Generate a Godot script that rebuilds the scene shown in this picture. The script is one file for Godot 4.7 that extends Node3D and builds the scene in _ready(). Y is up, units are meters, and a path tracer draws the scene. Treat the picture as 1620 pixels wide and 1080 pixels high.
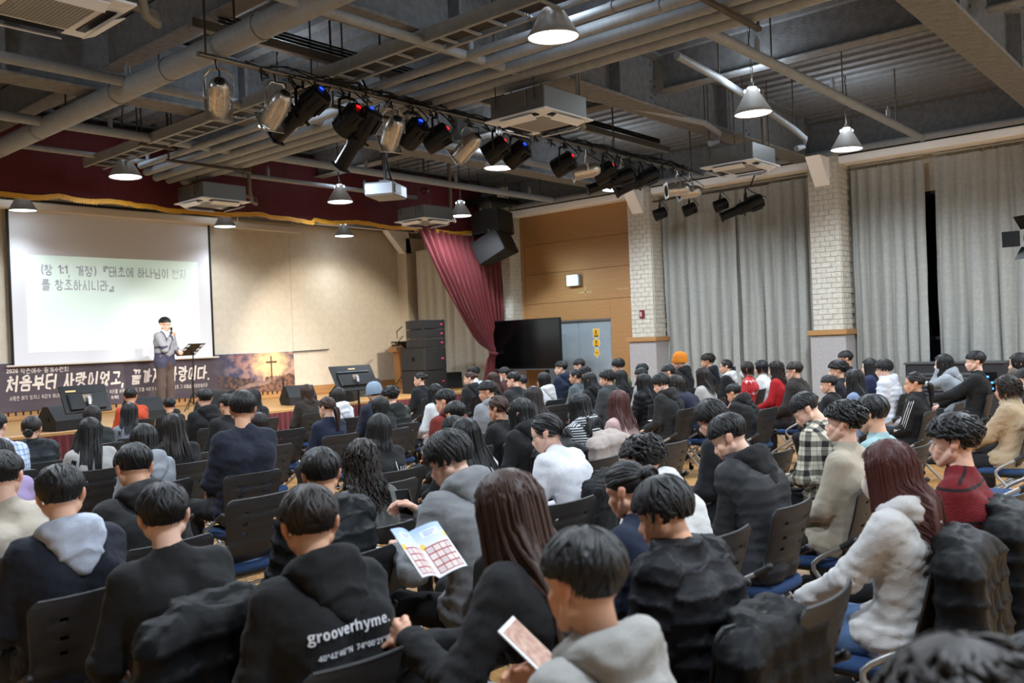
extends Node3D
# A lecture hall seen from the back of the audience: stage and screen on the -z side, curtained wall on the +x side.

func _ready():
	lighting()
	room()
	ceiling_things()
	stage_things()
	audience()

func lighting():
	var cam := Camera3D.new()
	cam.name = "camera"
	cam.position = Vector3(0, 1.75, 0)
	cam.basis = Basis.from_euler(Vector3(deg_to_rad(-0.053), deg_to_rad(-49.242), deg_to_rad(-2.344)))
	cam.fov = 42.58
	cam.near = 0.05
	cam.far = 100.0
	var ca := CameraAttributesPhysical.new()
	ca.frustum_focal_length = 30.8
	ca.frustum_focus_distance = 7.0
	ca.exposure_aperture = 2.8
	ca.frustum_near = 0.05
	ca.frustum_far = 100.0
	cam.attributes = ca
	cam.fov = 42.58
	add_child(cam)
	cam.current = true
	var env := Environment.new()
	env.background_mode = Environment.BG_COLOR
	env.background_color = Color(0.01, 0.012, 0.02)
	env.ambient_light_source = Environment.AMBIENT_SOURCE_DISABLED
	env.tonemap_mode = Environment.TONE_MAPPER_LINEAR
	env.tonemap_exposure = 1.45
	env.sdfgi_enabled = true
	env.ssao_enabled = true
	env.ssil_enabled = true
	var we := WorldEnvironment.new()
	we.environment = env
	we.name = "environment"
	add_child(we)

const LAMP_E := 9.0       # energy of one pendant
const ROOF_FILL_E := 0.5       # added omni fill above each pendant
const LAMP_COLOR := Color(0.90, 0.95, 1.0)

# ---------------------------------------------------------------- helpers
class MB:
	var v := PackedVector3Array()
	var n := PackedVector3Array()
	var t := PackedVector2Array()
	var c := PackedColorArray()
	var i := PackedInt32Array()
	func tri(a: Vector3, b: Vector3, d: Vector3):
		var m := (b - a).cross(d - a).normalized()
		var k := v.size()
		v.append_array([a, b, d]); n.append_array([m, m, m])
		t.append_array([Vector2(a.x + a.z, a.y), Vector2(b.x + b.z, b.y), Vector2(d.x + d.z, d.y)])
		i.append_array([k, k + 2, k + 1])
	func quad(a: Vector3, b: Vector3, d: Vector3, e: Vector3):
		var m := (b - a).cross(d - a).normalized()
		var k := v.size()
		v.append_array([a, b, d, e]); n.append_array([m, m, m, m])
		t.append_array([Vector2(0, 1), Vector2(1, 1), Vector2(1, 0), Vector2(0, 0)])
		i.append_array([k, k + 2, k + 1, k, k + 3, k + 2])
	# box with chamfered edges; xf places its centre
	func box(xf: Transform3D, s: Vector3, b := 0.0):
		var h := s * 0.5
		b = minf(b, minf(h.x, minf(h.y, h.z)) * 0.9)
		var q := h - Vector3(b, b, b)
		for ax in 3:
			for sg in [-1.0, 1.0]:
				var u := (ax + 1) % 3
				var w := (ax + 2) % 3
				var p := []
				for k in [[-1, -1], [1, -1], [1, 1], [-1, 1]]:
					var o := Vector3.ZERO
					o[ax] = h[ax] * sg; o[u] = q[u] * k[0]; o[w] = q[w] * k[1]
					p.append(xf * o)
				if sg < 0: p.reverse()
				quad(p[0], p[1], p[2], p[3])
		if b <= 0.0: return
		var cen := xf.origin
		for ax in 3:
			var u := (ax + 1) % 3
			var w := (ax + 2) % 3
			for su in [-1.0, 1.0]:
				for sw in [-1.0, 1.0]:
					var p := []
					for k in [[-1, 0], [1, 0], [1, 1], [-1, 1]]:
						var o := Vector3.ZERO
						o[ax] = q[ax] * k[0]
						o[u] = (h[u] if k[1] == 0 else q[u]) * su
						o[w] = (q[w] if k[1] == 0 else h[w]) * sw
						p.append(xf * o)
					if (p[1] - p[0]).cross(p[2] - p[0]).dot((p[0] + p[2]) * 0.5 - cen) < 0.0: p.reverse()
					quad(p[0], p[1], p[2], p[3])
		for sx in [-1.0, 1.0]:
			for sy in [-1.0, 1.0]:
				for sz in [-1.0, 1.0]:
					var a := xf * Vector3(h.x * sx, q.y * sy, q.z * sz)
					var d := xf * Vector3(q.x * sx, h.y * sy, q.z * sz)
					var e := xf * Vector3(q.x * sx, q.y * sy, h.z * sz)
					if (d - a).cross(e - a).dot(a + d + e - cen * 3.0) < 0.0: tri(a, e, d)
					else: tri(a, d, e)
	func bx(x: float, y: float, z: float, sx: float, sy: float, sz: float, b := 0.0):
		box(Transform3D(Basis(), Vector3(x, y, z)), Vector3(sx, sy, sz), b)
	# rows of points, nu per row: a smooth surface
	func grid(p: PackedVector3Array, nu: int, nv: int, closed := false, uvs := Vector2(1, 1)):
		var k := v.size()
		for b in nv:
			for a in nu:
				var a0 := (a + nu - 1) % nu if closed else maxi(a - 1, 0)
				var a1 := (a + 1) % nu if closed else mini(a + 1, nu - 1)
				var m := (p[b * nu + a1] - p[b * nu + a0]).cross(p[mini(b + 1, nv - 1) * nu + a] - p[maxi(b - 1, 0) * nu + a])
				v.append(p[b * nu + a]); n.append(m.normalized() if m.length_squared() > 1e-16 else Vector3.UP)
				t.append(Vector2(float(a) / nu * uvs.x, float(b) / (nv - 1) * uvs.y))
		for b in nv - 1:
			for a in (nu if closed else nu - 1):
				var q := k + b * nu + a
				var r := k + b * nu + (a + 1) % nu
				i.append_array([q, r + nu, r, q, q + nu, r + nu])
	# tube along points; rad is a number or one per point; flat squeezes the second axis; up hints its first axis
	func tube(pts: Array, rad, seg := 8, caps := true, flat := 1.0, up := Vector3.ZERO):
		var np := pts.size()
		var p := PackedVector3Array()
		var x := up
		for b in np:
			var d: Vector3 = ((pts[mini(b + 1, np - 1)] as Vector3) - pts[maxi(b - 1, 0)]).normalized()
			if x == Vector3.ZERO: x = Vector3.UP if absf(d.y) < 0.9 else Vector3.RIGHT
			if up != Vector3.ZERO: x = up
			x = (x - d * x.dot(d)).normalized()
			var y := x.cross(d)
			var r: float = rad if rad is float else rad[b]
			for a in seg:
				var w := TAU * a / seg
				p.append((pts[b] as Vector3) + x * (cos(w) * r) + y * (sin(w) * r * flat))
		grid(p, seg, np, true, Vector2(1, np))
		if caps:
			for e in [0, np - 1]:
				for a in range(1, seg - 1):
					var o: int = e * seg
					if e == 0: tri(p[o], p[o + a + 1], p[o + a])
					else: tri(p[o], p[o + a], p[o + a + 1])
	# profile of (radius, height) from top down or bottom up, turned about y
	func lathe(prof: Array, seg := 24, xf := Transform3D()):
		var p := PackedVector3Array()
		for q in prof:
			for a in seg:
				var w := TAU * a / seg
				p.append(xf * Vector3(cos(w) * q.x, q.y, -sin(w) * q.x))
		grid(p, seg, prof.size(), true)
	func ball(o: Vector3, r: Vector3, seg := 10, rows := 7, b := Basis()):
		var p := PackedVector3Array()
		for q in rows:
			var f := PI * (float(q) / (rows - 1) - 0.5)
			for a in seg:
				var w := TAU * a / seg
				p.append(o + b * (Vector3(cos(w) * cos(f), sin(f), -sin(w) * cos(f)) * r))
		grid(p, seg, rows, true)
	# flat polygon (x, y) pushed out along z from 0 to depth
	func prism(poly: PackedVector2Array, depth: float, xf := Transform3D()):
		if Geometry2D.is_polygon_clockwise(poly): poly.reverse()
		var ids := Geometry2D.triangulate_polygon(poly)
		for k in range(0, ids.size(), 3):
			var a := poly[ids[k]]; var b := poly[ids[k + 1]]; var d := poly[ids[k + 2]]
			if (b - a).cross(d - a) < 0.0:
				var s := b; b = d; d = s
			tri(xf * Vector3(a.x, a.y, depth), xf * Vector3(b.x, b.y, depth), xf * Vector3(d.x, d.y, depth))
			tri(xf * Vector3(a.x, a.y, 0), xf * Vector3(d.x, d.y, 0), xf * Vector3(b.x, b.y, 0))
		for k in poly.size():
			var a := poly[k]; var b := poly[(k + 1) % poly.size()]
			quad(xf * Vector3(a.x, a.y, 0), xf * Vector3(b.x, b.y, 0), xf * Vector3(b.x, b.y, depth), xf * Vector3(a.x, a.y, depth))
	func add(o: MB, xf: Transform3D, col = null):
		var k := v.size()
		var nb := xf.basis.inverse().transposed()
		for q in o.v.size():
			v.append(xf * o.v[q]); n.append((nb * o.n[q]).normalized()); t.append(o.t[q])
		for q in o.i: i.append(q + k)
		if o.c.size() == o.v.size(): c.append_array(o.c)
		elif col != null: tint(col)
	func tint(col: Color):
		while c.size() < v.size(): c.append(col)
	func mesh() -> ArrayMesh:
		var a := []
		a.resize(Mesh.ARRAY_MAX)
		a[Mesh.ARRAY_VERTEX] = v; a[Mesh.ARRAY_NORMAL] = n; a[Mesh.ARRAY_TEX_UV] = t; a[Mesh.ARRAY_INDEX] = i
		if c.size() == v.size(): a[Mesh.ARRAY_COLOR] = c
		var m := ArrayMesh.new()
		m.add_surface_from_arrays(Mesh.PRIMITIVE_TRIANGLES, a)
		return m

static func T(x: float, y: float, z: float, yaw := 0.0, pitch := 0.0, roll := 0.0) -> Transform3D:
	return Transform3D(Basis.from_euler(Vector3(deg_to_rad(pitch), deg_to_rad(yaw), deg_to_rad(roll))), Vector3(x, y, z))

var taken := {}
func numbered(s: String) -> String:
	if not taken.has(s):
		taken[s] = 0
		return s
	taken[s] += 1
	return "%s_%03d" % [s, taken[s]]

func part(called: String, what, m: Material, parent: Node, xf := Transform3D()) -> MeshInstance3D:
	var o := MeshInstance3D.new()
	o.name = called
	o.mesh = what.mesh() if what is MB else what
	o.material_override = m
	o.transform = xf
	parent.add_child(o, true)
	return o

func tag(o: Node, label: String, category: String, group := "") -> Node:
	o.set_meta("label", label); o.set_meta("category", category)
	if group: o.set_meta("group", group)
	return o

func thing(called: String, label: String, category: String, xf := Transform3D(), group := "") -> Node3D:
	var o := Node3D.new()
	o.name = numbered(called)
	o.transform = xf
	add_child(o)
	return tag(o, label, category, group)

func one(called: String, what, m: Material, label: String, category: String, xf := Transform3D(), group := "") -> MeshInstance3D:
	return tag(part(numbered(called), what, m, self, xf), label, category, group)

func struct(called: String, what, m: Material, xf := Transform3D()) -> MeshInstance3D:
	var o := part(called, what, m, self, xf)
	o.set_meta("kind", "structure")
	return o

func copy(o: Node3D, xf: Transform3D, label := "", group := "") -> Node3D:
	var r: Node3D = o.duplicate()
	r.name = numbered(String(o.name))
	add_child(r)
	r.transform = xf
	if label: r.set_meta("label", label)
	if group: r.set_meta("group", group)
	return r

var mats := {}
func mt(key: String, col := Color.WHITE, rough := 0.7, metal := 0.0, opt := {}) -> StandardMaterial3D:
	if mats.has(key): return mats[key]
	var m := StandardMaterial3D.new()
	m.resource_name = key
	m.albedo_color = col; m.roughness = rough; m.metallic = metal
	for k in opt: m.set(k, opt[k])
	mats[key] = m
	return m

var texs := {}
func noise_tex(key: String, freq: float, size := 256, octaves := 3, ramp = null, normal := false, strength := 4.0, kind := FastNoiseLite.TYPE_SIMPLEX_SMOOTH) -> NoiseTexture2D:
	if texs.has(key): return texs[key]
	var f := FastNoiseLite.new()
	f.seed = hash(key) % 1000
	f.noise_type = kind
	f.frequency = freq
	f.fractal_octaves = octaves
	var x := NoiseTexture2D.new()
	x.width = size; x.height = size; x.seamless = true; x.noise = f
	if ramp: x.color_ramp = ramp
	x.as_normal_map = normal
	x.bump_strength = strength
	texs[key] = x
	return x

func ramp(a: Color, b: Color) -> Gradient:
	var g := Gradient.new()
	g.set_color(0, a); g.set_color(1, b)
	return g

# a material with a soft mottled colour and a fine grain, mapped in the object's own axes (or the world's)
func grain(key: String, a: Color, b: Color, rough: float, scale: float, bump := 0.0, world := true, opt := {}) -> StandardMaterial3D:
	if mats.has(key): return mats[key]
	var m := mt(key, Color.WHITE, rough, 0.0, opt)
	m.albedo_texture = noise_tex(key + "c", 0.02, 256, 4, ramp(a, b))
	if bump > 0.0:
		m.normal_enabled = true
		m.normal_texture = noise_tex("grain_bump", 0.11, 256, 3, null, true, 6.0)
		m.normal_scale = bump
	m.uv1_triplanar = true
	m.uv1_world_triplanar = world
	m.uv1_scale = Vector3.ONE * scale
	return m

# ---------------------------------------------------------------- the room
func room():
	var plaster := grain("cream_plaster", Color(0.80, 0.755, 0.675), Color(0.84, 0.80, 0.725), 0.9, 1.0, 0.15)
	var spray := grain("sprayed_grey", Color(0.38, 0.39, 0.40), Color(0.47, 0.48, 0.49), 0.95, 1.6, 0.3)
	var oak := wood("oak_panel", Color(0.62, 0.45, 0.27), Color(0.70, 0.52, 0.32), Vector3(1.2, 6.0, 1.2))
	# shell
	var b := MB.new()
	b.bx(5.75, -0.13, -6.0, 20.5, 0.2, 22.6)
	struct("floor", b, mt("subfloor", Color(0.45, 0.36, 0.24), 0.8))
	b = MB.new(); b.bx(5.75, 2.8, -17.15, 20.5, 6.0, 0.3)
	struct("wall_stage", b, plaster)
	b = MB.new(); b.bx(-4.15, 2.8, -6.0, 0.3, 6.0, 22.6)
	struct("wall_left", b, plaster)
	b = MB.new(); b.bx(5.75, 2.8, 5.15, 20.5, 6.0, 0.3)
	struct("wall_back", b, plaster)
	# right wall: leaves a window opening behind the gap of the curtains (z -5.3 .. -2.4, up to 4.0)
	b = MB.new()
	b.bx(16.1, 2.8, -11.3, 0.3, 6.0, 12.0); b.bx(16.1, 2.8, 1.4, 0.3, 6.0, 7.6)
	b.bx(16.1, 4.9, -3.85, 0.3, 1.8, 2.9); b.bx(16.1, 0.2, -3.85, 0.3, 0.8, 2.9)
	struct("wall_right", b, plaster)
	var w := Node3D.new(); w.name = "window_1"; w.set_meta("kind", "structure"); add_child(w)
	b = MB.new()
	for z in [-5.28, -4.55, -3.2, -2.42]: b.bx(16.02, 2.3, z, 0.09, 3.4, 0.06, 0.008)
	for y in [0.63, 1.5, 3.97]: b.bx(16.02, y, -3.85, 0.09, 0.06, 2.9, 0.008)
	part("window_frame", b, mt("dark_aluminium", Color(0.12, 0.12, 0.13), 0.5, 0.3), w)
	for z in [-4.92, -3.87, -2.81]:
		b = MB.new(); b.bx(16.03, 2.72, z, 0.012, 2.4, 0.7 if z != -3.87 else 1.3)
		part("pane", b, mt("night_glass", Color(0.01, 0.012, 0.02), 0.06), w)
	# pillars of painted brick with a padded foot
	var n := 0
	for z in [[-13.75, -13.15], [-9.91, -9.37], [-6.1, -5.57], [-2.45, -1.9]]:
		n += 1
		pillar(n, z[0], z[1], oak)
	# cream band over curtains and panels
	b = MB.new(); b.bx(15.62, 4.665, -5.2, 0.5, 0.13, 16.0, 0.01)
	struct("trim_1", b, grain("cream_band", Color(0.70, 0.62, 0.50), Color(0.74, 0.66, 0.54), 0.8, 1.0))
	b = MB.new(); b.bx(15.7, 5.1, -5.2, 0.3, 0.72, 16.3, 0.02)
	b.bx(15.55, 5.42, -5.2, 0.5, 0.06, 16.3)
	for z in [-13.0, -9.2, -5.4, -1.7]: b.bx(15.52, 5.1, z, 0.08, 0.7, 0.05)
	struct("trim_2", b, spray)
	wood_wall(oak)
	floor_planks()
	deck(spray)
	curtains()

func wood(key: String, a: Color, b: Color, sc: Vector3, rough := 0.55) -> StandardMaterial3D:
	if mats.has(key): return mats[key]
	var m := mt(key, Color.WHITE, rough)
	var im := Image.create(256, 256, false, Image.FORMAT_RGB8)
	var f := FastNoiseLite.new(); f.seed = hash(key) % 999; f.frequency = 0.02; f.fractal_octaves = 3
	for y in 256:
		for x in 256:
			var k := clampf(0.5 + 0.55 * f.get_noise_2d(x * 0.35, y * 5.0) + 0.35 * sin(y * 0.5 + 6.0 * f.get_noise_2d(x * 0.6, y)), 0, 1)
			im.set_pixel(x, y, a.lerp(b, k))
	m.albedo_texture = ImageTexture.create_from_image(im)
	m.uv1_triplanar = true
	m.uv1_world_triplanar = true
	m.uv1_scale = sc * 0.5
	return m

func pillar(n: int, z0: float, z1: float, oak: Material):
	var x0 := 15.3
	var p := Node3D.new(); p.name = "wall_pillar_%d" % n; p.set_meta("kind", "structure"); add_child(p)
	var zc := (z0 + z1) * 0.5; var zw := z1 - z0
	var b := MB.new(); b.bx((x0 + 15.95) * 0.5 + 0.002, 2.4, zc, 15.95 - x0 - 0.004, 4.8, zw - 0.008)
	part("mortar", b, grain("mortar", Color(0.68, 0.655, 0.60), Color(0.74, 0.715, 0.66), 0.95, 2.0), p)
	var white := grain("painted_brick", Color(0.76, 0.735, 0.68), Color(0.85, 0.825, 0.775), 0.7, 1.6, 0.6)
	var rng := RandomNumberGenerator.new(); rng.seed = 40 + n
	# two sizes of brick, shared; whole bricks show on the room face, heads on the return face
	var long := MB.new(); long.bx(0, 0, 0, 0.02, 0.084, zw / 3.0 - 0.010, 0.004)
	var half := MB.new(); half.bx(0, 0, 0, 0.02, 0.084, zw / 6.0 - 0.010, 0.004)
	var side := MB.new(); side.bx(0, 0, 0, 0.193, 0.084, 0.02, 0.004)
	var sideh := MB.new(); sideh.bx(0, 0, 0, 0.088, 0.084, 0.02, 0.004)
	var ml := long.mesh(); var mh := half.mesh(); var ms := side.mesh(); var msh := sideh.mesh()
	var rows := 32
	for r in rows:
		var y := 1.755 + r * 0.0915
		var j := rng.randf_range(-0.003, 0.003)
		if n == 4: continue
		if r % 2 == 0:
			for k in 3: part("brick", ml, white, p, Transform3D(Basis(), Vector3(x0 + 0.002 + rng.randf_range(-0.003, 0.003), y, z0 + zw * (k + 0.5) / 3.0)))
			for k in 2: part("brick", ms, white, p, Transform3D(Basis(), Vector3(x0 + 0.12 + k * 0.205, y, z1 + j)))
		else:
			part("brick", mh, white, p, Transform3D(Basis(), Vector3(x0 + 0.002 + j, y, z0 + zw / 12.0)))
			for k in 2: part("brick", ml, white, p, Transform3D(Basis(), Vector3(x0 + 0.002 + rng.randf_range(-0.003, 0.003), y, z0 + zw * (k + 1.0) / 3.0)))
			part("brick", mh, white, p, Transform3D(Basis(), Vector3(x0 + 0.002 - j, y, z1 - zw / 12.0)))
			part("brick", msh, white, p, Transform3D(Basis(), Vector3(x0 + 0.068, y, z1 + j)))
			part("brick", ms, white, p, Transform3D(Basis(), Vector3(x0 + 0.218, y, z1)))
			part("brick", ms, white, p, Transform3D(Basis(), Vector3(x0 + 0.423, y, z1 - j)))
	b = MB.new(); b.bx((x0 + 15.95) * 0.5 - 0.03, 0.82, zc, 15.95 - x0 + 0.06, 1.6, zw + 0.10, 0.015)
	part("pad", b, grain("grey_pad", Color(0.62, 0.60, 0.595), Color(0.67, 0.65, 0.645), 0.85, 3.0, 0.2), p)
	b = MB.new(); b.bx((x0 + 15.95) * 0.5 - 0.045, 1.665, zc, 15.95 - x0 + 0.11, 0.09, zw + 0.17, 0.008)
	part("pad_cap", b, oak, p)
	# haunch under the beam end
	b = MB.new()
	b.prism(PackedVector2Array([Vector2(-0.42, 4.72), Vector2(0.05, 4.72), Vector2(0.05, 4.24), Vector2(-0.03, 4.24)]), 0.26, Transform3D(Basis(), Vector3(x0, 0, zc - 0.13)))
	part("haunch", b, grain("cream_band", Color.WHITE, Color.WHITE, 0.8, 1.0), p)

func wood_wall(oak: Material):
	var p := Node3D.new(); p.name = "wall_right_wood"; p.set_meta("kind", "structure"); add_child(p)
	var z0 := -13.15; var z1 := -9.9
	var ys := [2.57, 3.25, 3.93, 4.61]
	for k in 3:
		var b := MB.new(); b.bx(15.78, (ys[k] + ys[k + 1]) * 0.5, (z0 + z1) * 0.5 + 0.05, 0.16, 0.674, z1 - z0 - 0.1, 0.004)
		part("panel", b, oak, p)
	var b := MB.new(); b.bx(15.775, 2.3, z0 + 0.045, 0.2, 4.6, 0.09, 0.006)
	part("post", b, oak, p)
	for q in [[-13.06, -12.55, 0.0, 2.567], [-12.55, -10.7, 2.15, 2.567], [-10.7, -9.9, 0.0, 2.567]]:
		b = MB.new(); b.bx(15.78, (q[2] + q[3]) * 0.5, (q[0] + q[1]) * 0.5, 0.16, q[3] - q[2], q[1] - q[0] - 0.003, 0.002)
		part("panel", b, oak, p)
	# double steel door set back in the panelling
	var d := Node3D.new(); d.name = "door_1"; d.set_meta("kind", "structure"); add_child(d)
	var steel := grain("door_paint", Color(0.55, 0.60, 0.63), Color(0.58, 0.63, 0.66), 0.5, 1.0)
	for k in 2:
		b = MB.new(); b.bx(15.80, 1.065, -12.085 + k * 0.92, 0.045, 2.12, 0.912, 0.004)
		var leaf := part("leaf", b, steel, d)
		b = MB.new(); b.bx(15.765, 1.02, -11.70 + k * 0.16, 0.02, 0.2, 0.045, 0.006); b.tube([Vector3(15.76, 1.05, -11.70 + k * 0.16), Vector3(15.72, 1.05, -11.70 + k * 0.16), Vector3(15.72, 1.05, -11.82 + k * 0.4)], 0.009, 8)
		part("door_handle", b, mt("chrome", Color(0.75, 0.75, 0.77), 0.25, 1.0), leaf)
	b = MB.new(); b.bx(15.775, 2.135, -11.625, 0.12, 0.03, 1.85, 0.003); b.bx(15.775, 1.07, -12.54, 0.12, 2.14, 0.02, 0.003); b.bx(15.775, 1.07, -10.71, 0.12, 2.14, 0.02, 0.003)
	part("door_frame", b, mt("frame_steel", Color(0.50, 0.53, 0.55), 0.45, 0.4), d)

func floor_planks():
	# maple strips running towards the stage; the nearest 290 in view are boards of their own, the rest one joined part
	var tones := []
	for k in 4: tones.append(wood("maple_%d" % k, Color(0.66, 0.47, 0.27).lerp(Color(0.76, 0.57, 0.36), k * 0.3), Color(0.74, 0.55, 0.33).lerp(Color(0.83, 0.66, 0.44), k * 0.3), Vector3(5.0, 5.0, 0.9), 0.38))
	var p := Node3D.new(); p.name = "floor_boards"; p.set_meta("kind", "structure"); add_child(p)
	var rng := RandomNumberGenerator.new(); rng.seed = 5
	var w := 0.115; var l := 2.0
	var one_b := MB.new(); one_b.bx(0, 0, 0, w - 0.003, 0.022, l - 0.003, 0.0025)
	var m := one_b.mesh()
	var rest := [MB.new(), MB.new(), MB.new(), MB.new()]
	var spots := []
	for col in 170:
		var x := -3.9 + col * w
		var off := rng.randf() * l
		for r in 10:
			var z := 5.0 - off - r * l
			if z < -14.2: continue
			var a := rad_to_deg(atan2(x, -z))
			var d := Vector2(x, z).length()
			spots.append([d if a > 10.0 and a < 84.0 and z < 1.0 and d > 1.2 else 90.0 + d, x, z, rng.randi() % 4])
	spots.sort_custom(func(a, b): return a[0] < b[0])
	for k in spots.size():
		var s: Array = spots[k]
		if k < 290: part("board", m, tones[s[3]], p, Transform3D(Basis(), Vector3(s[1], -0.011, s[2])))
		else:
			var z0 := maxf(s[2] - l * 0.5, -13.5); var z1 := minf(s[2] + l * 0.5, 5.0)
			if z1 - z0 > 0.05: (rest[s[3]] as MB).bx(s[1], -0.011, (z0 + z1) * 0.5, w - 0.003, 0.022, z1 - z0 - 0.003)
	for k in 4:
		var o := part("boards", rest[k], tones[k], p)
		o.set_meta("kind", "stuff")

func deck(spray: Material):
	# profiled steel deck whose ribs run towards the stage
	var b := MB.new()
	var pr := PackedVector3Array()
	var x := -4.0
	while x < 16.1:
		for q in [[0.0, 5.44], [0.15, 5.44], [0.18, 5.53], [0.27, 5.53], [0.3, 5.44]]: pr.append(Vector3(x + q[0], q[1], 0))
		x += 0.3
	for k in pr.size() - 1:
		var a := pr[k]; var d := pr[k + 1]
		if a.distance_to(d) < 0.001: continue
		b.quad(Vector3(a.x, a.y, 5.1), Vector3(a.x, a.y, -17.1), Vector3(d.x, d.y, -17.1), Vector3(d.x, d.y, 5.1))
	b.bx(6.0, 5.66, -6.0, 20.6, 0.2, 22.7)
	struct("ceiling", b, spray)
	# main beams across, joists between them
	for q in [[-2.3, 4.72], [-6.15, 4.72], [-9.95, 4.72], [-13.75, 4.9], [1.6, 4.72]]:
		b = MB.new()
		b.bx(5.7, q[1] + 0.02, q[0], 19.8, 0.04, 0.40, 0.015); b.bx(5.7, 5.44, q[0], 19.8, 0.04, 0.40); b.bx(5.7, 5.1, q[0], 19.8, 0.7, 0.05)
		for k in 7: b.bx(-2.2 + k * 2.85, 5.08, q[0], 0.04, 0.68, 0.36)
		for k in 24:
			if k % 4 != 0: b.ball(Vector3(10.2 + 2.8 * (k / 12) + 0.05 * (1 if k % 2 else -1), 4.8 + 0.055 * (k % 12), q[0] + 0.03), Vector3(0.018, 0.018, 0.018), 6, 4)
		tag(struct("trim_beam_%d" % [roundi(-q[0])], b, spray), "grey sprayed steel beam under the roof deck, %d m from the back of the hall" % roundi(5 - q[0]), "beam")
	b = MB.new()
	for jx in [-1.2, 1.7, 4.6, 7.4, 10.2]:
		for s in [[5.0, 1.8], [1.4, -2.1], [-2.5, -5.95], [-6.35, -9.75], [-10.15, -13.55]]:
			var zc: float = (s[0] + s[1]) * 0.5; var zl: float = s[0] - s[1]
			b.bx(jx, 4.97, zc, 0.22, 0.03, zl, 0.01); b.bx(jx, 5.2, zc, 0.035, 0.48, zl)
	struct("trim_joists", b, spray)

func curtain_sheet(z0: float, z1: float, x: float, y0: float, y1: float, pleats: int, amp: float, seed_: int, pinch := 0.8, cols := 0) -> MB:
	# hangs along z; narrower gathers at the top, looser folds below
	var f := FastNoiseLite.new(); f.seed = seed_; f.frequency = 0.9
	var nu := pleats * 10 + 1; var nv := 18
	var p := PackedVector3Array()
	for b in nv:
		var h := float(b) / (nv - 1)
		for a in nu:
			var u := float(a) / (nu - 1)
			var ph := u * pleats * TAU + f.get_noise_2d(u * 6.0, h * 0.5) * 2.2
			var am := amp * lerpf(1.0, 0.45, h * h) * (0.75 + 0.5 * f.get_noise_2d(u * 9.0 + 40.0, h * 0.7))
			var wv := sin(ph); wv = signf(wv) * pow(absf(wv), pinch)
			p.append(Vector3(x + wv * am, lerpf(y0, y1, h), lerpf(z0, z1, u) + cos(ph) * am * 0.35 + f.get_noise_2d(u * 4.0, h * 2.0) * 0.02))
	var m := MB.new()
	m.grid(p, nu, nv, false, Vector2(pleats, 4))
	return m

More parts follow.
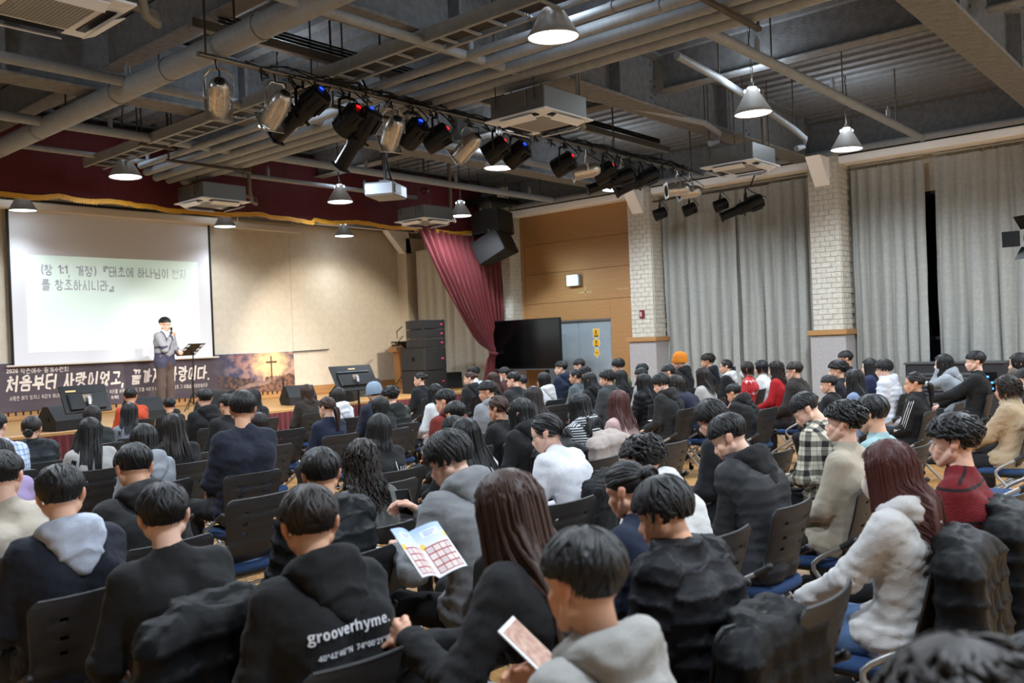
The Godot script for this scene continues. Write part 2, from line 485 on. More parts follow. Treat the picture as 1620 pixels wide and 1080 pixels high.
func curtains():
	var cloth := grain("grey_curtain", Color(0.58, 0.58, 0.555), Color(0.65, 0.65, 0.625), 0.75, 2.2, 0.25, false, {"rim_enabled": true, "rim": 0.25})
	var back := cloth
	var k := 0
	for q in [[-9.33, -7.72, 7, "grey curtain between the two brick pillars, half nearer the stage"], [-7.74, -6.14, 7, "grey curtain between the two brick pillars, half nearer the audience"], [-5.5, -4.30, 6, "grey curtain leaving a dark gap of window on its right"], [-4.14, -1.95, 10, "wide grey curtain on the right of the dark window gap"]]:
		var t := thing("window_curtain", q[3], "curtain", Transform3D(), "grey curtains on the right wall")
		part("cloth", curtain_sheet(q[0], q[1], 15.72, 0.06, 4.50, q[2], 0.075, 11 + k, 0.65), cloth, t)
		var b := MB.new()
		for j in int((q[1] - q[0]) / 0.14):
			b.tube([Vector3(15.72, 4.50, q[0] + 0.07 + j * 0.14), Vector3(15.72, 4.56, q[0] + 0.07 + j * 0.14)], 0.005, 5)
		b.tube([Vector3(15.72, 4.565, q[0]), Vector3(15.72, 4.565, q[1])], 0.013, 6)
		part("rail", b, mt("track_white", Color(0.7, 0.68, 0.62), 0.5, 0.3), t)
		k += 1
	# right side of the stage: grey side curtain
	var s := thing("side_curtain", "pale grey curtain hanging down the right side of the stage behind the red one", "curtain")
	part("cloth", curtain_sheet(-16.5, -13.75, 15.5, 0.70, 4.15, 9, 0.07, 31), grain("pale_curtain", Color(0.76, 0.74, 0.68), Color(0.82, 0.80, 0.74), 0.8, 2.0, 0.2, false), s)
	# valance with a gold fringe, then the tied-back red curtain
	var red := grain("red_velvet", Color(0.33, 0.035, 0.07), Color(0.40, 0.05, 0.09), 0.7, 2.0, 0.25, false, {"rim_enabled": true, "rim": 0.5, "rim_tint": 0.8})
	var v := thing("stage_valance", "dark red velvet valance with a gold fringe across the top of the stage", "valance")
	var f := FastNoiseLite.new(); f.seed = 3; f.frequency = 0.25
	var p := PackedVector3Array(); var fr := PackedVector3Array()
	var nu := 260
	for b in 5:
		for a in nu:
			var x := -3.9 + 18.5 * a / (nu - 1)
			var lo := 4.15 + 0.07 * f.get_noise_1d(x * 3.0) + (0.05 if x > 10 else 0.0)
			var wv := sin(x * 5.5 + 3.0 * f.get_noise_1d(x * 2.0)) * 0.03
			p.append(Vector3(x, lerpf(lo, 5.3, b / 4.0), -13.42 - wv * (1.0 - b * 0.15)))
			if b < 2: fr.append(Vector3(x, lo - 0.06 + 0.065 * b + (0.012 * sin(x * 60.0) if b == 0 else 0.0), -13.395 - wv))
	var m := MB.new(); m.grid(p, nu, 5)
	part("cloth", m, grain("valance_velvet", Color(0.28, 0.025, 0.06), Color(0.34, 0.035, 0.075), 0.75, 2.0, 0.25, false), v)  # darker copy of the red velvet: the shade up there is in its colour
	m = MB.new(); m.grid(fr, nu, 2)
	var g2 := PackedVector3Array()
	for q in fr: g2.append(q + Vector3(0, 0, -0.02))
	m.grid(g2, nu, 2)
	for a in range(0, nu * 5):
		var x := -3.9 + 18.5 * a / (nu * 5 - 1)
		var lo := 4.15 + 0.07 * f.get_noise_1d(x * 3.0) + (0.05 if x > 10 else 0.0)
		var wv := sin(x * 5.5 + 3.0 * f.get_noise_1d(x * 2.0)) * 0.03
		m.bx(x, lo - 0.045, -13.39 - wv, 0.008, 0.055 + 0.02 * sin(a * 2.4), 0.008)
	part("fringe", m, mt("gold_fringe", Color(0.88, 0.66, 0.20), 0.5, 0.0), v)
	var r := thing("stage_curtain", "dark red velvet stage curtain gathered and tied back beside the white brick pillar", "curtain")
	# left edge of the swag against height
	var edge := [[4.25, 12.62, 15.28], [4.07, 12.72, 15.28], [3.55, 13.0, 15.28], [3.02, 13.33, 15.27], [2.55, 13.65, 15.26], [2.12, 13.97, 15.25], [1.85, 14.22, 15.2], [1.69, 14.42, 15.12], [1.56, 14.62, 15.02], [1.48, 14.66, 15.0], [1.35, 14.60, 15.02], [1.15, 14.52, 15.08], [0.9, 14.47, 15.12], [0.72, 14.40, 15.14]]
	p = PackedVector3Array(); nu = 121
	f.frequency = 0.8
	for e in edge:
		for a in nu:
			var u := float(a) / (nu - 1)
			var wd: float = e[2] - e[1]
			var ph := u * 13.0 * TAU + 1.6 * f.get_noise_2d(u * 5.0, e[0])
			p.append(Vector3(lerpf(e[1], e[2], u) , e[0] - 0.05 * sin(u * PI) * wd, -13.36 + sin(ph) * 0.045 * clampf(wd / 1.4, 0.5, 1.0) + f.get_noise_2d(u * 3.0, e[0] * 2.0) * 0.04 + (0.05 if e[0] < 1.6 and e[0] > 1.4 else 0.0)))
	m = MB.new(); m.grid(p, nu, edge.size())
	part("cloth", m, red, r)
	m = MB.new()
	m.tube([Vector3(14.62, 1.50, -13.30), Vector3(14.8, 1.46, -13.24), Vector3(15.02, 1.50, -13.30), Vector3(15.1, 1.55, -13.36)], 0.03, 8, true, 0.5)
	part("tie_band", m, red, r)

# ---------------------------------------------------------------- things under the roof
func ceiling_things():
	var pipe := grain("painted_pipe", Color(0.50, 0.525, 0.55), Color(0.57, 0.595, 0.62), 0.6, 1.5)
	var dark := mt("black_metal", Color(0.035, 0.035, 0.04), 0.45, 0.3)
	var steel := mt("rod_steel", Color(0.30, 0.27, 0.24), 0.6, 0.4)
	# big duct pipe towards the stage
	var t := thing("ceiling_pipe", "widest grey pipe running overhead towards the stage, left of the light bar", "pipe")
	var m := MB.new(); m.tube([Vector3(4.45, 4.585, 4.5), Vector3(4.45, 4.585, -13.3)], 0.115, 20); part("pipe", m, pipe, t)
	m = MB.new()
	for z in [-1.5, -4.6, -6.6, -8.2, -9.3, -11.4, -12.6]: m.tube([Vector3(4.45, 4.585, z - 0.03), Vector3(4.45, 4.585, z + 0.03)], 0.122, 20, false)
	part("joint", m, pipe, t)
	m = MB.new()
	for z in [-3.2, -7.0, -10.6]: m.tube([Vector3(4.45, 4.69, z), Vector3(4.45, 5.46, z)], 0.012, 6)
	part("hanger", m, steel, t)
	# the bundle
	var xs := [[6.33, 0.045, -12.6], [6.62, 0.055, -13.0], [6.93, 0.06, -13.3], [7.17, 0.065, -13.35], [7.40, 0.07, -13.3]]
	var names := ["thinnest grey pipe of the overhead bundle, beside the cable tray", "second grey pipe of the overhead bundle from the cable tray", "middle grey pipe of the overhead bundle of five", "fourth grey pipe of the overhead bundle, beside the outermost", "outermost and thickest grey pipe of the overhead bundle, beside the ceiling units"]
	for k in 5:
		t = thing("bundle_pipe", names[k], "pipe", Transform3D(), "five parallel pipes overhead")
		m = MB.new()
		m.tube([Vector3(xs[k][0], 4.57, 4.5), Vector3(xs[k][0], 4.57, xs[k][2])], xs[k][1], 14); part("pipe", m, pipe, t)
		m = MB.new()
		for j in 6: m.tube([Vector3(xs[k][0], 4.57, -2.1 * j + 0.3 * k), Vector3(xs[k][0], 4.57, -2.1 * j + 0.3 * k + 0.05)], xs[k][1] + 0.005, 14, false)
		part("joint", m, pipe, t)
	for z in [-3.4, -7.9, -11.6]:
		t = thing("pipe_trapeze", ["rusty steel trapeze hanger carrying the pipe bundle nearest the stage", "steel trapeze hanger carrying the pipe bundle near the hanging light bar", "steel trapeze hanger carrying the pipe bundle nearest the back of the hall"][0 if z < -10 else (1 if z < -5 else 2)], "hanger")
		m = MB.new(); m.bx(6.88, 4.475, z, 1.35, 0.04, 0.05, 0.004); part("cross_bar", m, steel, t)
		for x in [6.24, 7.53]:
			m = MB.new(); m.tube([Vector3(x, 4.47, z), Vector3(x, 5.46, z)], 0.014, 6); part("rod", m, steel, t)
	# cable tray
	t = thing("cable_tray", "grey ladder cable tray running overhead towards the stage beside the pipes", "cable tray")
	for x in [5.72, 6.02]:
		m = MB.new(); m.bx(x, 4.62, -4.3, 0.018, 0.13, 17.6, 0.002); m.bx(x + (0.015 if x < 5.9 else -0.015), 4.56, -4.3, 0.03, 0.012, 17.6); part("side_rail", m, pipe, t)
	for k in 58:
		m = MB.new() if k == 0 else m
		if k == 0: m.bx(0, 0, 0, 0.28, 0.022, 0.03, 0.002)
		part("rung", m.mesh() if k == 0 else rung_mesh, pipe, t, Transform3D(Basis(), Vector3(5.87, 4.575, 4.2 - k * 0.3)))
		if k == 0: rung_mesh = (t.get_child(t.get_child_count() - 1) as MeshInstance3D).mesh
	m = MB.new()
	for k in 7: m.tube([Vector3(5.78 + k * 0.03, 4.60, 4.0), Vector3(5.77 + k * 0.032, 4.598, -4.0), Vector3(5.78 + k * 0.03, 4.6, -13.0)], 0.012, 6)
	part("cables", m, mt("grey_cable", Color(0.2, 0.2, 0.2), 0.6), t)
	for z in [-2.9, -7.5, -11.2]:
		m = MB.new(); m.bx(5.87, 4.545, z, 0.5, 0.03, 0.05, 0.004)
		part("hanger_bar", m, steel, t)
		for x in [5.66, 6.08]:
			m = MB.new(); m.tube([Vector3(x, 4.54, z), Vector3(x, 5.46, z)], 0.01, 6); part("hanger", m, steel, t)
	# cross pipes
	var cross := [[-3.95, 7.6, 14.5, 0.055, 4.62, "grey sprinkler pipe crossing in front of the two right-hand pendant lamps"], [-8.95, -3.0, 12.9, 0.055, 4.62, "grey sprinkler pipe crossing just behind the hanging light bar"], [-11.1, 2.0, 14.3, 0.06, 4.62, "grey sprinkler pipe crossing overhead nearer to the stage"], [-12.7, -3.0, 12.0, 0.04, 4.66, "thin grey pipe crossing just in front of the red valance"], [-5.9, -1.0, 7.5, 0.045, 4.58, "thin grey pipe crossing behind the nearest ceiling unit"]]
	for q in cross:
		t = thing("sprinkler_pipe", q[5], "pipe")
		m = MB.new(); m.tube([Vector3(q[1], q[4], q[0]), Vector3(q[2], q[4], q[0])], q[3], 12); part("pipe", m, pipe, t)
		var x: float = q[1] + 1.1
		while x < q[2]:
			m = MB.new(); var h := MB.new()
			m.tube([Vector3(x, q[4], q[0]), Vector3(x, q[4] + 0.17, q[0])], 0.03, 8); m.tube([Vector3(x, q[4] + 0.17, q[0]), Vector3(x, q[4] + 0.21, q[0])], 0.011, 6)
			h.tube([Vector3(x + 0.35, q[4], q[0]), Vector3(x + 0.35, 5.46, q[0])], 0.009, 5)
			part("sprinkler_head", m, pipe, t); part("hanger", h, steel, t)
			x += 2.1
	t = thing("wall_pipe", "long grey pipe running along the top of the right wall over the curtains", "pipe")
	m = MB.new(); m.tube([Vector3(15.3, 4.8, 4.0), Vector3(15.3, 4.8, -13.0)], 0.06, 12); part("pipe", m, pipe, t)
	m = MB.new(); m.tube([Vector3(15.42, 4.74, 4.0), Vector3(15.42, 4.74, -13.0)], 0.03, 8); part("cable", m, dark, t)
	for q in [[8.8, -6.5, 11.2, -5.9], [9.7, -4.9, 12.6, -5.2]]:
		t = thing("drain_pipe", "insulated drain pipe looping to the %s" % ["middle air conditioner" if q[0] < 9.0 else "air conditioner near the grey curtains"], "pipe")
		m = MB.new(); m.tube([Vector3(q[0] - 1.0, 4.86, q[1]), Vector3(q[0], 4.80, q[1]), Vector3((q[0] + q[2]) * 0.5, 4.76, (q[1] + q[3]) * 0.5), Vector3(q[2], 4.7, q[3]), Vector3(q[2] + 0.4, 4.62, q[3]), Vector3(q[2] + 0.46, 4.52, q[3] - 0.05), Vector3(q[2] + 0.3, 4.47, q[3] - 0.1)], 0.045, 10)
		part("pipe", m, pipe, t)
		for k in 2:
			m = MB.new(); m.tube([Vector3(lerpf(q[0], q[2], k), lerpf(4.80, 4.7, k), lerpf(q[1], q[3], k)), Vector3(lerpf(q[0], q[2], k), 5.46, lerpf(q[1], q[3], k))], 0.009, 6)
			part("hanger", m, steel, t)
	pendants(dark)
	cassettes(dark, steel)
	light_bar(dark, steel)

var rung_mesh: Mesh

func pendants(dark: Material):
	var alu := mt("lamp_aluminium", Color(0.66, 0.65, 0.63), 0.45, 0.2)
	var glow := mt("lamp_glow", Color(0.95, 0.97, 1.0), 0.4, 0.0, {"emission_enabled": true, "emission": Color(0.88, 0.94, 1.0), "emission_energy_multiplier": 4.5})
	var names := {}
	var where := {
		"6.05,-16.3": "conical pendant lamp in front of the left end of the projection screen casing", "9.95,-16.3": "conical pendant lamp hanging by the right end of the screen casing", "13.05,-16.3": "conical pendant lamp hanging over the stage in front of the cream wall",
		"6.05,-12.5": "conical pendant lamp beside the far end of the cable tray", "9.95,-12.5": "conical pendant lamp in front of the red valance, left of the projector", "13.05,-12.5": "conical pendant lamp left of the hanging black loudspeakers",
		"6.05,-8.7": "conical pendant lamp half hidden behind the silver stage lights on the left", "9.95,-8.7": "conical pendant lamp below the middle of the light bar", "13.05,-8.7": "conical pendant lamp half hidden behind the black spotlights by the brick pillar",
		"6.05,-4.6": "largest, nearest conical pendant lamp at the top of the picture", "9.95,-4.6": "conical pendant lamp in front of the bare ribbed ceiling", "13.05,-4.6": "conical pendant lamp above the second brick pillar"}
	for x in [2.1, 6.05, 9.95, 13.05]:
		for z in [-16.3, -12.5, -8.7, -4.6, -0.6, 3.2]:
			var key := "%s,%s" % [x, z]
			var t := thing("pendant_lamp", where.get(key, "conical pendant lamp %d m from the left wall and %d m from the stage wall" % [roundi(x + 4), roundi(z + 17)]), "lamp", Transform3D(Basis.from_euler(Vector3(0.03 * sin(x * 7.0), x + z, 0.03 * sin(z * 5.0))), Vector3(x, 4.35, z)), "pendant lamps")
			var m := MB.new()
			m.lathe([Vector2(0.218, 0.012), Vector2(0.228, 0.0), Vector2(0.226, 0.02), Vector2(0.20, 0.06), Vector2(0.085, 0.26), Vector2(0.075, 0.30), Vector2(0.05, 0.325), Vector2(0.0, 0.33)], 28)
			part("shade", m, alu, t)
			m = MB.new()
			for k in 4: m.tube([Vector3(0.0865, 0.268, 0).rotated(Vector3.UP, k * PI / 2), Vector3(0.0775, 0.298, 0).rotated(Vector3.UP, k * PI / 2)], 0.012, 6)
			part("vent_glow", m, glow, t).set_meta("kind", "stuff")
			m = MB.new()
			m.lathe([Vector2(0.0, 0.02), Vector2(0.08, 0.022), Vector2(0.205, 0.028), Vector2(0.212, 0.012)], 28)
			part("lamp_glass", m, glow, t)
			m = MB.new()
			m.tube([Vector3(0, 0.32, 0), Vector3(0, 0.38, 0)], 0.03, 8)
			for k in 12: m.ball(Vector3(0.004 * (1 if k % 2 else -1), 0.40 + k * 0.06, 0), Vector3(0.008, 0.032, 0.004) if k % 2 else Vector3(0.004, 0.032, 0.008), 6, 5)
			m.tube([Vector3(0, 0.36, 0), Vector3(0.02, 0.55, 0.015), Vector3(-0.012, 0.8, 0.01), Vector3(0.03, 1.1, 0)], 0.006, 5)
			part("chain", m, mt("chain_steel", Color(0.2, 0.18, 0.16), 0.5, 0.5), t)
			var l := SpotLight3D.new()
			l.name = "lamp_light"
			l.position = Vector3(x, 4.33, z)
			l.rotation_degrees.x = -90
			l.light_energy = LAMP_E * (0.3 if z < -16.0 else 1.0)   # the row over the stage is dimmed
			l.light_color = LAMP_COLOR
			l.light_size = 0.2
			l.spot_angle = 83.0 if z > -16.0 else 60.0
			l.spot_angle_attenuation = 0.5 if z > -16.0 else 1.0
			l.spot_range = 25.0
			l.spot_attenuation = 2.0
			l.shadow_enabled = true
			add_child(l, true)
			# bare omni added over the cap as fill, to lighten roof and room
			var v := OmniLight3D.new()
			v.name = "roof_fill_light"
			v.position = Vector3(x, 4.35 + 0.42, z)
			v.light_energy = ROOF_FILL_E * (0.25 if z < -12.0 else 1.0); v.light_color = LAMP_COLOR; v.light_size = 0.15
			v.omni_range = 25.0; v.omni_attenuation = 2.0; v.shadow_enabled = true
			add_child(v, true)

func cassettes(dark: Material, steel: Material):
	var white := mt("unit_white", Color(0.88, 0.91, 0.95), 0.5)
	var body := mt("unit_zinc", Color(0.45, 0.46, 0.46), 0.45, 0.5)
	var grille := mt("unit_grille", Color(0.62, 0.63, 0.64), 0.6)
	var first: Node3D
	for q in [[7.57, -6.0, "white ceiling air conditioner in the middle, in front of the light bar"], [7.57, -12.74, "white ceiling air conditioner above the projection screen, in front of the gold fringe"], [11.95, -12.41, "white ceiling air conditioner in front of the valance above the red stage curtain"], [11.95, -5.76, "white ceiling air conditioner near the grey curtains, at the right end of the light bar"], [2.5, -6.21, "nearest white ceiling air conditioner, cut off by the top left corner"]]:
		if first:
			copy(first, Transform3D(Basis().scaled(Vector3.ONE * 0.9), Vector3(q[0], 4.13, q[1])), q[2])
			continue
		var t := thing("air_conditioner", q[2], "air conditioner", Transform3D(Basis().scaled(Vector3.ONE * 0.9), Vector3(q[0], 4.13, q[1])), "cassette air conditioners")
		first = t
		var m := MB.new()
		# face plate: square ring of eight trapezoids, rounded inwards
		var o := 0.475; var s := 0.27
		for k in 4:
			var xf := Transform3D(Basis(Vector3.UP, k * PI / 2), Vector3.ZERO)
			m.quad(xf * Vector3(-o, 0.012, o), xf * Vector3(-s, -0.012, s), xf * Vector3(s, -0.012, s), xf * Vector3(o, 0.012, o))
			m.quad(xf * Vector3(-o, 0.012, o), xf * Vector3(o, 0.012, o), xf * Vector3(o, 0.03, o), xf * Vector3(-o, 0.03, o))
			m.quad(xf * Vector3(-o, 0.03, o), xf * Vector3(o, 0.03, o), xf * Vector3(0, 0.03, 0), xf * Vector3(0, 0.03, 0))
		var fp := part("face_panel", m, white, t)
		for k in 4:
			var xf := Transform3D(Basis(Vector3.UP, k * PI / 2), Vector3.ZERO)
			m = MB.new(); m.box(xf * T(0, -0.004, 0.375), Vector3(0.56, 0.02, 0.085), 0.008)
			part("air_slot", m, dark, fp)
			m = MB.new()
			m.box(xf * T(0, -0.045, 0.432, 0, -24), Vector3(0.54, 0.012, 0.115), 0.005)
			part("louvre", m, white, fp)
		m = MB.new()
		m.bx(0, -0.006, 0, 0.54, 0.012, 0.54)
		var fs := part("filter_screen", m, grain("filter_dark", Color(0.16, 0.15, 0.14), Color(0.2, 0.19, 0.18), 0.8, 8.0), t)
		m = MB.new()
		for k in 19:
			m.bx(-0.261 + k * 0.029, -0.014, 0, 0.012, 0.012, 0.53)
			m.bx(0, -0.0145, -0.261 + k * 0.029, 0.53, 0.011, 0.012)
		part("grille", m, grille, fs)
		m = MB.new(); m.bx(0, 0.17, 0, 0.84, 0.28, 0.84, 0.01)
		for x in [-0.43, 0.43]: m.bx(x, 0.2, 0.1, 0.03, 0.2, 0.12, 0.004)
		part("housing", m, body, t)
		m = MB.new()
		for x in [-0.45, 0.45]:
			for z in [-0.3, 0.3]:
				m = MB.new(); m.tube([Vector3(x, 0.15, z), Vector3(x, 1.46, z)], 0.008, 6); part("hanger", m, steel, t)
		m = MB.new(); m.tube([Vector3(0.42, 0.2, -0.2), Vector3(0.55, 0.22, -0.2), Vector3(0.75, 0.26, -0.15), Vector3(0.9, 0.2, -0.05), Vector3(0.86, 0.08, 0.05), Vector3(0.74, 0.1, 0.1), Vector3(0.7, 0.3, 0.1), Vector3(0.7, 0.6, 0.1), Vector3(0.7, 1.4, 0.1)], 0.035, 8)
		part("hose", m, mt("hose_beige", Color(0.50, 0.47, 0.42), 0.8), t)

# silver par can hanging from a yoke; aims down the local -z; origin at the clamp
func par_can(label: String, xf: Transform3D, pitch: float, yaw: float, silver: Material, dark: Material):
	var t := thing("par_can", label, "stage light", xf, "silver par cans on the light bar")
	var m := MB.new()
	m.tube([Vector3(0, 0.0, 0), Vector3(0, -0.1, 0)], 0.012, 6)
	var pts := [Vector3(-0.125, -0.36, 0), Vector3(-0.125, -0.17, 0), Vector3(-0.06, -0.10, 0), Vector3(0.06, -0.10, 0), Vector3(0.125, -0.17, 0), Vector3(0.125, -0.36, 0)]
	for k in pts.size(): pts[k] = Basis(Vector3.UP, yaw) * pts[k]
	m.tube(pts, 0.016, 6, true, 0.3)
	part("yoke", m, silver, t)
	var aim := Transform3D(Basis(Vector3.UP, yaw) * Basis(Vector3.RIGHT, pitch), Vector3(0, -0.34, 0))
	m = MB.new()
	var turn := aim * Transform3D(Basis(Vector3.RIGHT, PI / 2), Vector3.ZERO)   # y of the lathe becomes +z (the back)
	m.lathe([Vector2(0.098, -0.2), Vector2(0.104, -0.2), Vector2(0.105, 0.06), Vector2(0.10, 0.1), Vector2(0.085, 0.15), Vector2(0.065, 0.18), Vector2(0.045, 0.188)], 22, turn)
	for r in [-0.1, -0.02, 0.06]: m.lathe([Vector2(0.105, r - 0.006), Vector2(0.108, r), Vector2(0.105, r + 0.006)], 22, turn)
	part("can", m, silver, t)
	m = MB.new(); m.lathe([Vector2(0.0, 0.19), Vector2(0.047, 0.19), Vector2(0.047, 0.178)], 14, turn)
	m.box(turn * T(0, 0.195, 0), Vector3(0.03, 0.02, 0.05), 0.004)
	part("rear_cap", m, dark, t)
	m = MB.new()
	var outer := 0.125
	for k in 4:
		m.box(aim * Transform3D(Basis(Vector3(0, 0, 1), k * PI / 2), Vector3.ZERO) * T(0, 0.112, -0.205), Vector3(0.25, 0.03, 0.006), 0.001)
	m.lathe([Vector2(0.125, -0.205), Vector2(0.098, -0.205)], 22, turn)
	part("gel_frame", m, silver, t)
	m = MB.new(); m.tube([aim * Vector3(0, 0, 0.19), aim * Vector3(0, 0.06, 0.25), Vector3(-0.05, -0.12, 0.06), Vector3(-0.03, 0.0, 0.0)], 0.007, 5)
	part("cable", m, dark, t)

# black fixture: long profile spot or short wash lamp
func black_light(label: String, xf: Transform3D, pitch: float, yaw: float, long: bool, led: Color, dark: Material, group := "black stage lights on the light bar"):
	var t := thing("profile_spot" if long else "wash_light", label, "stage light", xf, group)
	var m := MB.new()
	m.tube([Vector3(0, 0, 0), Vector3(0, -0.09, 0)], 0.014, 6)
	var w := 0.12 if long else 0.15
	var pts := [Vector3(-w, -0.34, 0), Vector3(-w, -0.13, 0), Vector3(-w * 0.5, -0.09, 0), Vector3(w * 0.5, -0.09, 0), Vector3(w, -0.13, 0), Vector3(w, -0.34, 0)]
	for k in pts.size(): pts[k] = Basis(Vector3.UP, yaw) * pts[k]
	m.tube(pts, 0.02, 6, true, 0.3)
	part("yoke", m, dark, t)
	var aim := Transform3D(Basis(Vector3.UP, yaw) * Basis(Vector3.RIGHT, pitch), Vector3(0, -0.32, 0))
	var turn := aim * Transform3D(Basis(Vector3.RIGHT, PI / 2), Vector3.ZERO)
	m = MB.new()
	if long:
		m.lathe([Vector2(0.0, -0.44), Vector2(0.07, -0.44), Vector2(0.075, -0.43), Vector2(0.075, -0.16), Vector2(0.1, -0.12), Vector2(0.1, 0.02), Vector2(0.118, 0.05), Vector2(0.118, 0.26), Vector2(0.105, 0.285), Vector2(0.0, 0.29)], 20, turn)
		for k in 8: m.box(aim * Transform3D(Basis(Vector3(0, 0, 1), k * PI / 4), Vector3.ZERO) * T(0, 0.12, 0.15), Vector3(0.012, 0.03, 0.17), 0.002)
		for k in 4: m.box(aim * Transform3D(Basis(Vector3(0, 0, 1), k * PI / 2 + 0.4), Vector3.ZERO) * T(0, 0.11, -0.06), Vector3(0.06, 0.06, 0.015), 0.003)
		m.box(aim * T(0, 0, -0.43), Vector3(0.17, 0.17, 0.02), 0.003)
	else:
		m.lathe([Vector2(0.0, -0.13), Vector2(0.12, -0.13), Vector2(0.135, -0.15), Vector2(0.14, -0.14), Vector2(0.14, 0.02), Vector2(0.12, 0.06), Vector2(0.115, 0.15), Vector2(0.1, 0.165), Vector2(0.0, 0.17)], 22, turn)
		for k in 12: m.box(aim * Transform3D(Basis(Vector3(0, 0, 1), k * PI / 6), Vector3.ZERO) * T(0, 0.122, 0.09), Vector3(0.01, 0.025, 0.11), 0.002)
	part("housing", m, dark, t)
	if led.a > 0:
		m = MB.new(); m.box(aim * T(0.0, 0.045, 0.292 if long else 0.172), Vector3(0.055, 0.03, 0.006), 0.001)
		part("led_display", m, mt("led_%s" % led.to_html(), led, 0.4, 0.0, {"emission_enabled": true, "emission": led, "emission_energy_multiplier": 2.2}), t)
	m = MB.new(); m.tube([aim * Vector3(0.03, -0.03, 0.28 if long else 0.16), aim * Vector3(0.05, 0.02, 0.36 if long else 0.24), Vector3(0.08, -0.08, 0.08), Vector3(0.04, 0.0, 0.0)], 0.008, 5)
	part("cable", m, dark, t)

func light_bar(dark: Material, steel: Material):
	var silver := mt("par_silver", Color(0.78, 0.76, 0.73), 0.28, 0.85)
	var by := 4.46; var bz := -7.25
	var t := thing("light_bar", "long steel lighting bar hung across the hall, wound with black cables", "lighting bar")
	var m := MB.new(); m.tube([Vector3(4.22, by, bz), Vector3(13.6, by, bz)], 0.026, 10); part("tube", m, mt("bar_steel", Color(0.45, 0.44, 0.42), 0.35, 0.7), t)
	var rng := RandomNumberGenerator.new(); rng.seed = 8
	m = MB.new()
	for k in 7:
		var pts := []
		var x := 4.7 + 0.2 * k
		while x < 13.2:
			pts.append(Vector3(x, by + 0.045 + rng.randf_range(-0.05, 0.045), bz + rng.randf_range(-0.05, 0.05)))
			x += rng.randf_range(0.12, 0.34)
		m.tube(pts, 0.009, 5)
	for k in 26:
		var x := 4.9 + k * 0.32
		var pts := []
		for j in 9: pts.append(Vector3(x + 0.06 * cos(j * 2.3 + k), by - 0.02 + 0.055 * sin(j * 1.9 + k) - 0.03, bz + 0.05 * sin(j * 2.9 + k * 2)))
		m.tube(pts, 0.008, 5)
	part("cables", m, dark, t)
	m = MB.new()
	for x in [4.3, 6.4, 8.6, 10.9, 13.2]: m.tube([Vector3(x, by, bz), Vector3(x, 5.46, bz)], 0.012, 6)
	part("hanger", m, steel, t)
	m = MB.new(); m.bx(8.6, 4.83, bz - 0.25, 8.6, 0.09, 0.09, 0.005); part("power_rail", m, mt("rail_grey", Color(0.42, 0.41, 0.40), 0.5, 0.4), t)
	m = MB.new()
	for k in 7: m.tube([Vector3(4.6, 4.90 + 0.012 * k, bz - 0.22 - 0.02 * (k % 3)), Vector3(8.0, 4.89 + 0.012 * k, bz - 0.22 - 0.02 * (k % 3)), Vector3(12.6, 4.90 + 0.01 * k, bz - 0.23)], 0.012, 5)
	for x in [6.1, 6.2, 7.4, 9.6]: m.tube([Vector3(x, 4.9, bz - 0.22), Vector3(x + 0.03, 4.7, bz - 0.15), Vector3(x, 4.5, bz)], 0.016, 5)
	part("supply_cables", m, dark, t)
	var at := func(x: float) -> Transform3D: return Transform3D(Basis(), Vector3(x, by, bz))
	par_can("silver par can at the far left end of the light bar", (at as Callable).call(4.42), -0.45, -0.5, silver, dark)
	par_can("silver par can second from the left end, tilted beside a long black spot", (at as Callable).call(5.05), -0.6, -0.08, silver, dark)
	black_light("long black profile spot with blue display aimed at the stage, leftmost of the spots", (at as Callable).call(5.36), -0.55, 0.30, true, Color(0.1, 0.25, 1.0), dark)
	black_light("black wash light with red display above a second profile spot", (at as Callable).call(5.95), -0.5, 0.1, false, Color(1.0, 0.08, 0.1), dark)
	black_light("black profile spot with barn doors pointing steeply down, second from the left", (at as Callable).call(6.08) * T(0, -0.12, 0), -0.85, 0.25, true, Color(0.1, 0.25, 1.0), dark)
	par_can("silver par can in front of the projector pole", (at as Callable).call(6.55), -0.55, -0.42, silver, dark)
	black_light("black wash light with blue display just right of the projector pole", (at as Callable).call(6.85), -0.5, 0.0, false, Color(0.1, 0.25, 1.0), dark)
	black_light("black wash light with red display left of the fourth silver can", (at as Callable).call(7.22), -0.4, 0.5, false, Color(1.0, 0.08, 0.1), dark)
	par_can("silver par can with an open square frame, fourth from the left", (at as Callable).call(7.75), -0.6, 0.1, silver, dark)
	black_light("black wash light with red display left of the middle air conditioner", (at as Callable).call(8.25), -0.5, 0.5, false, Color(1.0, 0.08, 0.1), dark)
	black_light("round black wash light with blue display under the middle air conditioner", (at as Callable).call(8.65), -0.5, 0.2, false, Color(0.1, 0.25, 1.0), dark)
	black_light("round black wash light with red display just right of the middle air conditioner", (at as Callable).call(9.65), -0.4, 0.3, false, Color(1.0, 0.08, 0.1), dark)
	par_can("silver par can lying level, first to the right of the middle air conditioner", (at as Callable).call(10.2), -0.15, 0.75, silver, dark)
	black_light("black wash light with red display between two level silver cans", (at as Callable).call(10.62), -0.4, 0.5, false, Color(1.0, 0.08, 0.1), dark)
	black_light("short-snouted black profile spot aimed down behind two level silver cans", (at as Callable).call(10.9) * T(0, -0.08, 0), -0.3, 0.75, true, Color(0, 0, 0, 0), dark)
	par_can("silver par can lying level, second to the right of the middle air conditioner", (at as Callable).call(11.1), -0.2, 0.75, silver, dark)
	black_light("long black profile spot with red display near the right end of the bar", (at as Callable).call(11.62), -0.42, 0.8, true, Color(1.0, 0.08, 0.1), dark)
	par_can("silver par can lying level by the right-hand air conditioner, left of a pair", (at as Callable).call(12.75), -0.1, 0.8, silver, dark)
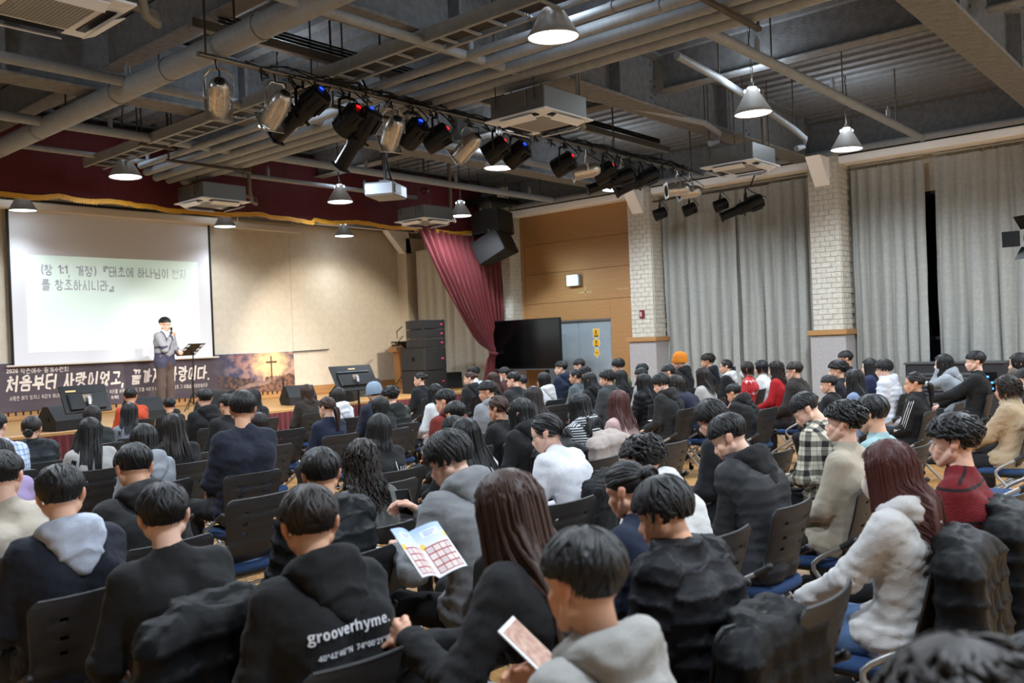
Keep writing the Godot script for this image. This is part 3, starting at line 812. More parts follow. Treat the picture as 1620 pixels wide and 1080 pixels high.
	par_can("silver par can at the right end of the light bar", (at as Callable).call(13.15), -0.12, 0.85, silver, dark)
	# second bar in front of the curtains
	t = thing("wall_light_bar", "thin steel bar carrying four black lights in front of the grey curtains", "lighting bar")
	m = MB.new(); m.tube([Vector3(14.9, 4.36, -9.05), Vector3(14.9, 4.36, -6.65)], 0.018, 8)
	for z in [-8.6, -7.0]: m.tube([Vector3(14.9, 4.36, z), Vector3(15.1, 4.6, z), Vector3(15.45, 4.66, z)], 0.014, 6)
	part("tube", m, steel, t)
	var gl := "black lights on the bar by the curtains"
	var z4 := [-8.9, -8.25, -7.6, -7.1]
	var nm := ["small black light on the curtain bar, beside the brick pillar", "small black light on the curtain bar, second from the pillar", "small black light on the curtain bar, left of the long spot", "long black profile spot slanting down in front of the curtain"]
	for k in 4: black_light(nm[k], Transform3D(Basis(), Vector3(14.9, 4.36, z4[k])).scaled_local(Vector3.ONE * (0.8 if k < 3 else 1.1)), -0.35, 0.6 if k < 3 else 0.55, k == 3, Color(0, 0, 0, 0), dark, gl)
	t = thing("barn_door_spot", "black spotlight with open barn doors cut off by the right edge of the picture", "stage light", T(12.6, 2.78, -2.22, 62))
	m = MB.new(); m.lathe([Vector2(0.0, 0.0), Vector2(0.09, 0.0), Vector2(0.1, -0.1), Vector2(0.1, -0.28), Vector2(0.0, -0.3)], 16, Transform3D(Basis(Vector3.RIGHT, -PI / 2), Vector3.ZERO)); m.tube([Vector3(0, 0, 0.15), Vector3(0.0, 0.1, 0.15), Vector3(0.0, 1.6, 0.15), Vector3(0, 2.6, 0.15)], 0.02, 8)
	part("housing", m, dark, t)
	for k in 4:
		m = MB.new(); m.box(Transform3D(Basis(Vector3(0, 0, 1), k * PI / 2), Vector3.ZERO) * T(0, 0.19, -0.09, 0, -38), Vector3(0.2, 0.2, 0.004))
		part("barn_door", m, dark, t)
	# light that the bar's spots throw on the stage
	for q in [[5.3, 6.7, 1.35, 15.5, 24.0, Color(0.94, 0.96, 1.0)], [6.4, 10.1, 1.25, 15.5, 32.0, Color(0.99, 0.97, 0.96)], [9.6, 13.0, 1.35, 16.0, 48.0, Color(1.0, 0.95, 0.88)], [8.6, 8.1, 1.1, 12.0, 4.0, Color(1.0, 0.96, 0.9)]]:
		var l := SpotLight3D.new()
		l.name = "stage_light"
		add_child(l, true)
		l.position = Vector3(q[0], 3.95, bz - 0.55)
		l.basis = Basis.looking_at((Vector3(q[1], q[2], -17.0) - l.position).normalized())
		l.light_energy = q[4]; l.light_color = q[5]; l.light_size = 0.08
		l.spot_angle = q[3]; l.spot_angle_attenuation = 0.5; l.spot_range = 30.0; l.spot_attenuation = 2.0
		l.shadow_enabled = true

# ---------------------------------------------------------------- lettering
const JAMO := {
	"ㄱ": "0,.1 1,.1 .8,1", "ㄴ": "0,0 0,.9 1,.9", "ㄷ": "1,.05 0,.05 0,.95 1,.95", "ㄹ": "0,0 1,0 1,.48 0,.48 0,1 1,1", "ㅁ": "0,0 1,0 1,1 0,1 0,0", "ㅂ": "0,0 0,1 1,1 1,0|0,.5 1,.5",
	"ㅅ": ".5,0 .5,.3 0,1|.5,.35 1,1", "ㅇ": "O", "ㅈ": "0,.05 1,.05|.5,.05 .5,.35 0,1|.5,.4 1,1", "ㅊ": ".35,0 .65,0|0,.25 1,.25|.5,.25 .5,.5 0,1|.5,.5 1,1", "ㅋ": "0,.1 1,.1 .85,1|0,.52 .92,.52", "ㅌ": "1,0 0,0 0,1 1,1|0,.5 1,.5",
	"ㅍ": "0,0 1,0|0,1 1,1|.3,0 .3,1|.7,0 .7,1", "ㅎ": ".3,0 .7,0|0,.22 1,.22|o"}
const FIRST := "ㄱㄲㄴㄷㄸㄹㅁㅂㅃㅅㅆㅇㅈㅉㅊㅋㅌㅍㅎ"
const LAST := " ㄱㄲㄳㄴㄵㄶㄷㄹㄺㄻㄼㄽㄾㄿㅀㅁㅂㅄㅅㅆㅇㅈㅊㅋㅌㅍㅎ"
const DOUBLE := {"ㄲ": "ㄱ", "ㄸ": "ㄷ", "ㅃ": "ㅂ", "ㅆ": "ㅅ", "ㅉ": "ㅈ"}
# vowels: the strokes of the upright part, and of the lying part
const UPRIGHT := {0: ".35,0 .35,1|.35,.5 1,.5", 1: ".15,0 .15,1|.15,.5 .8,.5|.8,0 .8,1", 2: ".35,0 .35,1|.35,.35 1,.35|.35,.65 1,.65", 4: ".75,0 .75,1|0,.5 .75,.5", 5: "0,.5 .4,.5|.4,0 .4,1|.9,0 .9,1", 6: ".75,0 .75,1|0,.35 .75,.35|0,.65 .75,.65", 7: "0,.35 .4,.35|0,.62 .4,.62|.4,0 .4,1|.9,0 .9,1", 20: ".6,0 .6,1"}
const LYING := {8: "0,.8 1,.8|.5,.1 .5,.8", 12: "0,.8 1,.8|.33,.15 .33,.8|.67,.15 .67,.8", 13: "0,.2 1,.2|.5,.2 .5,1", 17: "0,.2 1,.2|.33,.2 .33,1|.67,.2 .67,1", 18: "0,.5 1,.5"}
const BOTH := {9: [8, 0], 10: [8, 1], 11: [8, 20], 14: [13, 4], 15: [13, 5], 16: [13, 20], 19: [18, 20]}

func strokes(code: String, x: float, y: float, w: float, h: float, out: Array):
	if DOUBLE.has(code):
		strokes(DOUBLE[code], x, y, w * 0.44, h, out); strokes(DOUBLE[code], x + w * 0.56, y, w * 0.44, h, out)
		return
	for s in String(JAMO.get(code, code)).split("|"):
		var line := []
		if s == "O" or s == "o":
			for k in 13:
				var a := TAU * k / 12
				line.append(Vector2(x + w * (0.5 + 0.46 * cos(a)), y + h * ((0.5 + 0.48 * sin(a)) if s == "O" else (0.7 + 0.29 * sin(a)))))
		else:
			for q in s.split(" "):
				var c := q.split(",")
				line.append(Vector2(x + w * float(c[0]), y + h * float(c[1])))
		out.append(line)

# text as flat strokes standing on y = 0 and running along x; brush > 0 makes it hand-brushed
func lettering(text: String, size: float, bold: float, brush := 0.0, squeeze := 1.0) -> MB:
	var m := MB.new()
	var pen := 0.0
	var layer := 0
	var rng := RandomNumberGenerator.new(); rng.seed = text.length()
	for ch in text:
		var code := ch.unicode_at(0)
		var all := []
		var adv := 1.0
		if code >= 0xAC00 and code < 0xD7A4:
			var k := code - 0xAC00
			var ini := FIRST[k / 588]; var vo := (k % 588) / 28; var fin := k % 28
			var hh := 0.92 if fin == 0 else 0.54
			if UPRIGHT.has(vo):
				strokes(ini, 0.06, 0.06, 0.42, hh - 0.08, all); strokes(UPRIGHT[vo], 0.56, 0.0, 0.38, hh, all)
			elif LYING.has(vo):
				strokes(ini, 0.22, 0.02, 0.56, hh * 0.5, all); strokes(LYING[vo], 0.04, hh * 0.58, 0.92, hh * 0.42, all)
			else:
				strokes(ini, 0.08, 0.02, 0.44, hh * 0.5, all); strokes(LYING[BOTH[vo][0]], 0.02, hh * 0.58, 0.58, hh * 0.4, all); strokes(UPRIGHT[BOTH[vo][1]], 0.64, 0.0, 0.32, hh, all)
			if fin > 0: strokes(LAST[fin], 0.2, 0.64, 0.62, 0.32, all)
		elif ch == "『": all = [[Vector2(0.95, 0), Vector2(0.45, 0), Vector2(0.45, 0.45), Vector2(0.6, 0.45), Vector2(0.6, 0.14), Vector2(0.95, 0.14), Vector2(0.95, 0)]]
		elif ch == "』": all = [[Vector2(0.05, 1), Vector2(0.55, 1), Vector2(0.55, 0.55), Vector2(0.4, 0.55), Vector2(0.4, 0.86), Vector2(0.05, 0.86), Vector2(0.05, 1)]]
		elif ch == " ": adv = 0.36
		elif ch == ",": all = [[Vector2(0.12, 0.9), Vector2(0.05, 1.12)]]; adv = 0.34
		elif ch == ".": all = [[Vector2(0.1, 0.93), Vector2(0.13, 0.95)]]; adv = 0.34
		else:
			var tm := text_mesh(ch, size * 0.80)
			var a := tm.get_mesh_arrays()
			if a[Mesh.ARRAY_VERTEX] != null and a[Mesh.ARRAY_VERTEX].size():
				var lo := 9.0; var hi := -9.0
				for q in a[Mesh.ARRAY_VERTEX]: lo = minf(lo, q.x); hi = maxf(hi, q.x)
				var k := m.v.size()
				for q in a[Mesh.ARRAY_VERTEX]:
					m.v.append(Vector3(pen + q.x - lo + size * 0.05, q.y - size * 0.04, 0.002)); m.n.append(Vector3(0, 0, 1)); m.t.append(Vector2.ZERO)
				for q in a[Mesh.ARRAY_INDEX]: m.i.append(q + k)
				pen += hi - lo + size * 0.1
			continue
		for line in all:
			for k in line.size():
				if brush > 0: line[k] += Vector2(rng.randf_range(-1, 1), rng.randf_range(-1, 1)) * brush * 0.06
			for k in line.size():
				var wa: float = bold * (1.0 if brush == 0 else lerpf(1.25, 0.7, float(k) / line.size()))
				var a: Vector2 = line[k]
				layer = (layer + 1) % 12
				var p := Vector3(pen + (a.x * squeeze + (1 - a.y) * brush * 0.2) * size, (1 - a.y) * size, layer * 0.0006)
				for j in 6:
					var w0 := TAU * j / 6; var w1 := TAU * (j + 1) / 6
					m.tri(p, p + Vector3(cos(w0), sin(w0), 0) * wa * size * 0.5, p + Vector3(cos(w1), sin(w1), 0) * wa * size * 0.5)
				if k + 1 < line.size():
					var e: Vector2 = line[k + 1]
					var q := Vector3(pen + (e.x * squeeze + (1 - e.y) * brush * 0.2) * size, (1 - e.y) * size, p.z + 0.0003)
					p.z += 0.0003
					var d := (q - p).normalized()
					var s := Vector3(-d.y, d.x, 0) * wa * size * 0.5
					m.quad(p - s, q - s, q + s, p + s)
		pen += (adv * squeeze + 0.1) * size
	return m

func text_mesh(s: String, height: float, bold := true) -> TextMesh:
	var f := SystemFont.new()
	f.font_names = PackedStringArray(["Droid Sans"])
	f.font_weight = 700 if bold else 400
	var t := TextMesh.new()
	t.text = s; t.font = f; t.font_size = 48; t.pixel_size = height / 36.0; t.depth = 0.0
	t.horizontal_alignment = HORIZONTAL_ALIGNMENT_LEFT; t.vertical_alignment = VERTICAL_ALIGNMENT_BOTTOM
	return t

func width_of(m: MB) -> float:
	var hi := 0.0
	for q in m.v: hi = maxf(hi, q.x)
	return hi

# ---------------------------------------------------------------- the stage
func stage_things():
	var dark := mt("black_metal")
	var cab := grain("speaker_black", Color(0.035, 0.037, 0.042), Color(0.055, 0.057, 0.063), 0.6, 6.0, 0.3, false)
	var mesh_front := grain("speaker_grille", Color(0.10, 0.10, 0.105), Color(0.14, 0.14, 0.145), 0.7, 20.0, 0.5, false)
	var maple := wood("stage_maple", Color(0.70, 0.52, 0.31), Color(0.78, 0.60, 0.38), Vector3(0.8, 3.0, 6.0), 0.4)
	var oak := mt("oak_panel")
	var p := Node3D.new(); p.name = "trim_stage"; p.set_meta("kind", "structure"); add_child(p)
	var m := MB.new(); m.bx(5.6, 0.345, -15.2, 20.0, 0.68, 3.5); part("platform", m, maple, p)
	m = MB.new(); m.bx(5.6, 0.66, -13.42, 20.0, 0.06, 0.07, 0.01); part("edge_board", m, maple, p)
	m = MB.new(); m.bx(5.6, 0.79, -16.965, 20.0, 0.2, 0.06, 0.006); m.bx(5.6, 0.73, -16.93, 20.0, 0.08, 0.08, 0.006)
	part("skirting", m, oak, p)
	m = MB.new()
	for k in 60:
		if k % 10 < 8: m.bx(4.6 + k * 0.125 + 0.05 * (k / 10), 0.80, -16.933, 0.028, 0.1, 0.012)
	part("vent_slots", m, dark, p)
	# red skirt
	var red := mt("red_velvet")
	var pts := PackedVector3Array(); var nu := 1500
	for b in 3:
		for a in nu:
			var x := -3.9 + 18.9 * a / (nu - 1)
			pts.append(Vector3(x, 0.02 + 0.31 * b, -13.36 + sin(x * 62.0 + 2.0 * sin(x * 3.0)) * 0.018 * (1.2 - 0.35 * b)))
	m = MB.new(); m.grid(pts, nu, 3)
	one("stage_skirt", m, red, "pleated red cloth skirt hanging along the front edge of the stage", "skirt")
	# back corner pillar and brackets
	m = MB.new(); m.bx(15.75, 2.4, -16.83, 0.9, 4.2, 0.36, 0.01)
	var cp := struct("wall_pillar_stage", m, mt("cream_plaster"))
	m = MB.new(); m.prism(PackedVector2Array([Vector2(14.6, 4.75), Vector2(15.4, 4.75), Vector2(15.5, 4.1), Vector2(15.25, 4.1)]), 0.2, Transform3D(Basis(), Vector3(0, 0, -16.85)))
	m.bx(14.0, 4.68, -16.7, 3.5, 0.06, 0.12)
	part("haunch", m, mt("cream_band"), cp)
	m = MB.new(); m.bx(5.6, 4.9, -16.8, 20.0, 0.5, 0.35); m.bx(5.6, 4.66, -16.3, 20.0, 0.03, 0.05); m.bx(5.6, 4.60, -15.6, 20.0, 0.03, 0.05)
	struct("trim_stage_top", m, mt("sprayed_grey"))
	m = MB.new(); m.bx(12.0, 2.6, -16.999, 0.006, 3.6, 0.004); m.bx(8.9, 2.6, -16.999, 0.006, 3.6, 0.004)
	struct("trim_wall_seam", m, mt("seam", Color(0.55, 0.52, 0.46), 0.9))
	# projection screen
	var s := thing("projection_screen", "large white projection screen with Korean scripture text on the stage wall", "projection screen")
	m = MB.new(); m.bx(7.9, 4.52, -16.82, 4.3, 0.16, 0.2, 0.02); part("casing", m, mt("casing_white", Color(0.80, 0.76, 0.70), 0.5), s)
	var cloth := mt("screen_cloth", Color(0.86, 0.86, 0.87), 0.85)
	m = MB.new(); m.bx(7.915, 3.06, -16.80, 3.86, 2.80, 0.006); part("cloth", m, cloth, s)
	for x in [5.965, 9.865]:
		m = MB.new(); m.bx(x, 3.06, -16.80, 0.05, 2.80, 0.007); part("black_border", m, mt("border_black", Color(0.02, 0.02, 0.02), 0.8), s)
	m = MB.new(); m.tube([Vector3(5.86, 1.66, -16.80), Vector3(9.98, 1.66, -16.80)], 0.018, 8); part("bottom_bar", m, mt("casing_white"), s)
	# a glowing panel on the cloth stands in for the projector's light
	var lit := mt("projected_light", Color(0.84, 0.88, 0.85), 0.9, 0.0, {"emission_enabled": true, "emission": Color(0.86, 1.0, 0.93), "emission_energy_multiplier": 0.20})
	m = MB.new(); m.bx(7.9, 2.77, -16.795, 3.34, 1.76, 0.004); part("projection_glow", m, lit, s)
	var ink := mt("projected_text_glow", Color(0.60, 0.58, 0.62), 0.9, 0.0, {"emission_enabled": true, "emission": Color(0.9, 0.9, 1.0), "emission_energy_multiplier": 0.05})  # projected letters, given a weak glow of their own too
	var ink2 := mt("projected_text_glow_faint", Color(0.72, 0.72, 0.74), 0.9, 0.0, {"emission_enabled": true, "emission": Color(0.9, 0.95, 1.0), "emission_energy_multiplier": 0.12})
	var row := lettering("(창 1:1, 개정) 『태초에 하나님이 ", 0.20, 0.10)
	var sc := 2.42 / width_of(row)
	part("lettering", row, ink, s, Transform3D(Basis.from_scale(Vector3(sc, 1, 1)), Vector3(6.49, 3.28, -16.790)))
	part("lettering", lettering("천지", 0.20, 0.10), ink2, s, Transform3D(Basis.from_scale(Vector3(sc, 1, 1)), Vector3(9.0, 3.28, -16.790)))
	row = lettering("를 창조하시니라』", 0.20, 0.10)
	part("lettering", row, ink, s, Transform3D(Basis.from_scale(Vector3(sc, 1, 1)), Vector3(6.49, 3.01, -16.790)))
	m = MB.new(); m.bx(11.2, 4.47, -16.7, 1.75, 0.14, 0.12, 0.015)
	for x in [10.5, 11.9]: m.tube([Vector3(x, 4.5, -16.7), Vector3(x, 4.75, -16.7)], 0.01, 6)
	one("rolled_screen", m, mt("casing_white"), "smaller white rolled-up screen casing hanging right of the projection screen", "screen casing")
	# banner
	var bn := thing("banner", "long dark banner with brushed Korean lettering and a sunlit cross along the stage wall", "banner")
	m = MB.new()
	m.v = PackedVector3Array([Vector3(5.40, 0.845, -16.90), Vector3(11.94, 0.845, -16.90), Vector3(11.94, 1.71, -16.91), Vector3(5.40, 1.71, -16.91)])
	m.n = PackedVector3Array([Vector3(0, 0, 1), Vector3(0, 0, 1), Vector3(0, 0, 1), Vector3(0, 0, 1)])
	m.t = PackedVector2Array([Vector2(0, 1), Vector2(1, 1), Vector2(1, 0), Vector2(0, 0)])
	m.i = PackedInt32Array([0, 2, 1, 0, 3, 2])
	var bm := mt("banner_print", Color.WHITE, 0.55)
	bm.albedo_texture = banner_print()
	part("print", m, bm, bn)
	m = MB.new(); m.bx(8.67, 1.28, -16.92, 6.56, 0.875, 0.008); part("backing", m, mt("banner_white", Color(0.85, 0.83, 0.82), 0.6), bn)
	var cream := mt("banner_cream", Color(0.90, 0.84, 0.78), 0.6)
	row = lettering("2026 작은예수 동계수련회", 0.095, 0.10)
	part("lettering", row, cream, bn, Transform3D(Basis.from_scale(Vector3(1.06 / width_of(row), 1, 1)), Vector3(5.88, 1.515, -16.897)))
	row = lettering("처음부터 사랑이었고, 끝까지 사랑이다.", 0.28, 0.125, 0.8, 0.82)
	part("lettering", row, cream, bn, Transform3D(Basis.from_scale(Vector3(3.93 / width_of(row), 1, 1)), Vector3(5.86, 1.20, -16.896)))
	row = lettering("사랑은 여기 있으니 우리가 하나님을 사랑한 것이 아니요 하나님이 우리를 사랑하사 우리 죄를 속하기 위하여 화목 제물로 그 아들을 보내셨음이라", 0.078, 0.10)
	part("lettering", row, cream, bn, Transform3D(Basis.from_scale(Vector3(3.83 / width_of(row), 1, 1)), Vector3(5.92, 1.045, -16.897)))
	row = lettering("[요일 4:10]", 0.075, 0.10)
	part("lettering", row, cream, bn, Transform3D(Basis.from_scale(Vector3(0.34 / width_of(row), 1, 1)), Vector3(7.52, 0.93, -16.897)))
	m = MB.new(); m.tube([Vector3(11.9, 1.70, -16.88), Vector3(12.92, 1.72, -16.88)], 0.014, 8)
	one("banner_rod", m, mt("bar_steel"), "bare metal rod sticking out of the right end of the banner", "rod")
	# hanging loudspeakers
	for k in 2:
		var t := thing("hanging_loudspeaker", ["upper black loudspeaker hanging over the red stage curtain", "lower black loudspeaker hanging tilted over the red stage curtain"][k], "loudspeaker", T(14.45, 4.36 - k * 0.55, -12.95 + 0.05 * k, 22, [-4, -24][k]), "hanging loudspeakers")
		m = MB.new()
		m.prism(PackedVector2Array([Vector2(-0.5, 0.36), Vector2(0.5, 0.36), Vector2(0.30, -0.34), Vector2(-0.30, -0.34)]), 0.50, Transform3D(Basis(Vector3.RIGHT, PI / 2), Vector3(0, 0.25, 0)))
		part("cabinet", m, cab, t)
		m = MB.new(); m.bx(0, 0, 0.37, 0.97, 0.47, 0.02, 0.006); part("grille", m, cab, t)
		m = MB.new(); m.box(T(0.40, 0.0, 0.0, -16), Vector3(0.01, 0.2, 0.05), 0.004); m.bx(0.36, -0.16, 0.385, 0.05, 0.11, 0.004); part("badge", m, mt("badge_grey", Color(0.4, 0.42, 0.45), 0.4, 0.5), t)
		m = MB.new()
		for x in [-0.42, 0.42]: m.tube([Vector3(x, 0.12, 0.2), Vector3(x, 0.32 + 0.3 * (1 - k), 0.2)], 0.012, 6)
		part("link", m, mt("badge_grey"), t)
	m = MB.new(); m.bx(14.5, 4.82, -12.95, 1.0, 0.12, 0.8, 0.01)
	for x in [14.05, 14.95]:
		for j in 14: m.ball(Vector3(x, 4.88 + j * 0.045, -12.9), Vector3(0.012, 0.03, 0.006) if j % 2 else Vector3(0.006, 0.03, 0.012), 6, 4)
	one("flying_frame", m, dark, "black flying frame and chains above the two hanging loudspeakers", "frame")
	# loudspeaker stack on the stage
	var pink := mt("pink_badge", Color(0.75, 0.2, 0.35), 0.5)
	for k in 5:
		var sub := k < 2
		var hgt := 0.49 if sub else 0.19
		var y0 := 0.69 + (k * 0.495 if sub else 0.99 + (k - 2) * 0.2)
		var t := thing("subwoofer" if sub else "line_array_box", ["bottom black subwoofer of the loudspeaker stack on the stage", "upper black subwoofer with a round port hole under the three slim speakers", "lowest of three slim black speakers on the stack", "middle of three slim black speakers on the stack", "top slim black speaker of the stack"][k], "loudspeaker", T(13.28, y0, -14.02 if sub else -13.98, 0), "" if sub else "slim speakers of the stack")
		m = MB.new()
		if sub: m.bx(0, hgt * 0.5, 0, 0.66, hgt, 0.74, 0.006)
		else: m.prism(PackedVector2Array([Vector2(-0.32, 0.33), Vector2(0.32, 0.33), Vector2(0.32, -0.12), Vector2(0.2, -0.36), Vector2(-0.2, -0.36), Vector2(-0.32, -0.12)]), hgt, Transform3D(Basis(Vector3.RIGHT, PI / 2), Vector3(0, hgt, 0)) * T(0, 0, 0, 0, 0, 0))
		part("cabinet", m, cab, t)
		m = MB.new(); m.bx(0, hgt * 0.5, 0.375 if sub else 0.335, 0.63, hgt - 0.02, 0.015, 0.004); part("grille", m, cab, t)
		m = MB.new(); m.bx(0.2, hgt * 0.5, 0.386 if sub else 0.346, 0.06, 0.028, 0.006); part("badge", m, pink, t)
		m = MB.new(); m.bx(-0.333 if sub else -0.323, hgt * 0.5, 0.0 if sub else 0.1, 0.012, hgt - 0.02, 0.70 if sub else 0.42); part("side_panel", m, mesh_front, t)
		m = MB.new()
		if sub: m.lathe([Vector2(0.0, 0.0), Vector2(0.05, 0.004), Vector2(0.055, 0.0)], 12, Transform3D(Basis(Vector3(0, 0, 1), PI / 2), Vector3(-0.34, hgt * 0.5, 0.03)))
		else:
			for x in [-0.31, 0.31]: m.bx(x, hgt + 0.0, 0.3, 0.02, 0.03, 0.04, 0.004)
		part("handle" if sub else "rigging_pin", m, dark if sub else mt("badge_grey"), t)
	m = MB.new(); m.tube([Vector3(12.95, 2.16, -14.3), Vector3(12.85, 2.05, -14.38), Vector3(12.87, 1.9, -14.4), Vector3(12.96, 1.95, -14.3), Vector3(12.86, 1.8, -14.4), Vector3(12.82, 1.68, -14.38), Vector3(12.95, 1.7, -14.28)], 0.012, 6)
	one("speaker_cable", m, dark, "black cable looping down the left side of the slim speakers", "cable")
	# wedge monitors
	var wl := [[5.56, -13.78, 12, "black wedge monitor on the stage edge under the left television"], [7.03, -14.25, -4, "wide black wedge monitor on the stage in front of the speaker's feet"], [10.15, -14.28, -12, "black wedge monitor on the stage behind the brown-haired woman"], [11.0, -13.95, 40, "black wedge monitor on its side below the tilted television"], [12.25, -14.75, -25, "black wedge monitor behind the right-hand television"], [14.9, -14.85, -42, "black wedge monitor between the speaker stack and the red curtain"]]
	for q in wl:
		var t := thing("wedge_monitor", q[3], "loudspeaker", T(q[0], 0.69, q[1], q[2]), "wedge monitors on the stage")
		m = MB.new()
		m.prism(PackedVector2Array([Vector2(-0.24, 0.0), Vector2(0.2, 0.0), Vector2(0.27, 0.10), Vector2(0.06, 0.36), Vector2(-0.06, 0.36), Vector2(-0.24, 0.15)]), 0.56, Transform3D(Basis(Vector3.UP, PI / 2), Vector3(-0.28, 0, 0)))
		part("cabinet", m, cab, t)
		m = MB.new(); m.box(Transform3D(Basis(Vector3.RIGHT, -0.86), Vector3(0, 0.26, -0.155)), Vector3(0.54, 0.02, 0.27), 0.006); part("grille", m, mesh_front, t)
		m = MB.new()
		for x in [-0.284, 0.284]: m.bx(x, 0.17, 0.02, 0.012, 0.07, 0.12, 0.008)
		part("handle", m, dark, t)
	var rs := thing("round_speaker", "round-edged black floor amplifier with small red and white lights", "loudspeaker", T(8.2, 0.69, -13.95, 20))
	m = MB.new()
	var arc := PackedVector2Array([Vector2(0.28, 0), Vector2(0.28, 0.12)])
	for k in 9: arc.append(Vector2(0.2 - 0.5 * sin(k * PI / 16), 0.4 * cos(k * PI / 16)))
	arc.append(Vector2(-0.3, 0))
	m.prism(arc, 0.5, Transform3D(Basis(), Vector3(0, 0, -0.25))); part("cabinet", m, cab, rs)
	m = MB.new()
	for k in 3: m.bx(0.02 + k * 0.05, 0.16 + 0.01 * k, 0.254, 0.025, 0.02, 0.006)
	part("led_light", m, mt("led_red", Color(1, 0.15, 0.15), 0.4, 0, {"emission_enabled": true, "emission": Color(1, 0.15, 0.15), "emission_energy_multiplier": 1.5}), rs)
	# televisions on stands that face the stage
	for k in 2:
		var q: Array = [[10.35, 1.18, -12.8, -4.0, -33.0, "tilted black television on a tripod stand before the stage, seen from behind"], [5.50, 1.17, -12.85, 8.0, -24.0, "tilted black television at the left of the stage front, seen from behind"]][k]
		var t := thing("stage_television", q[5], "television", Transform3D(), "televisions facing the stage")
		var xf := T(q[0], q[1], q[2], q[3], q[4])
		var wd := 0.92 if k == 0 else 0.70
		m = MB.new(); m.box(xf * T(0, 0, 0), Vector3(wd, 0.54 if k == 0 else 0.42, 0.03), 0.006); part("casing", m, mt("tv_plastic", Color(0.045, 0.043, 0.04), 0.35), t)
		m = MB.new(); m.box(xf * T(0, -0.05, 0.028), Vector3(wd * 0.78, 0.26, 0.04), 0.015); part("back_cover", m, mt("tv_plastic"), t)
		m = MB.new(); m.box(xf * T(0, 0, -0.0165), Vector3(wd - 0.03, 0.36 if k else 0.5, 0.002)); part("screen", m, mt("tv_glass", Color(0.02, 0.02, 0.025), 0.12), t)
		m = MB.new(); m.box(xf * T(0, -0.01, 0.052), Vector3(0.13, 0.11, 0.006), 0.002); part("mount_plate", m, mt("plate_tan", Color(0.55, 0.48, 0.40), 0.4, 0.6), t)
		m = MB.new(); m.box(xf * (T(0.0, 0.19, 0.018) if k == 0 else T(-0.2, 0.12, 0.02)), Vector3(0.15, 0.026, 0.004)); part("label", m, mt("label_cream", Color(0.8, 0.68, 0.45), 0.5), t)
		m = MB.new()
		if k == 0:
			m.box(xf * T(0, 0.115, 0.03), Vector3(0.7, 0.02, 0.03), 0.004)
			part("top_rail", m, mt("badge_grey"), t); m = MB.new()
		var hub := xf * Vector3(0, -0.02, 0.09)
		m.tube([xf * Vector3(0, -0.01, 0.05), hub, hub + Vector3(0.0, -0.1, 0.02)], 0.028, 8); part("swivel", m, mt("swivel_silver", Color(0.7, 0.7, 0.72), 0.3, 0.8), t)
		m = MB.new(); m.tube([hub + Vector3(0, -0.08, 0.02), Vector3(hub.x, 0.30, hub.z + 0.02)], 0.02, 10); m.tube([Vector3(hub.x, 0.62, hub.z + 0.02), Vector3(hub.x, 0.1, hub.z + 0.02)], 0.027, 10); part("pole", m, dark, t)
		for j in 3:
			m = MB.new(); var d := Vector3(cos(j * TAU / 3 + 0.5), 0, sin(j * TAU / 3 + 0.5)); var c := Vector3(hub.x, 0, hub.z + 0.02)
			m.tube([c + Vector3(0, 0.5, 0), c + d * 0.36 + Vector3(0, 0.02, 0)], 0.014, 6); m.tube([c + Vector3(0, 0.2, 0), c + d * 0.2 + Vector3(0, 0.24, 0)], 0.008, 5); part("leg", m, dark, t)
	music_stand("black music stand with a tilted perforated desk in front of the man on the stage", T(8.42, 0.69, -15.1, 205), 1.14, -50.0, dark)
	music_stand("slim black music stand beside the wooden lectern", T(14.55, 0.69, -16.1, 120), 1.02, -35.0, dark)
	# lectern
	var le := thing("lectern", "light oak lectern with gabled top and three dark bars at the stage's right end", "lectern", T(14.85, 0.69, -16.25, -15))
	m = MB.new(); m.prism(PackedVector2Array([Vector2(-0.28, 0), Vector2(0.28, 0), Vector2(0.34, 0.92), Vector2(-0.34, 0.92)]), 0.34, Transform3D(Basis(), Vector3(0, 0, -0.17))); part("body", m, oak, le)
	m = MB.new(); m.prism(PackedVector2Array([Vector2(-0.42, 0.90), Vector2(0.42, 0.90), Vector2(0.42, 1.0), Vector2(0.2, 1.14), Vector2(-0.2, 1.14), Vector2(-0.42, 1.0)]), 0.46, Transform3D(Basis(), Vector3(0, 0, -0.23))); part("top", m, oak, le)
	m = MB.new()
	for k in 3: m.bx(-0.06 + k * 0.06, 0.78, 0.173, 0.022, 0.16, 0.006)
	part("emblem", m, mt("emblem_dark", Color(0.12, 0.08, 0.05), 0.6), le)
	m = MB.new()
	for k in 12: m.bx(-0.2 + k * 0.036, 0.60, 0.173, 0.022, 0.026, 0.004)
	part("lettering", m, mt("letter_maroon", Color(0.40, 0.10, 0.12), 0.6), le)
	m = MB.new(); m.bx(0, 0.02, 0, 0.62, 0.04, 0.42, 0.008); part("base", m, oak, le)
	# big television by the door
	var tv := thing("large_television", "large switched-off black television on a wheeled stand in front of the door", "television", T(14.9, 0, -12.42, -90))
	m = MB.new(); m.bx(0, 1.66, 0, 1.95, 1.10, 0.06, 0.01); part("casing", m, mt("tv_bezel", Color(0.05, 0.05, 0.055), 0.35, 0.3), tv)
	m = MB.new(); m.bx(0, 1.665, 0.0305, 1.91, 1.05, 0.003); part("screen", m, mt("tv_screen", Color(0.012, 0.012, 0.016), 0.16), tv)
	m = MB.new(); m.bx(0, 1.10, 0.012, 1.95, 0.022, 0.065, 0.003); part("lower_bezel", m, mt("bezel_silver", Color(0.5, 0.5, 0.52), 0.35, 0.7), tv)
	for x in [-0.5, 0.5]:
		m = MB.new(); m.bx(x, 0.75, -0.07, 0.08, 1.4, 0.05, 0.006); part("post", m, dark, tv)
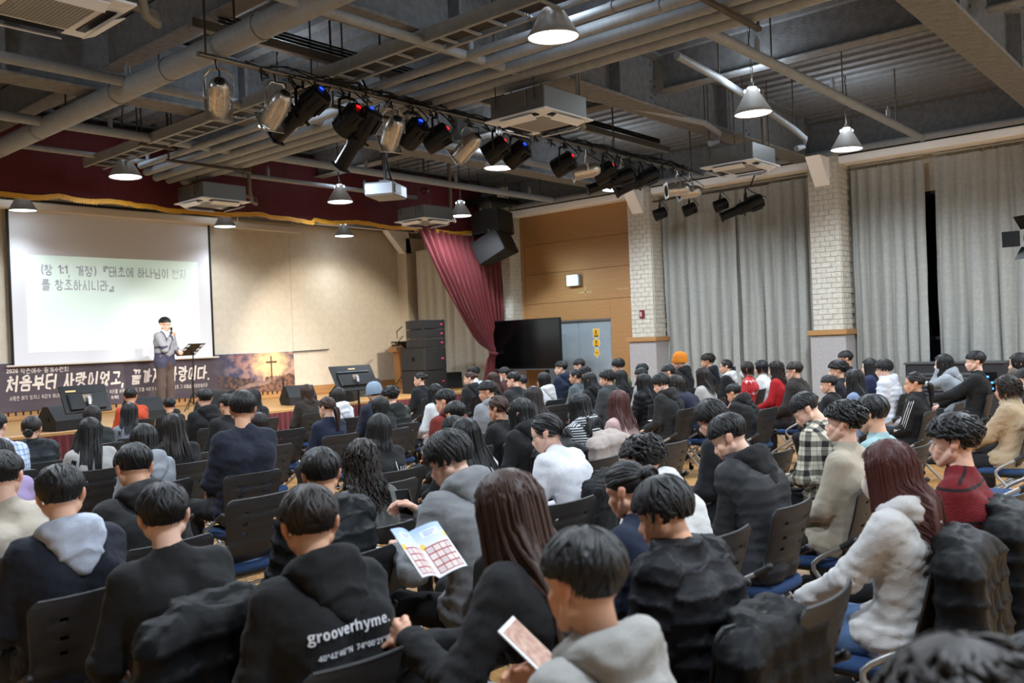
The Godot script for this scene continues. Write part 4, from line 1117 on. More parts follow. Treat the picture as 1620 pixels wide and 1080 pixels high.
	m = MB.new(); m.bx(0, 0.55, -0.05, 1.1, 0.03, 0.4, 0.006); part("shelf", m, mt("tv_glass"), tv)
	for x in [-0.55, 0.55]:
		m = MB.new(); m.bx(x, 0.09, 0.0, 0.08, 0.05, 0.7, 0.006); part("foot", m, dark, tv)
		for z in [-0.3, 0.3]:
			m = MB.new(); m.lathe([Vector2(0, -0.02), Vector2(0.034, -0.02), Vector2(0.034, 0.02), Vector2(0, 0.02)], 10, Transform3D(Basis(Vector3(0, 0, 1), PI / 2), Vector3(x, 0.034, z))); part("caster", m, dark, tv)
	# signs and small things on the right wall
	var ex := thing("exit_sign", "small glowing green and white exit sign box on the wood wall", "sign", T(15.62, 3.03, -11.6, -90))
	m = MB.new(); m.bx(0, 0, -0.03, 0.33, 0.26, 0.11, 0.01); part("case", m, mt("sign_case", Color(0.6, 0.62, 0.64), 0.4, 0.3), ex)
	m = MB.new(); m.bx(-0.02, 0, 0.027, 0.27, 0.22, 0.006); part("sign_face", m, mt("sign_glow", Color(0.9, 1, 0.97), 0.4, 0, {"emission_enabled": true, "emission": Color(0.75, 1.0, 0.92), "emission_energy_multiplier": 2.4}), ex)
	m = MB.new(); m.ball(Vector3(0.0, 0.07, 0.031), Vector3(0.017, 0.017, 0.003), 8, 5)
	m.tube([Vector3(0.0, 0.05, 0.031), Vector3(0.012, -0.01, 0.031), Vector3(-0.02, -0.05, 0.031), Vector3(-0.05, -0.055, 0.031)], 0.012, 5, true, 0.2); m.tube([Vector3(0.012, -0.01, 0.031), Vector3(0.035, -0.04, 0.031), Vector3(0.03, -0.085, 0.031)], 0.012, 5, true, 0.2); m.tube([Vector3(0.0, 0.04, 0.031), Vector3(-0.045, 0.02, 0.031)], 0.009, 5, true, 0.2); m.bx(0.095, 0.0, 0.030, 0.012, 0.2, 0.003)
	part("running_figure", m, mt("sign_green", Color(0.05, 0.55, 0.35), 0.5, 0, {"emission_enabled": true, "emission": Color(0.05, 0.6, 0.4), "emission_energy_multiplier": 0.8}), ex)
	var sl := OmniLight3D.new(); sl.name = "sign_light"; sl.position = Vector3(15.45, 3.03, -11.6); sl.light_energy = 0.05; sl.light_color = Color(0.75, 1, 0.92); sl.light_size = 0.1; sl.omni_range = 20; sl.omni_attenuation = 2.0; sl.shadow_enabled = true; add_child(sl)
	var fa := thing("alarm_box", "small dark red alarm box on the brick pillar beside the wood wall", "alarm", T(15.28, 2.18, -9.64, -90))
	m = MB.new(); m.bx(0, 0, 0, 0.11, 0.17, 0.05, 0.012); part("case", m, mt("alarm_red", Color(0.45, 0.06, 0.09), 0.4), fa)
	m = MB.new(); m.bx(-0.012, 0, 0.027, 0.035, 0.09, 0.006, 0.002); part("window", m, mt("alarm_white", Color(0.8, 0.75, 0.75), 0.4), fa)
	var po := thing("fire_notice", "small red and white fire notice on the grey pad of the brick pillar", "notice", T(15.262, 1.46, -9.66, -90))
	m = MB.new(); m.bx(0, 0, 0, 0.17, 0.23, 0.004); part("sheet", m, mt("notice_white", Color(0.85, 0.80, 0.80), 0.6), po)
	m = MB.new(); m.bx(0, -0.04, 0.003, 0.16, 0.13, 0.003); part("red_field", m, mt("notice_red", Color(0.80, 0.30, 0.27), 0.6), po)
	m = MB.new()
	for x in [-0.045, 0.045]: m.bx(x, -0.045, 0.005, 0.03, 0.075, 0.002); m.bx(x, -0.005, 0.005, 0.012, 0.02, 0.002)
	for k in 2: m.bx(0, 0.06 + 0.03 * k, 0.003, 0.11, 0.012, 0.002)
	part("extinguisher_picture", m, mt("notice_white"), po)
	var yellow := mt("sticker_yellow", Color(0.88, 0.66, 0.05), 0.5)
	var wht := mt("sticker_white", Color(0.9, 0.9, 0.88), 0.5)
	for k in 3:
		var t := thing("door_sticker", ["square yellow warning sticker at the top on the grey door", "round yellow warning sticker in the middle on the grey door", "arrow-shaped yellow sticker pointing down on the grey door"][k], "sticker", T(15.772, 1.84 - k * 0.215, -11.15, -90), "yellow stickers on the door")
		var shape := PackedVector2Array()
		if k == 0: shape = PackedVector2Array([Vector2(-0.075, -0.09), Vector2(0.075, -0.09), Vector2(0.075, 0.09), Vector2(-0.075, 0.09)])
		elif k == 1:
			for j in 24: shape.append(Vector2(cos(j * TAU / 24), sin(j * TAU / 24)) * 0.088)
		else: shape = PackedVector2Array([Vector2(0, -0.1), Vector2(0.085, -0.01), Vector2(0.05, -0.01), Vector2(0.05, 0.085), Vector2(-0.05, 0.085), Vector2(-0.05, -0.01), Vector2(-0.085, -0.01)])
		m = MB.new(); m.prism(shape, 0.002); part("backing", m, wht, t, Transform3D(Basis.from_scale(Vector3(1.14, 1.12, 1)), Vector3.ZERO))
		m = MB.new(); m.prism(shape, 0.004); part("face", m, yellow, t)
		m = MB.new()
		if k < 2:
			m.bx(0, 0.03, 0.005, 0.028, 0.055, 0.002); m.bx(0, -0.015, 0.005, 0.06, 0.012, 0.002); m.bx(0, -0.065, 0.005, 0.11 if k == 0 else 0.08, 0.028, 0.002)
		else: m.bx(0, 0.0, 0.005, 0.07, 0.012, 0.002)
		part("printing", m, mt("sticker_black", Color(0.05, 0.05, 0.05), 0.5), t)
	m = MB.new(); m.bx(15.695, 2.78, -11.33, 0.004, 0.21, 0.035); m.bx(15.695, 2.75, -11.33, 0.004, 0.035, 0.34)
	one("tape_cross", m, mt("tape_mark", Color(0.74, 0.62, 0.45), 0.7), "pale cross of tape marks on the wood wall under the exit sign", "tape mark")
	m = MB.new(); m.bx(15.695, 2.76, -10.35, 0.004, 0.025, 0.3)
	one("tape_strip", m, mt("tape_mark"), "single pale strip of tape mark on the wood wall near the pillar", "tape mark")
	# projector
	var pj := thing("projector", "silver-grey ceiling projector on a pole below the light bar", "projector", T(7.55, 3.74, -8.55, 28))
	m = MB.new(); m.bx(0, 0, 0, 0.50, 0.17, 0.40, 0.02); part("body", m, mt("projector_grey", Color(0.55, 0.57, 0.60), 0.4, 0.3), pj)
	m = MB.new(); m.bx(-0.1, 0.0, 0.203, 0.22, 0.11, 0.01, 0.003); part("vent_grille", m, dark, pj)
	m = MB.new(); m.bx(0.252, 0.0, 0.0, 0.01, 0.13, 0.33, 0.003); part("socket_panel", m, mt("panel_light", Color(0.70, 0.70, 0.72), 0.4, 0.3), pj)
	m = MB.new(); m.tube([Vector3(0.25, 0.03, 0.05), Vector3(0.36, 0.02, 0.04), Vector3(0.33, 0.12, 0.02), Vector3(0.15, 0.2, 0.02), Vector3(0.03, 0.4, 0.02), Vector3(0.02, 0.9, 0.0)], 0.014, 6); m.tube([Vector3(0.25, -0.02, -0.08), Vector3(0.34, -0.05, -0.05), Vector3(0.30, 0.1, -0.02), Vector3(0.08, 0.16, -0.02), Vector3(-0.02, 0.5, 0)], 0.01, 6); part("cable", m, dark, pj)
	m = MB.new(); m.tube([Vector3(0, 0.08, 0), Vector3(0, 1.7, 0)], 0.022, 10); m.bx(0, 0.11, 0, 0.14, 0.06, 0.12, 0.005); part("pole", m, mt("pole_grey", Color(0.30, 0.31, 0.33), 0.5, 0.4), pj)
	m = MB.new(); m.lathe([Vector2(0.0, 0.0), Vector2(0.05, 0.0), Vector2(0.055, -0.03), Vector2(0.0, -0.035)], 14, Transform3D(Basis(Vector3.RIGHT, PI / 2), Vector3(0.1, 0, -0.2))); part("lens", m, mt("tv_screen"), pj)
	m = MB.new(); m.lathe([Vector2(0.0, -0.07), Vector2(0.05, -0.07), Vector2(0.08, -0.03), Vector2(0.08, 0.03), Vector2(0.0, 0.05)], 16, T(11.9, 4.75, -12.35)); m.tube([Vector3(11.9, 4.78, -12.35), Vector3(11.9, 5.46, -12.35)], 0.015, 8)
	one("alarm_bell", m, mt("bell_red", Color(0.33, 0.10, 0.06), 0.5), "dull red round bell fixed up between the ceiling pipes", "bell")
	# heater by the curtains
	var he := thing("air_heater", "dark grey metal appliance with louvres and a small blue display by the curtains", "appliance", T(15.15, 0, -3.75, -90))
	m = MB.new(); m.bx(0, 0.55, 0, 1.42, 1.1, 0.5, 0.012); part("cabinet", m, mt("heater_grey", Color(0.20, 0.20, 0.21), 0.45, 0.4), he)
	m = MB.new(); m.bx(0, 1.115, 0, 1.46, 0.03, 0.54, 0.006); part("top", m, mt("heater_top", Color(0.33, 0.33, 0.34), 0.4, 0.4), he)
	m = MB.new()
	for k in 14: m.box(T(-0.18, 0.14 + k * 0.062, 0.255, 0, -25), Vector3(0.95, 0.045, 0.008))
	part("louvres", m, mt("heater_louvre", Color(0.13, 0.13, 0.14), 0.4, 0.5), he)
	m = MB.new(); m.bx(0.52, 0.82, 0.253, 0.2, 0.3, 0.008, 0.003); part("control_panel", m, mt("tv_screen"), he)
	m = MB.new()
	for k in 5: m.bx(0.49 + 0.06 * (k % 2), 0.72 + 0.09 * (k / 2), 0.259, 0.035, 0.03, 0.004)
	part("led_display", m, mt("led_cyan", Color(0.3, 0.6, 1), 0.4, 0, {"emission_enabled": true, "emission": Color(0.3, 0.6, 1.0), "emission_energy_multiplier": 1.2}), he)

func music_stand(label: String, xf: Transform3D, h: float, tilt: float, dark: Material):
	var t := thing("music_stand", label, "music stand", xf)
	var m := MB.new()
	# desk with punched corners, built as a frame of strips round the holes
	var aim := T(0, h, 0, 0, tilt)
	m.box(aim * T(0, 0.0, 0), Vector3(0.28, 0.33, 0.004))
	for s in [-1, 1]:
		for k in 4: m.box(aim * T(s * 0.195, -0.147 + k * 0.098, 0), Vector3(0.11, 0.035, 0.004))
		for k in 3: m.box(aim * T(s * (0.15 + k * 0.05), 0, 0), Vector3(0.014, 0.33, 0.004))
	m.box(aim * T(0, -0.17, 0.03), Vector3(0.5, 0.006, 0.06))
	part("desk", m, dark, t)
	m = MB.new(); m.tube([Vector3(0, h - 0.02, -0.02), Vector3(0, h - 0.1, -0.03), Vector3(0, 0.55, 0)], 0.011, 8); m.tube([Vector3(0, 0.62, 0), Vector3(0, 0.12, 0)], 0.016, 8); m.ball(Vector3(0, 0.62, 0), Vector3(0.026, 0.03, 0.026), 8, 6); m.ball(Vector3(0, h - 0.06, -0.02), Vector3(0.03, 0.04, 0.03), 8, 6)
	part("pole", m, dark, t)
	for k in 3:
		var d := Vector3(cos(k * TAU / 3), 0, sin(k * TAU / 3))
		m = MB.new(); m.tube([Vector3(0, 0.36, 0), d * 0.28 + Vector3(0, 0.012, 0)], 0.009, 6); m.tube([Vector3(0, 0.14, 0), d * 0.14 + Vector3(0, 0.18, 0)], 0.006, 5); part("leg", m, dark, t)

func banner_print() -> ImageTexture:
	# plum-grey sheet; its right third carries a stormy sunrise over hills with a cross and a walker
	var w := 1500; var h := 200
	var im := Image.create(w, h, false, Image.FORMAT_RGB8)
	var f := FastNoiseLite.new(); f.seed = 4; f.frequency = 0.012; f.fractal_octaves = 5
	var plum := Color(0.27, 0.225, 0.25)
	for y in h:
		for x in w:
			var c := plum.lerp(Color(0.31, 0.265, 0.285), clampf(0.5 + f.get_noise_2d(x * 0.3, y), 0, 1))
			if x > 1020:
				var u := (x - 1500.0) / 200.0 + 2.4   # 0 .. 2.4 in heights of the sheet
				var v := float(y) / h
				var n := f.get_noise_2d(x * 1.3, y * 1.6)
				var n2 := f.get_noise_2d(x * 2.6 + 300, y * 3.4)
				var d := Vector2(u - 1.72, (v - 0.28) * 1.15).length()
				var ang := atan2(v - 0.28, u - 1.72)
				var ray := 0.5 + 0.5 * f.get_noise_2d(ang * 90.0, 7.0)
				var sky := Color(0.24, 0.25, 0.35).lerp(Color(0.44, 0.40, 0.44), clampf(0.5 + n * 1.6, 0, 1))
				sky = sky.lerp(Color(0.75, 0.50, 0.42), clampf(1.15 - d * 0.9 + n * 0.6, 0, 1) * 0.85)
				sky = sky.lerp(Color(1.0, 0.86, 0.60), clampf(1.0 - d * 1.5 + ray * 0.35 + n * 0.3, 0, 1))
				sky = sky.lerp(Color(0.80, 0.36, 0.28), clampf(0.9 - absf(v - 0.16) * 6.0, 0, 1) * clampf(1.0 - absf(u - 0.75) * 2.5, 0, 1) * clampf(n2 * 3.0, 0, 1))
				var hill := 0.62 + 0.16 * (u - 0.9) * (1.0 if u < 1.5 else -0.4) + n2 * 0.06 + (0.0 if u < 1.2 else 0.05)
				if v > hill:
					var k := clampf((v - hill) * 3.0, 0, 1)
					sky = Color(0.22, 0.19, 0.20).lerp(Color(0.52, 0.36, 0.27), clampf(0.4 + n2 * 1.5 + (0.5 if u > 1.3 else -0.2) * (1 - d * 0.4), 0, 1))
					if absf(v - (1.02 - (u - 0.5) * 0.30 + 0.05 * sin(u * 5.0))) < 0.05: sky = sky.lerp(Color(0.66, 0.55, 0.50), 0.6)
				# the cross and the walker are printed too
				if absf(u - 1.70) < 0.022 and v > 0.09 and v < 0.74 or absf(v - 0.25) < 0.026 and absf(u - 1.70) < 0.165: sky = Color(0.29, 0.20, 0.15).lerp(Color(0.5, 0.36, 0.24), clampf(n2 + 0.4, 0, 1))
				if Vector2((u - 2.03) / 0.035, (v - 0.82) / 0.11).length() < 1.0 or Vector2(u - 2.03, v - 0.70).length() < 0.025: sky = Color(0.14, 0.09, 0.09)
				c = c.lerp(sky, clampf(u / 0.55, 0, 1))
			im.set_pixel(x, y, c)
	return ImageTexture.create_from_image(im)

# ---------------------------------------------------------------- soft shapes: joined tapered capsules, meshed as surface nets
# bone: [a, b, ra, rb] with an optional Vector3 that scales space (values over 1 make it thinner that way)
static func nets(bones: Array, cell: float, k: float) -> MB:
	var lo := Vector3.ONE * 1e9; var hi := Vector3.ONE * -1e9
	for q in bones:
		var r: float = maxf(q[2], q[3]) + cell * 2.0
		for e in 2:
			var o: Vector3 = q[e]
			lo = lo.min(o - Vector3(r, r, r)); hi = hi.max(o + Vector3(r, r, r))
	var nx := int(ceil((hi.x - lo.x) / cell)) + 2
	var ny := int(ceil((hi.y - lo.y) / cell)) + 2
	var nz := int(ceil((hi.z - lo.z) / cell)) + 2
	var g := PackedFloat32Array(); g.resize(nx * ny * nz)
	var ik := 1.0 / k
	var pad := k * 3.2 + cell
	for q in bones:
		var s: Vector3 = q[4] if q.size() > 4 else Vector3.ONE
		var a: Vector3 = q[0] * s; var ba: Vector3 = (q[1] as Vector3) * s - a
		var ra: float = q[2]; var dr: float = q[3] - ra
		var inv := 1.0 / maxf(ba.length_squared(), 1e-9)
		var pr := Vector3.ONE * (maxf(ra, ra + dr) + pad) / s.min(Vector3.ONE)
		var l := ((q[0] as Vector3).min(q[1]) - pr - lo) / cell
		var h := ((q[0] as Vector3).max(q[1]) + pr - lo) / cell
		var x0 := maxi(int(l.x), 0); var x1 := mini(int(h.x) + 1, nx - 1)
		for z in range(maxi(int(l.z), 0), mini(int(h.z) + 1, nz - 1) + 1):
			for y in range(maxi(int(l.y), 0), mini(int(h.y) + 1, ny - 1) + 1):
				var row := (z * ny + y) * nx
				var p := Vector3((lo.x + x0 * cell) * s.x, (lo.y + y * cell) * s.y, (lo.z + z * cell) * s.z) - a
				var step := cell * s.x
				for x in range(x0, x1 + 1):
					var t := clampf(p.dot(ba) * inv, 0.0, 1.0)
					var d := (p - ba * t).length() - ra - dr * t
					if d < pad: g[row + x] += exp(-d * ik)
					p.x += step
	var m := MB.new()
	var ids := PackedInt32Array(); ids.resize(nx * ny * nz); ids.fill(-1)
	var sx := 1; var sy := nx; var sz := nx * ny
	var sgn := PackedByteArray(); sgn.resize(g.size())
	for i in g.size():
		if g[i] >= 1.0: sgn[i] = 1
	var off := [0, 1, sy, sy + 1, sz, sz + 1, sz + sy, sz + sy + 1]
	var edges := [[0, 1], [2, 3], [4, 5], [6, 7], [0, 2], [1, 3], [4, 6], [5, 7], [0, 4], [1, 5], [2, 6], [3, 7]]
	var cor := [Vector3(0, 0, 0), Vector3(1, 0, 0), Vector3(0, 1, 0), Vector3(1, 1, 0), Vector3(0, 0, 1), Vector3(1, 0, 1), Vector3(0, 1, 1), Vector3(1, 1, 1)]
	for z in nz - 1:
		for y in ny - 1:
			var b := z * sz + y * sy
			for x in nx - 1:
				var i := b + x
				var c := sgn[i] + sgn[i + 1] + sgn[i + sy] + sgn[i + sy + 1] + sgn[i + sz] + sgn[i + sz + 1] + sgn[i + sz + sy] + sgn[i + sz + sy + 1]
				if c == 0 or c == 8: continue
				var sum := Vector3.ZERO; var n := 0
				for e in edges:
					var u: int = i + off[e[0]]; var w: int = i + off[e[1]]
					if sgn[u] == sgn[w]: continue
					var du := log(maxf(g[u], 1e-6)); var dw := log(maxf(g[w], 1e-6))
					sum += (cor[e[0]] as Vector3).lerp(cor[e[1]], du / (du - dw)); n += 1
				ids[i] = m.v.size()
				m.v.append(lo + (Vector3(x, y, z) + sum / n) * cell)
	for z in range(1, nz - 1):
		for y in range(1, ny - 1):
			var b := z * sz + y * sy
			for x in range(1, nx - 1):
				var i := b + x
				var s0 := sgn[i]
				if s0 != sgn[i + 1]: quad_ids(m, ids[i], ids[i - sy], ids[i - sy - sz], ids[i - sz], s0 == 1)
				if s0 != sgn[i + sy]: quad_ids(m, ids[i], ids[i - sz], ids[i - sz - 1], ids[i - 1], s0 == 1)
				if s0 != sgn[i + sz]: quad_ids(m, ids[i], ids[i - 1], ids[i - 1 - sy], ids[i - sy], s0 == 1)
	smooth(m)
	return m

static func quad_ids(m: MB, a: int, b: int, c: int, d: int, flip: bool):
	if a < 0 or b < 0 or c < 0 or d < 0: return
	if flip: m.i.append_array([a, b, c, a, c, d])
	else: m.i.append_array([a, c, b, a, d, c])

static func smooth(m: MB):
	var n := PackedVector3Array(); n.resize(m.v.size())
	for k in range(0, m.i.size(), 3):
		var a := m.i[k]; var b := m.i[k + 1]; var c := m.i[k + 2]
		var f := (m.v[c] - m.v[a]).cross(m.v[b] - m.v[a])
		n[a] += f; n[b] += f; n[c] += f
	for k in n.size(): n[k] = n[k].normalized()
	m.n = n
	if m.t.size() != m.v.size():
		m.t.resize(m.v.size())
		for k in m.v.size(): m.t[k] = Vector2(m.v[k].x, -m.v[k].y) * 4.0

# ---------------------------------------------------------------- heads, hands, hair (head space: pivot at the top of the neck, face towards -z, crown 0.205 up)
var cache := {}

func head_mesh(fine: bool) -> MB:
	var key := "head%s" % fine
	if cache.has(key): return cache[key]
	var b := [
		[Vector3(0, 0.118, 0.022), Vector3(0, 0.122, -0.012), 0.080, 0.074, Vector3(1.06, 1, 1)], [Vector3(0, 0.128, -0.03), Vector3(0, 0.10, -0.032), 0.058, 0.058, Vector3(1.0, 1, 1)],
		[Vector3(0, -0.10, 0.035), Vector3(0, 0.05, 0.012), 0.050, 0.050], [Vector3(0, 0.012, -0.068), Vector3(0, -0.008, -0.066), 0.022, 0.018],
		[Vector3(0, 0.078, -0.087), Vector3(0, 0.050, -0.101), 0.008, 0.0095], [Vector3(0, 0.05, -0.098), Vector3(0, 0.03, -0.085), 0.012, 0.012],
		[Vector3(-0.012, 0.017, -0.088), Vector3(0.012, 0.017, -0.088), 0.0085, 0.0085], [Vector3(-0.01, 0.005, -0.084), Vector3(0.01, 0.005, -0.084), 0.0085, 0.0085]]
	for s in [-1.0, 1.0]:
		b.append([Vector3(0.050 * s, 0.042, -0.004), Vector3(0.017 * s, -0.008, -0.062), 0.024, 0.019])
		b.append([Vector3(0.034 * s, 0.055, -0.055), Vector3(0.026 * s, 0.03, -0.064), 0.027, 0.022])
		b.append([Vector3(0.014 * s, 0.103, -0.082), Vector3(0.045 * s, 0.104, -0.066), 0.011, 0.011])
		b.append([Vector3(0.010 * s, 0.042, -0.094), Vector3(0.011 * s, 0.041, -0.092), 0.0085, 0.0085])
		b.append([Vector3(0.0830 * s, 0.098, 0.020), Vector3(0.0815 * s, 0.082, 0.014), 0.0180, 0.0150, Vector3(1.9, 1, 1)])
		b.append([Vector3(0.0800 * s, 0.080, 0.012), Vector3(0.0755 * s, 0.060, 0.004), 0.0130, 0.0085, Vector3(1.5, 1, 1)])
	var m := nets(b, 0.0046 if fine else 0.0078, 0.0052 if fine else 0.007)
	for k in m.v.size():
		var p := m.v[k]
		var c := Color(1, 1, 1)
		if p.z < -0.08 and absf(p.x) < 0.024 and p.y > 0.0 and p.y < 0.0245: c = Color(0.86, 0.60, 0.58)
		elif absf(p.x) > 0.078 and p.y < 0.12 and p.y > 0.04: c = Color(1.0, 0.84, 0.80)
		elif p.z < -0.05 and absf(p.x) > 0.02 and p.y > 0.02 and p.y < 0.07: c = Color(1.0, 0.92, 0.90)
		m.c.append(c)
	cache[key] = m
	return m

# right hand, palm down, fingers towards -z; curl in radians per joint
func hand_mesh(fine: bool, left: bool, curl: float) -> MB:
	var key := "hand%s%s%s" % [fine, left, curl]
	if cache.has(key): return cache[key]
	var b := []
	for f in 4:
		var x: float = [-0.031, -0.0105, 0.0105, 0.029][f]
		var base := Vector3(x, 0.0, -0.085 + [0.004, 0.0, 0.002, 0.01][f])
		b.append([Vector3(x * 0.55, 0, -0.012), base, 0.0145, 0.0105])
		var len_: float = [0.040, 0.044, 0.041, 0.032][f]
		var a := 0.25 + 0.08 * f * curl
		var o := base
		for j in 3:
			a += curl * [0.7, 1.0, 0.8][j]
			var e: Vector3 = o + Vector3(x * 0.06 * len_ / 0.04, -sin(a), -cos(a)).normalized() * len_ * [1.0, 0.62, 0.5][j]
			b.append([o, e, 0.0095 - j * 0.0008, 0.0087 - j * 0.0008])
			o = e
	b.append([Vector3(-0.018, -0.004, -0.02), Vector3(-0.042, -0.012, -0.046), 0.0145, 0.0115])
	b.append([Vector3(-0.042, -0.012, -0.046), Vector3(-0.051, -0.02 - 0.012 * curl, -0.075), 0.0105, 0.0095])
	b.append([Vector3(-0.051, -0.02 - 0.012 * curl, -0.075), Vector3(-0.045, -0.028 - 0.02 * curl, -0.098), 0.0095, 0.008])
	b.append([Vector3(0, 0, 0.05), Vector3(0, 0, -0.015), 0.024, 0.022, Vector3(1, 1.35, 1)])
	if left:
		for q in b:
			for e in 2: q[e] = Vector3(-q[e].x, q[e].y, q[e].z)
	var m := nets(b, 0.0045 if fine else 0.007, 0.004)
	for k in m.v.size(): m.c.append(Color(1.0, 0.93, 0.91))
	cache[key] = m
	return m

const HC := Vector3(0, 0.115, 0.008)
# hair: a cap that follows the skull down to a hairline, overlaid with tapered locks
func hair_mesh(style: String, var_: int, dense: int) -> MB:
	var key := "hair%s%d_%d" % [style, var_, dense]
	if cache.has(key): return cache[key]
	var rng := RandomNumberGenerator.new(); rng.seed = hash(style) % 1000 + var_ * 17
	var long := style.begins_with("long") or style == "wavy"
	var fem := long or style in ["bob", "medium", "curlybob"]
	var tied := style in ["bun", "pony", "lowbun"]
	var curly := style in ["curly", "wavy", "curlybob"]
	var thick: float = {"short": 0.017, "bowl": 0.022, "curly": 0.026, "part": 0.019, "crop": 0.010}.get(style, 0.016 if not tied else 0.010)
	var rad := Vector3(0.078, 0.090, 0.095) + Vector3.ONE * thick
	var m := MB.new()
	# cap; u = azimuth from the face (0) round by the ear to the nape (0.5)
	var nu := 36; var nv := 11
	var p := PackedVector3Array()
	for b in nv:
		for a in nu:
			var az := TAU * a / nu
			var f := absf(angle_difference(az, 0.0)) / PI      # 0 face .. 1 nape
			var low: float                                       # lowest polar angle of the cap
			if fem: low = lerpf(0.98, 2.15, smoothstep(0.20, 0.42, f))
			elif tied: low = lerpf(1.14, 2.08, smoothstep(0.1, 0.7, f))
			elif style == "bowl": low = lerpf(1.42, 2.12, smoothstep(0.25, 0.7, f))
			else: low = lerpf(1.26, 1.42, smoothstep(0.2, 0.45, f)) + 0.78 * smoothstep(0.56, 0.76, f)
			var ph := low * b / (nv - 1)
			var sq := 1.0 - 0.14 * smoothstep(1.5, 2.2, ph) * (1.0 if f > 0.35 else 0.0)
			if not fem and not tied and ph > 1.15: sq -= 0.9 * thick / 0.1 * smoothstep(1.15, 1.9, ph)
			p.append(HC + Vector3(-sin(az) * sin(ph) * rad.x, cos(ph) * rad.y, -cos(az) * sin(ph) * rad.z) * sq)
	m.grid(p, nu, nv, true, Vector2(6, 3))
	if not fem and not tied:    # close-cropped hair under it, down to the nape
		p = PackedVector3Array()
		for b in 6:
			for a in nu:
				var az := TAU * a / nu
				var f := absf(angle_difference(az, 0.0)) / PI
				var ph := lerpf(1.0, lerpf(1.42, 1.56, smoothstep(0.3, 0.5, f)) + 0.84 * smoothstep(0.55, 0.72, f), b / 5.0)
				p.append(HC + Vector3(-sin(az) * sin(ph) * 0.0805, cos(ph) * 0.095, -cos(az) * sin(ph) * 0.0985) * (1.0 - 0.10 * smoothstep(1.7, 2.4, ph)))
		m.grid(p, nu, 6, true, Vector2(6, 2))
	# locks
	var n: int = dense
	var seg := 5
	var crown := Vector3(0.008, 0.0, 0.045)
	for k in n:
		var az := rng.randf() * TAU
		var f := absf(angle_difference(az, 0.0)) / PI
		var ph := sqrt(rng.randf()) * (1.45 if fem or tied else (1.3 if style != "crop" else 1.9)) + 0.05
		var limit := 9.0
		if fem: limit = lerpf(1.2, 9.0, smoothstep(0.18, 0.30, f))
		elif tied: limit = 2.0
		elif style == "bowl": limit = lerpf(1.45, 2.15, smoothstep(0.25, 0.7, f))
		else: limit = lerpf(1.38, 1.48, smoothstep(0.2, 0.45, f)) + 0.70 * smoothstep(0.56, 0.76, f)
		limit += rng.randf_range(-0.08, 0.04)
		if tied and f < 0.25 and ph > 1.08: continue
		if ph > limit - 0.15: ph = limit - 0.15 - rng.randf() * 0.3
		var w := rng.randf_range(0.007, 0.0115) * (1.0 if fem or n > 250 else 1.25)
		var len_: float
		if fem: len_ = {"bob": 0.26, "curlybob": 0.25, "medium": 0.32, "long": 0.46, "longer": 0.62, "longout": 0.56, "wavy": 0.44}.get(style, 0.4) * rng.randf_range(0.85, 1.06) - ph * 0.06
		elif tied: len_ = 0.16
		else: len_ = rng.randf_range(0.07, 0.11) + (0.03 if style == "bowl" or style == "part" else 0.0)
		var pts := []; var rr := []
		var steps := 9 if fem else 6
		var amp := (0.013 if curly else 0.003)
		var fq := rng.randf_range(18.0, 26.0) if style != "wavy" else rng.randf_range(26.0, 34.0)
		var ph0 := rng.randf() * TAU
		var pos := Vector3.ZERO
		var travelled := 0.0
		var hang := false
		var out_ := rng.randf_range(-0.005, 0.002)
		for s in steps + 1:
			if not hang:
				pos = HC + Vector3(-sin(az) * sin(ph) * (rad.x + out_), cos(ph) * (rad.y + out_), -cos(az) * sin(ph) * (rad.z + out_))
				if not fem and not tied and style != "bowl": pos = HC + (pos - HC) * (1.0 - 0.75 * thick / 0.1 * smoothstep(1.2, 1.95, ph))
				if ph > 1.55 and f > 0.3: pos = HC + (pos - HC) * Vector3(1.0 - 0.1 * (ph - 1.55), 1, 1.0 - (0.12 if not fem else 0.05) * (ph - 1.55))
			var q := pos
			if curly: q += Vector3(sin(ph0 + travelled * fq * 3.0), 0.4 * cos(ph0 + travelled * fq * 2.0), cos(ph0 + travelled * fq * 3.3)) * amp
			pts.append(q)
			var u := float(s) / steps
			rr.append(w * smoothstep(-0.15, 0.35, u) * (1.0 if u < 0.6 else lerpf(1.0, 0.12, (u - 0.6) / 0.4)))
			var dl := len_ / steps
			travelled += dl
			if not hang:
				if tied:
					# everything runs back to the knot
					var tgt := Vector3(0, {"bun": 0.13, "pony": 0.075, "lowbun": 0.045}[style], 0.115)
					var nx := pos.move_toward(tgt, dl)
					var dv := (nx - HC) / rad
					if dv.length() < 1.0: nx = HC + dv.normalized() * rad
					pos = nx
					var dd := (pos - HC) / rad
					ph = acos(clampf(dd.y / maxf(dd.length(), 0.01), -1, 1)); az = atan2(-dd.x, -dd.z)
				else:
					ph += dl / 0.105
					if not fem: az += 0.10 * sin(ph0)
					if ph > limit and limit < 3.0: ph = limit
					if fem and ph > 1.75 and limit > 3.0: hang = true
			else:
				# hanging freely: down, sliding off the neck and back
				pos.y -= dl
				var back := smoothstep(0.0, 0.10, pos.z)
				if pos.y < 0.0: pos.z = maxf(pos.z, lerpf(pos.z, 0.096 + 0.34 * minf(-pos.y, 0.19), back))
				if style == "longout" and pos.y < 0.04: pos.z = lerpf(pos.z, maxf(pos.z, 0.165), back * smoothstep(0.04, -0.05, pos.y))
				if pos.y < 0.0 and absf(pos.x) > 0.05: pos.x += signf(pos.x) * dl * 0.12
				if style in ["bob", "medium"]: pos += Vector3(-pos.x, 0, -pos.z + 0.02) * 0.035
		m.tube(pts, rr, seg, false, 0.36, (HC - (pts[2] as Vector3)).cross(pts[3] - pts[2]))
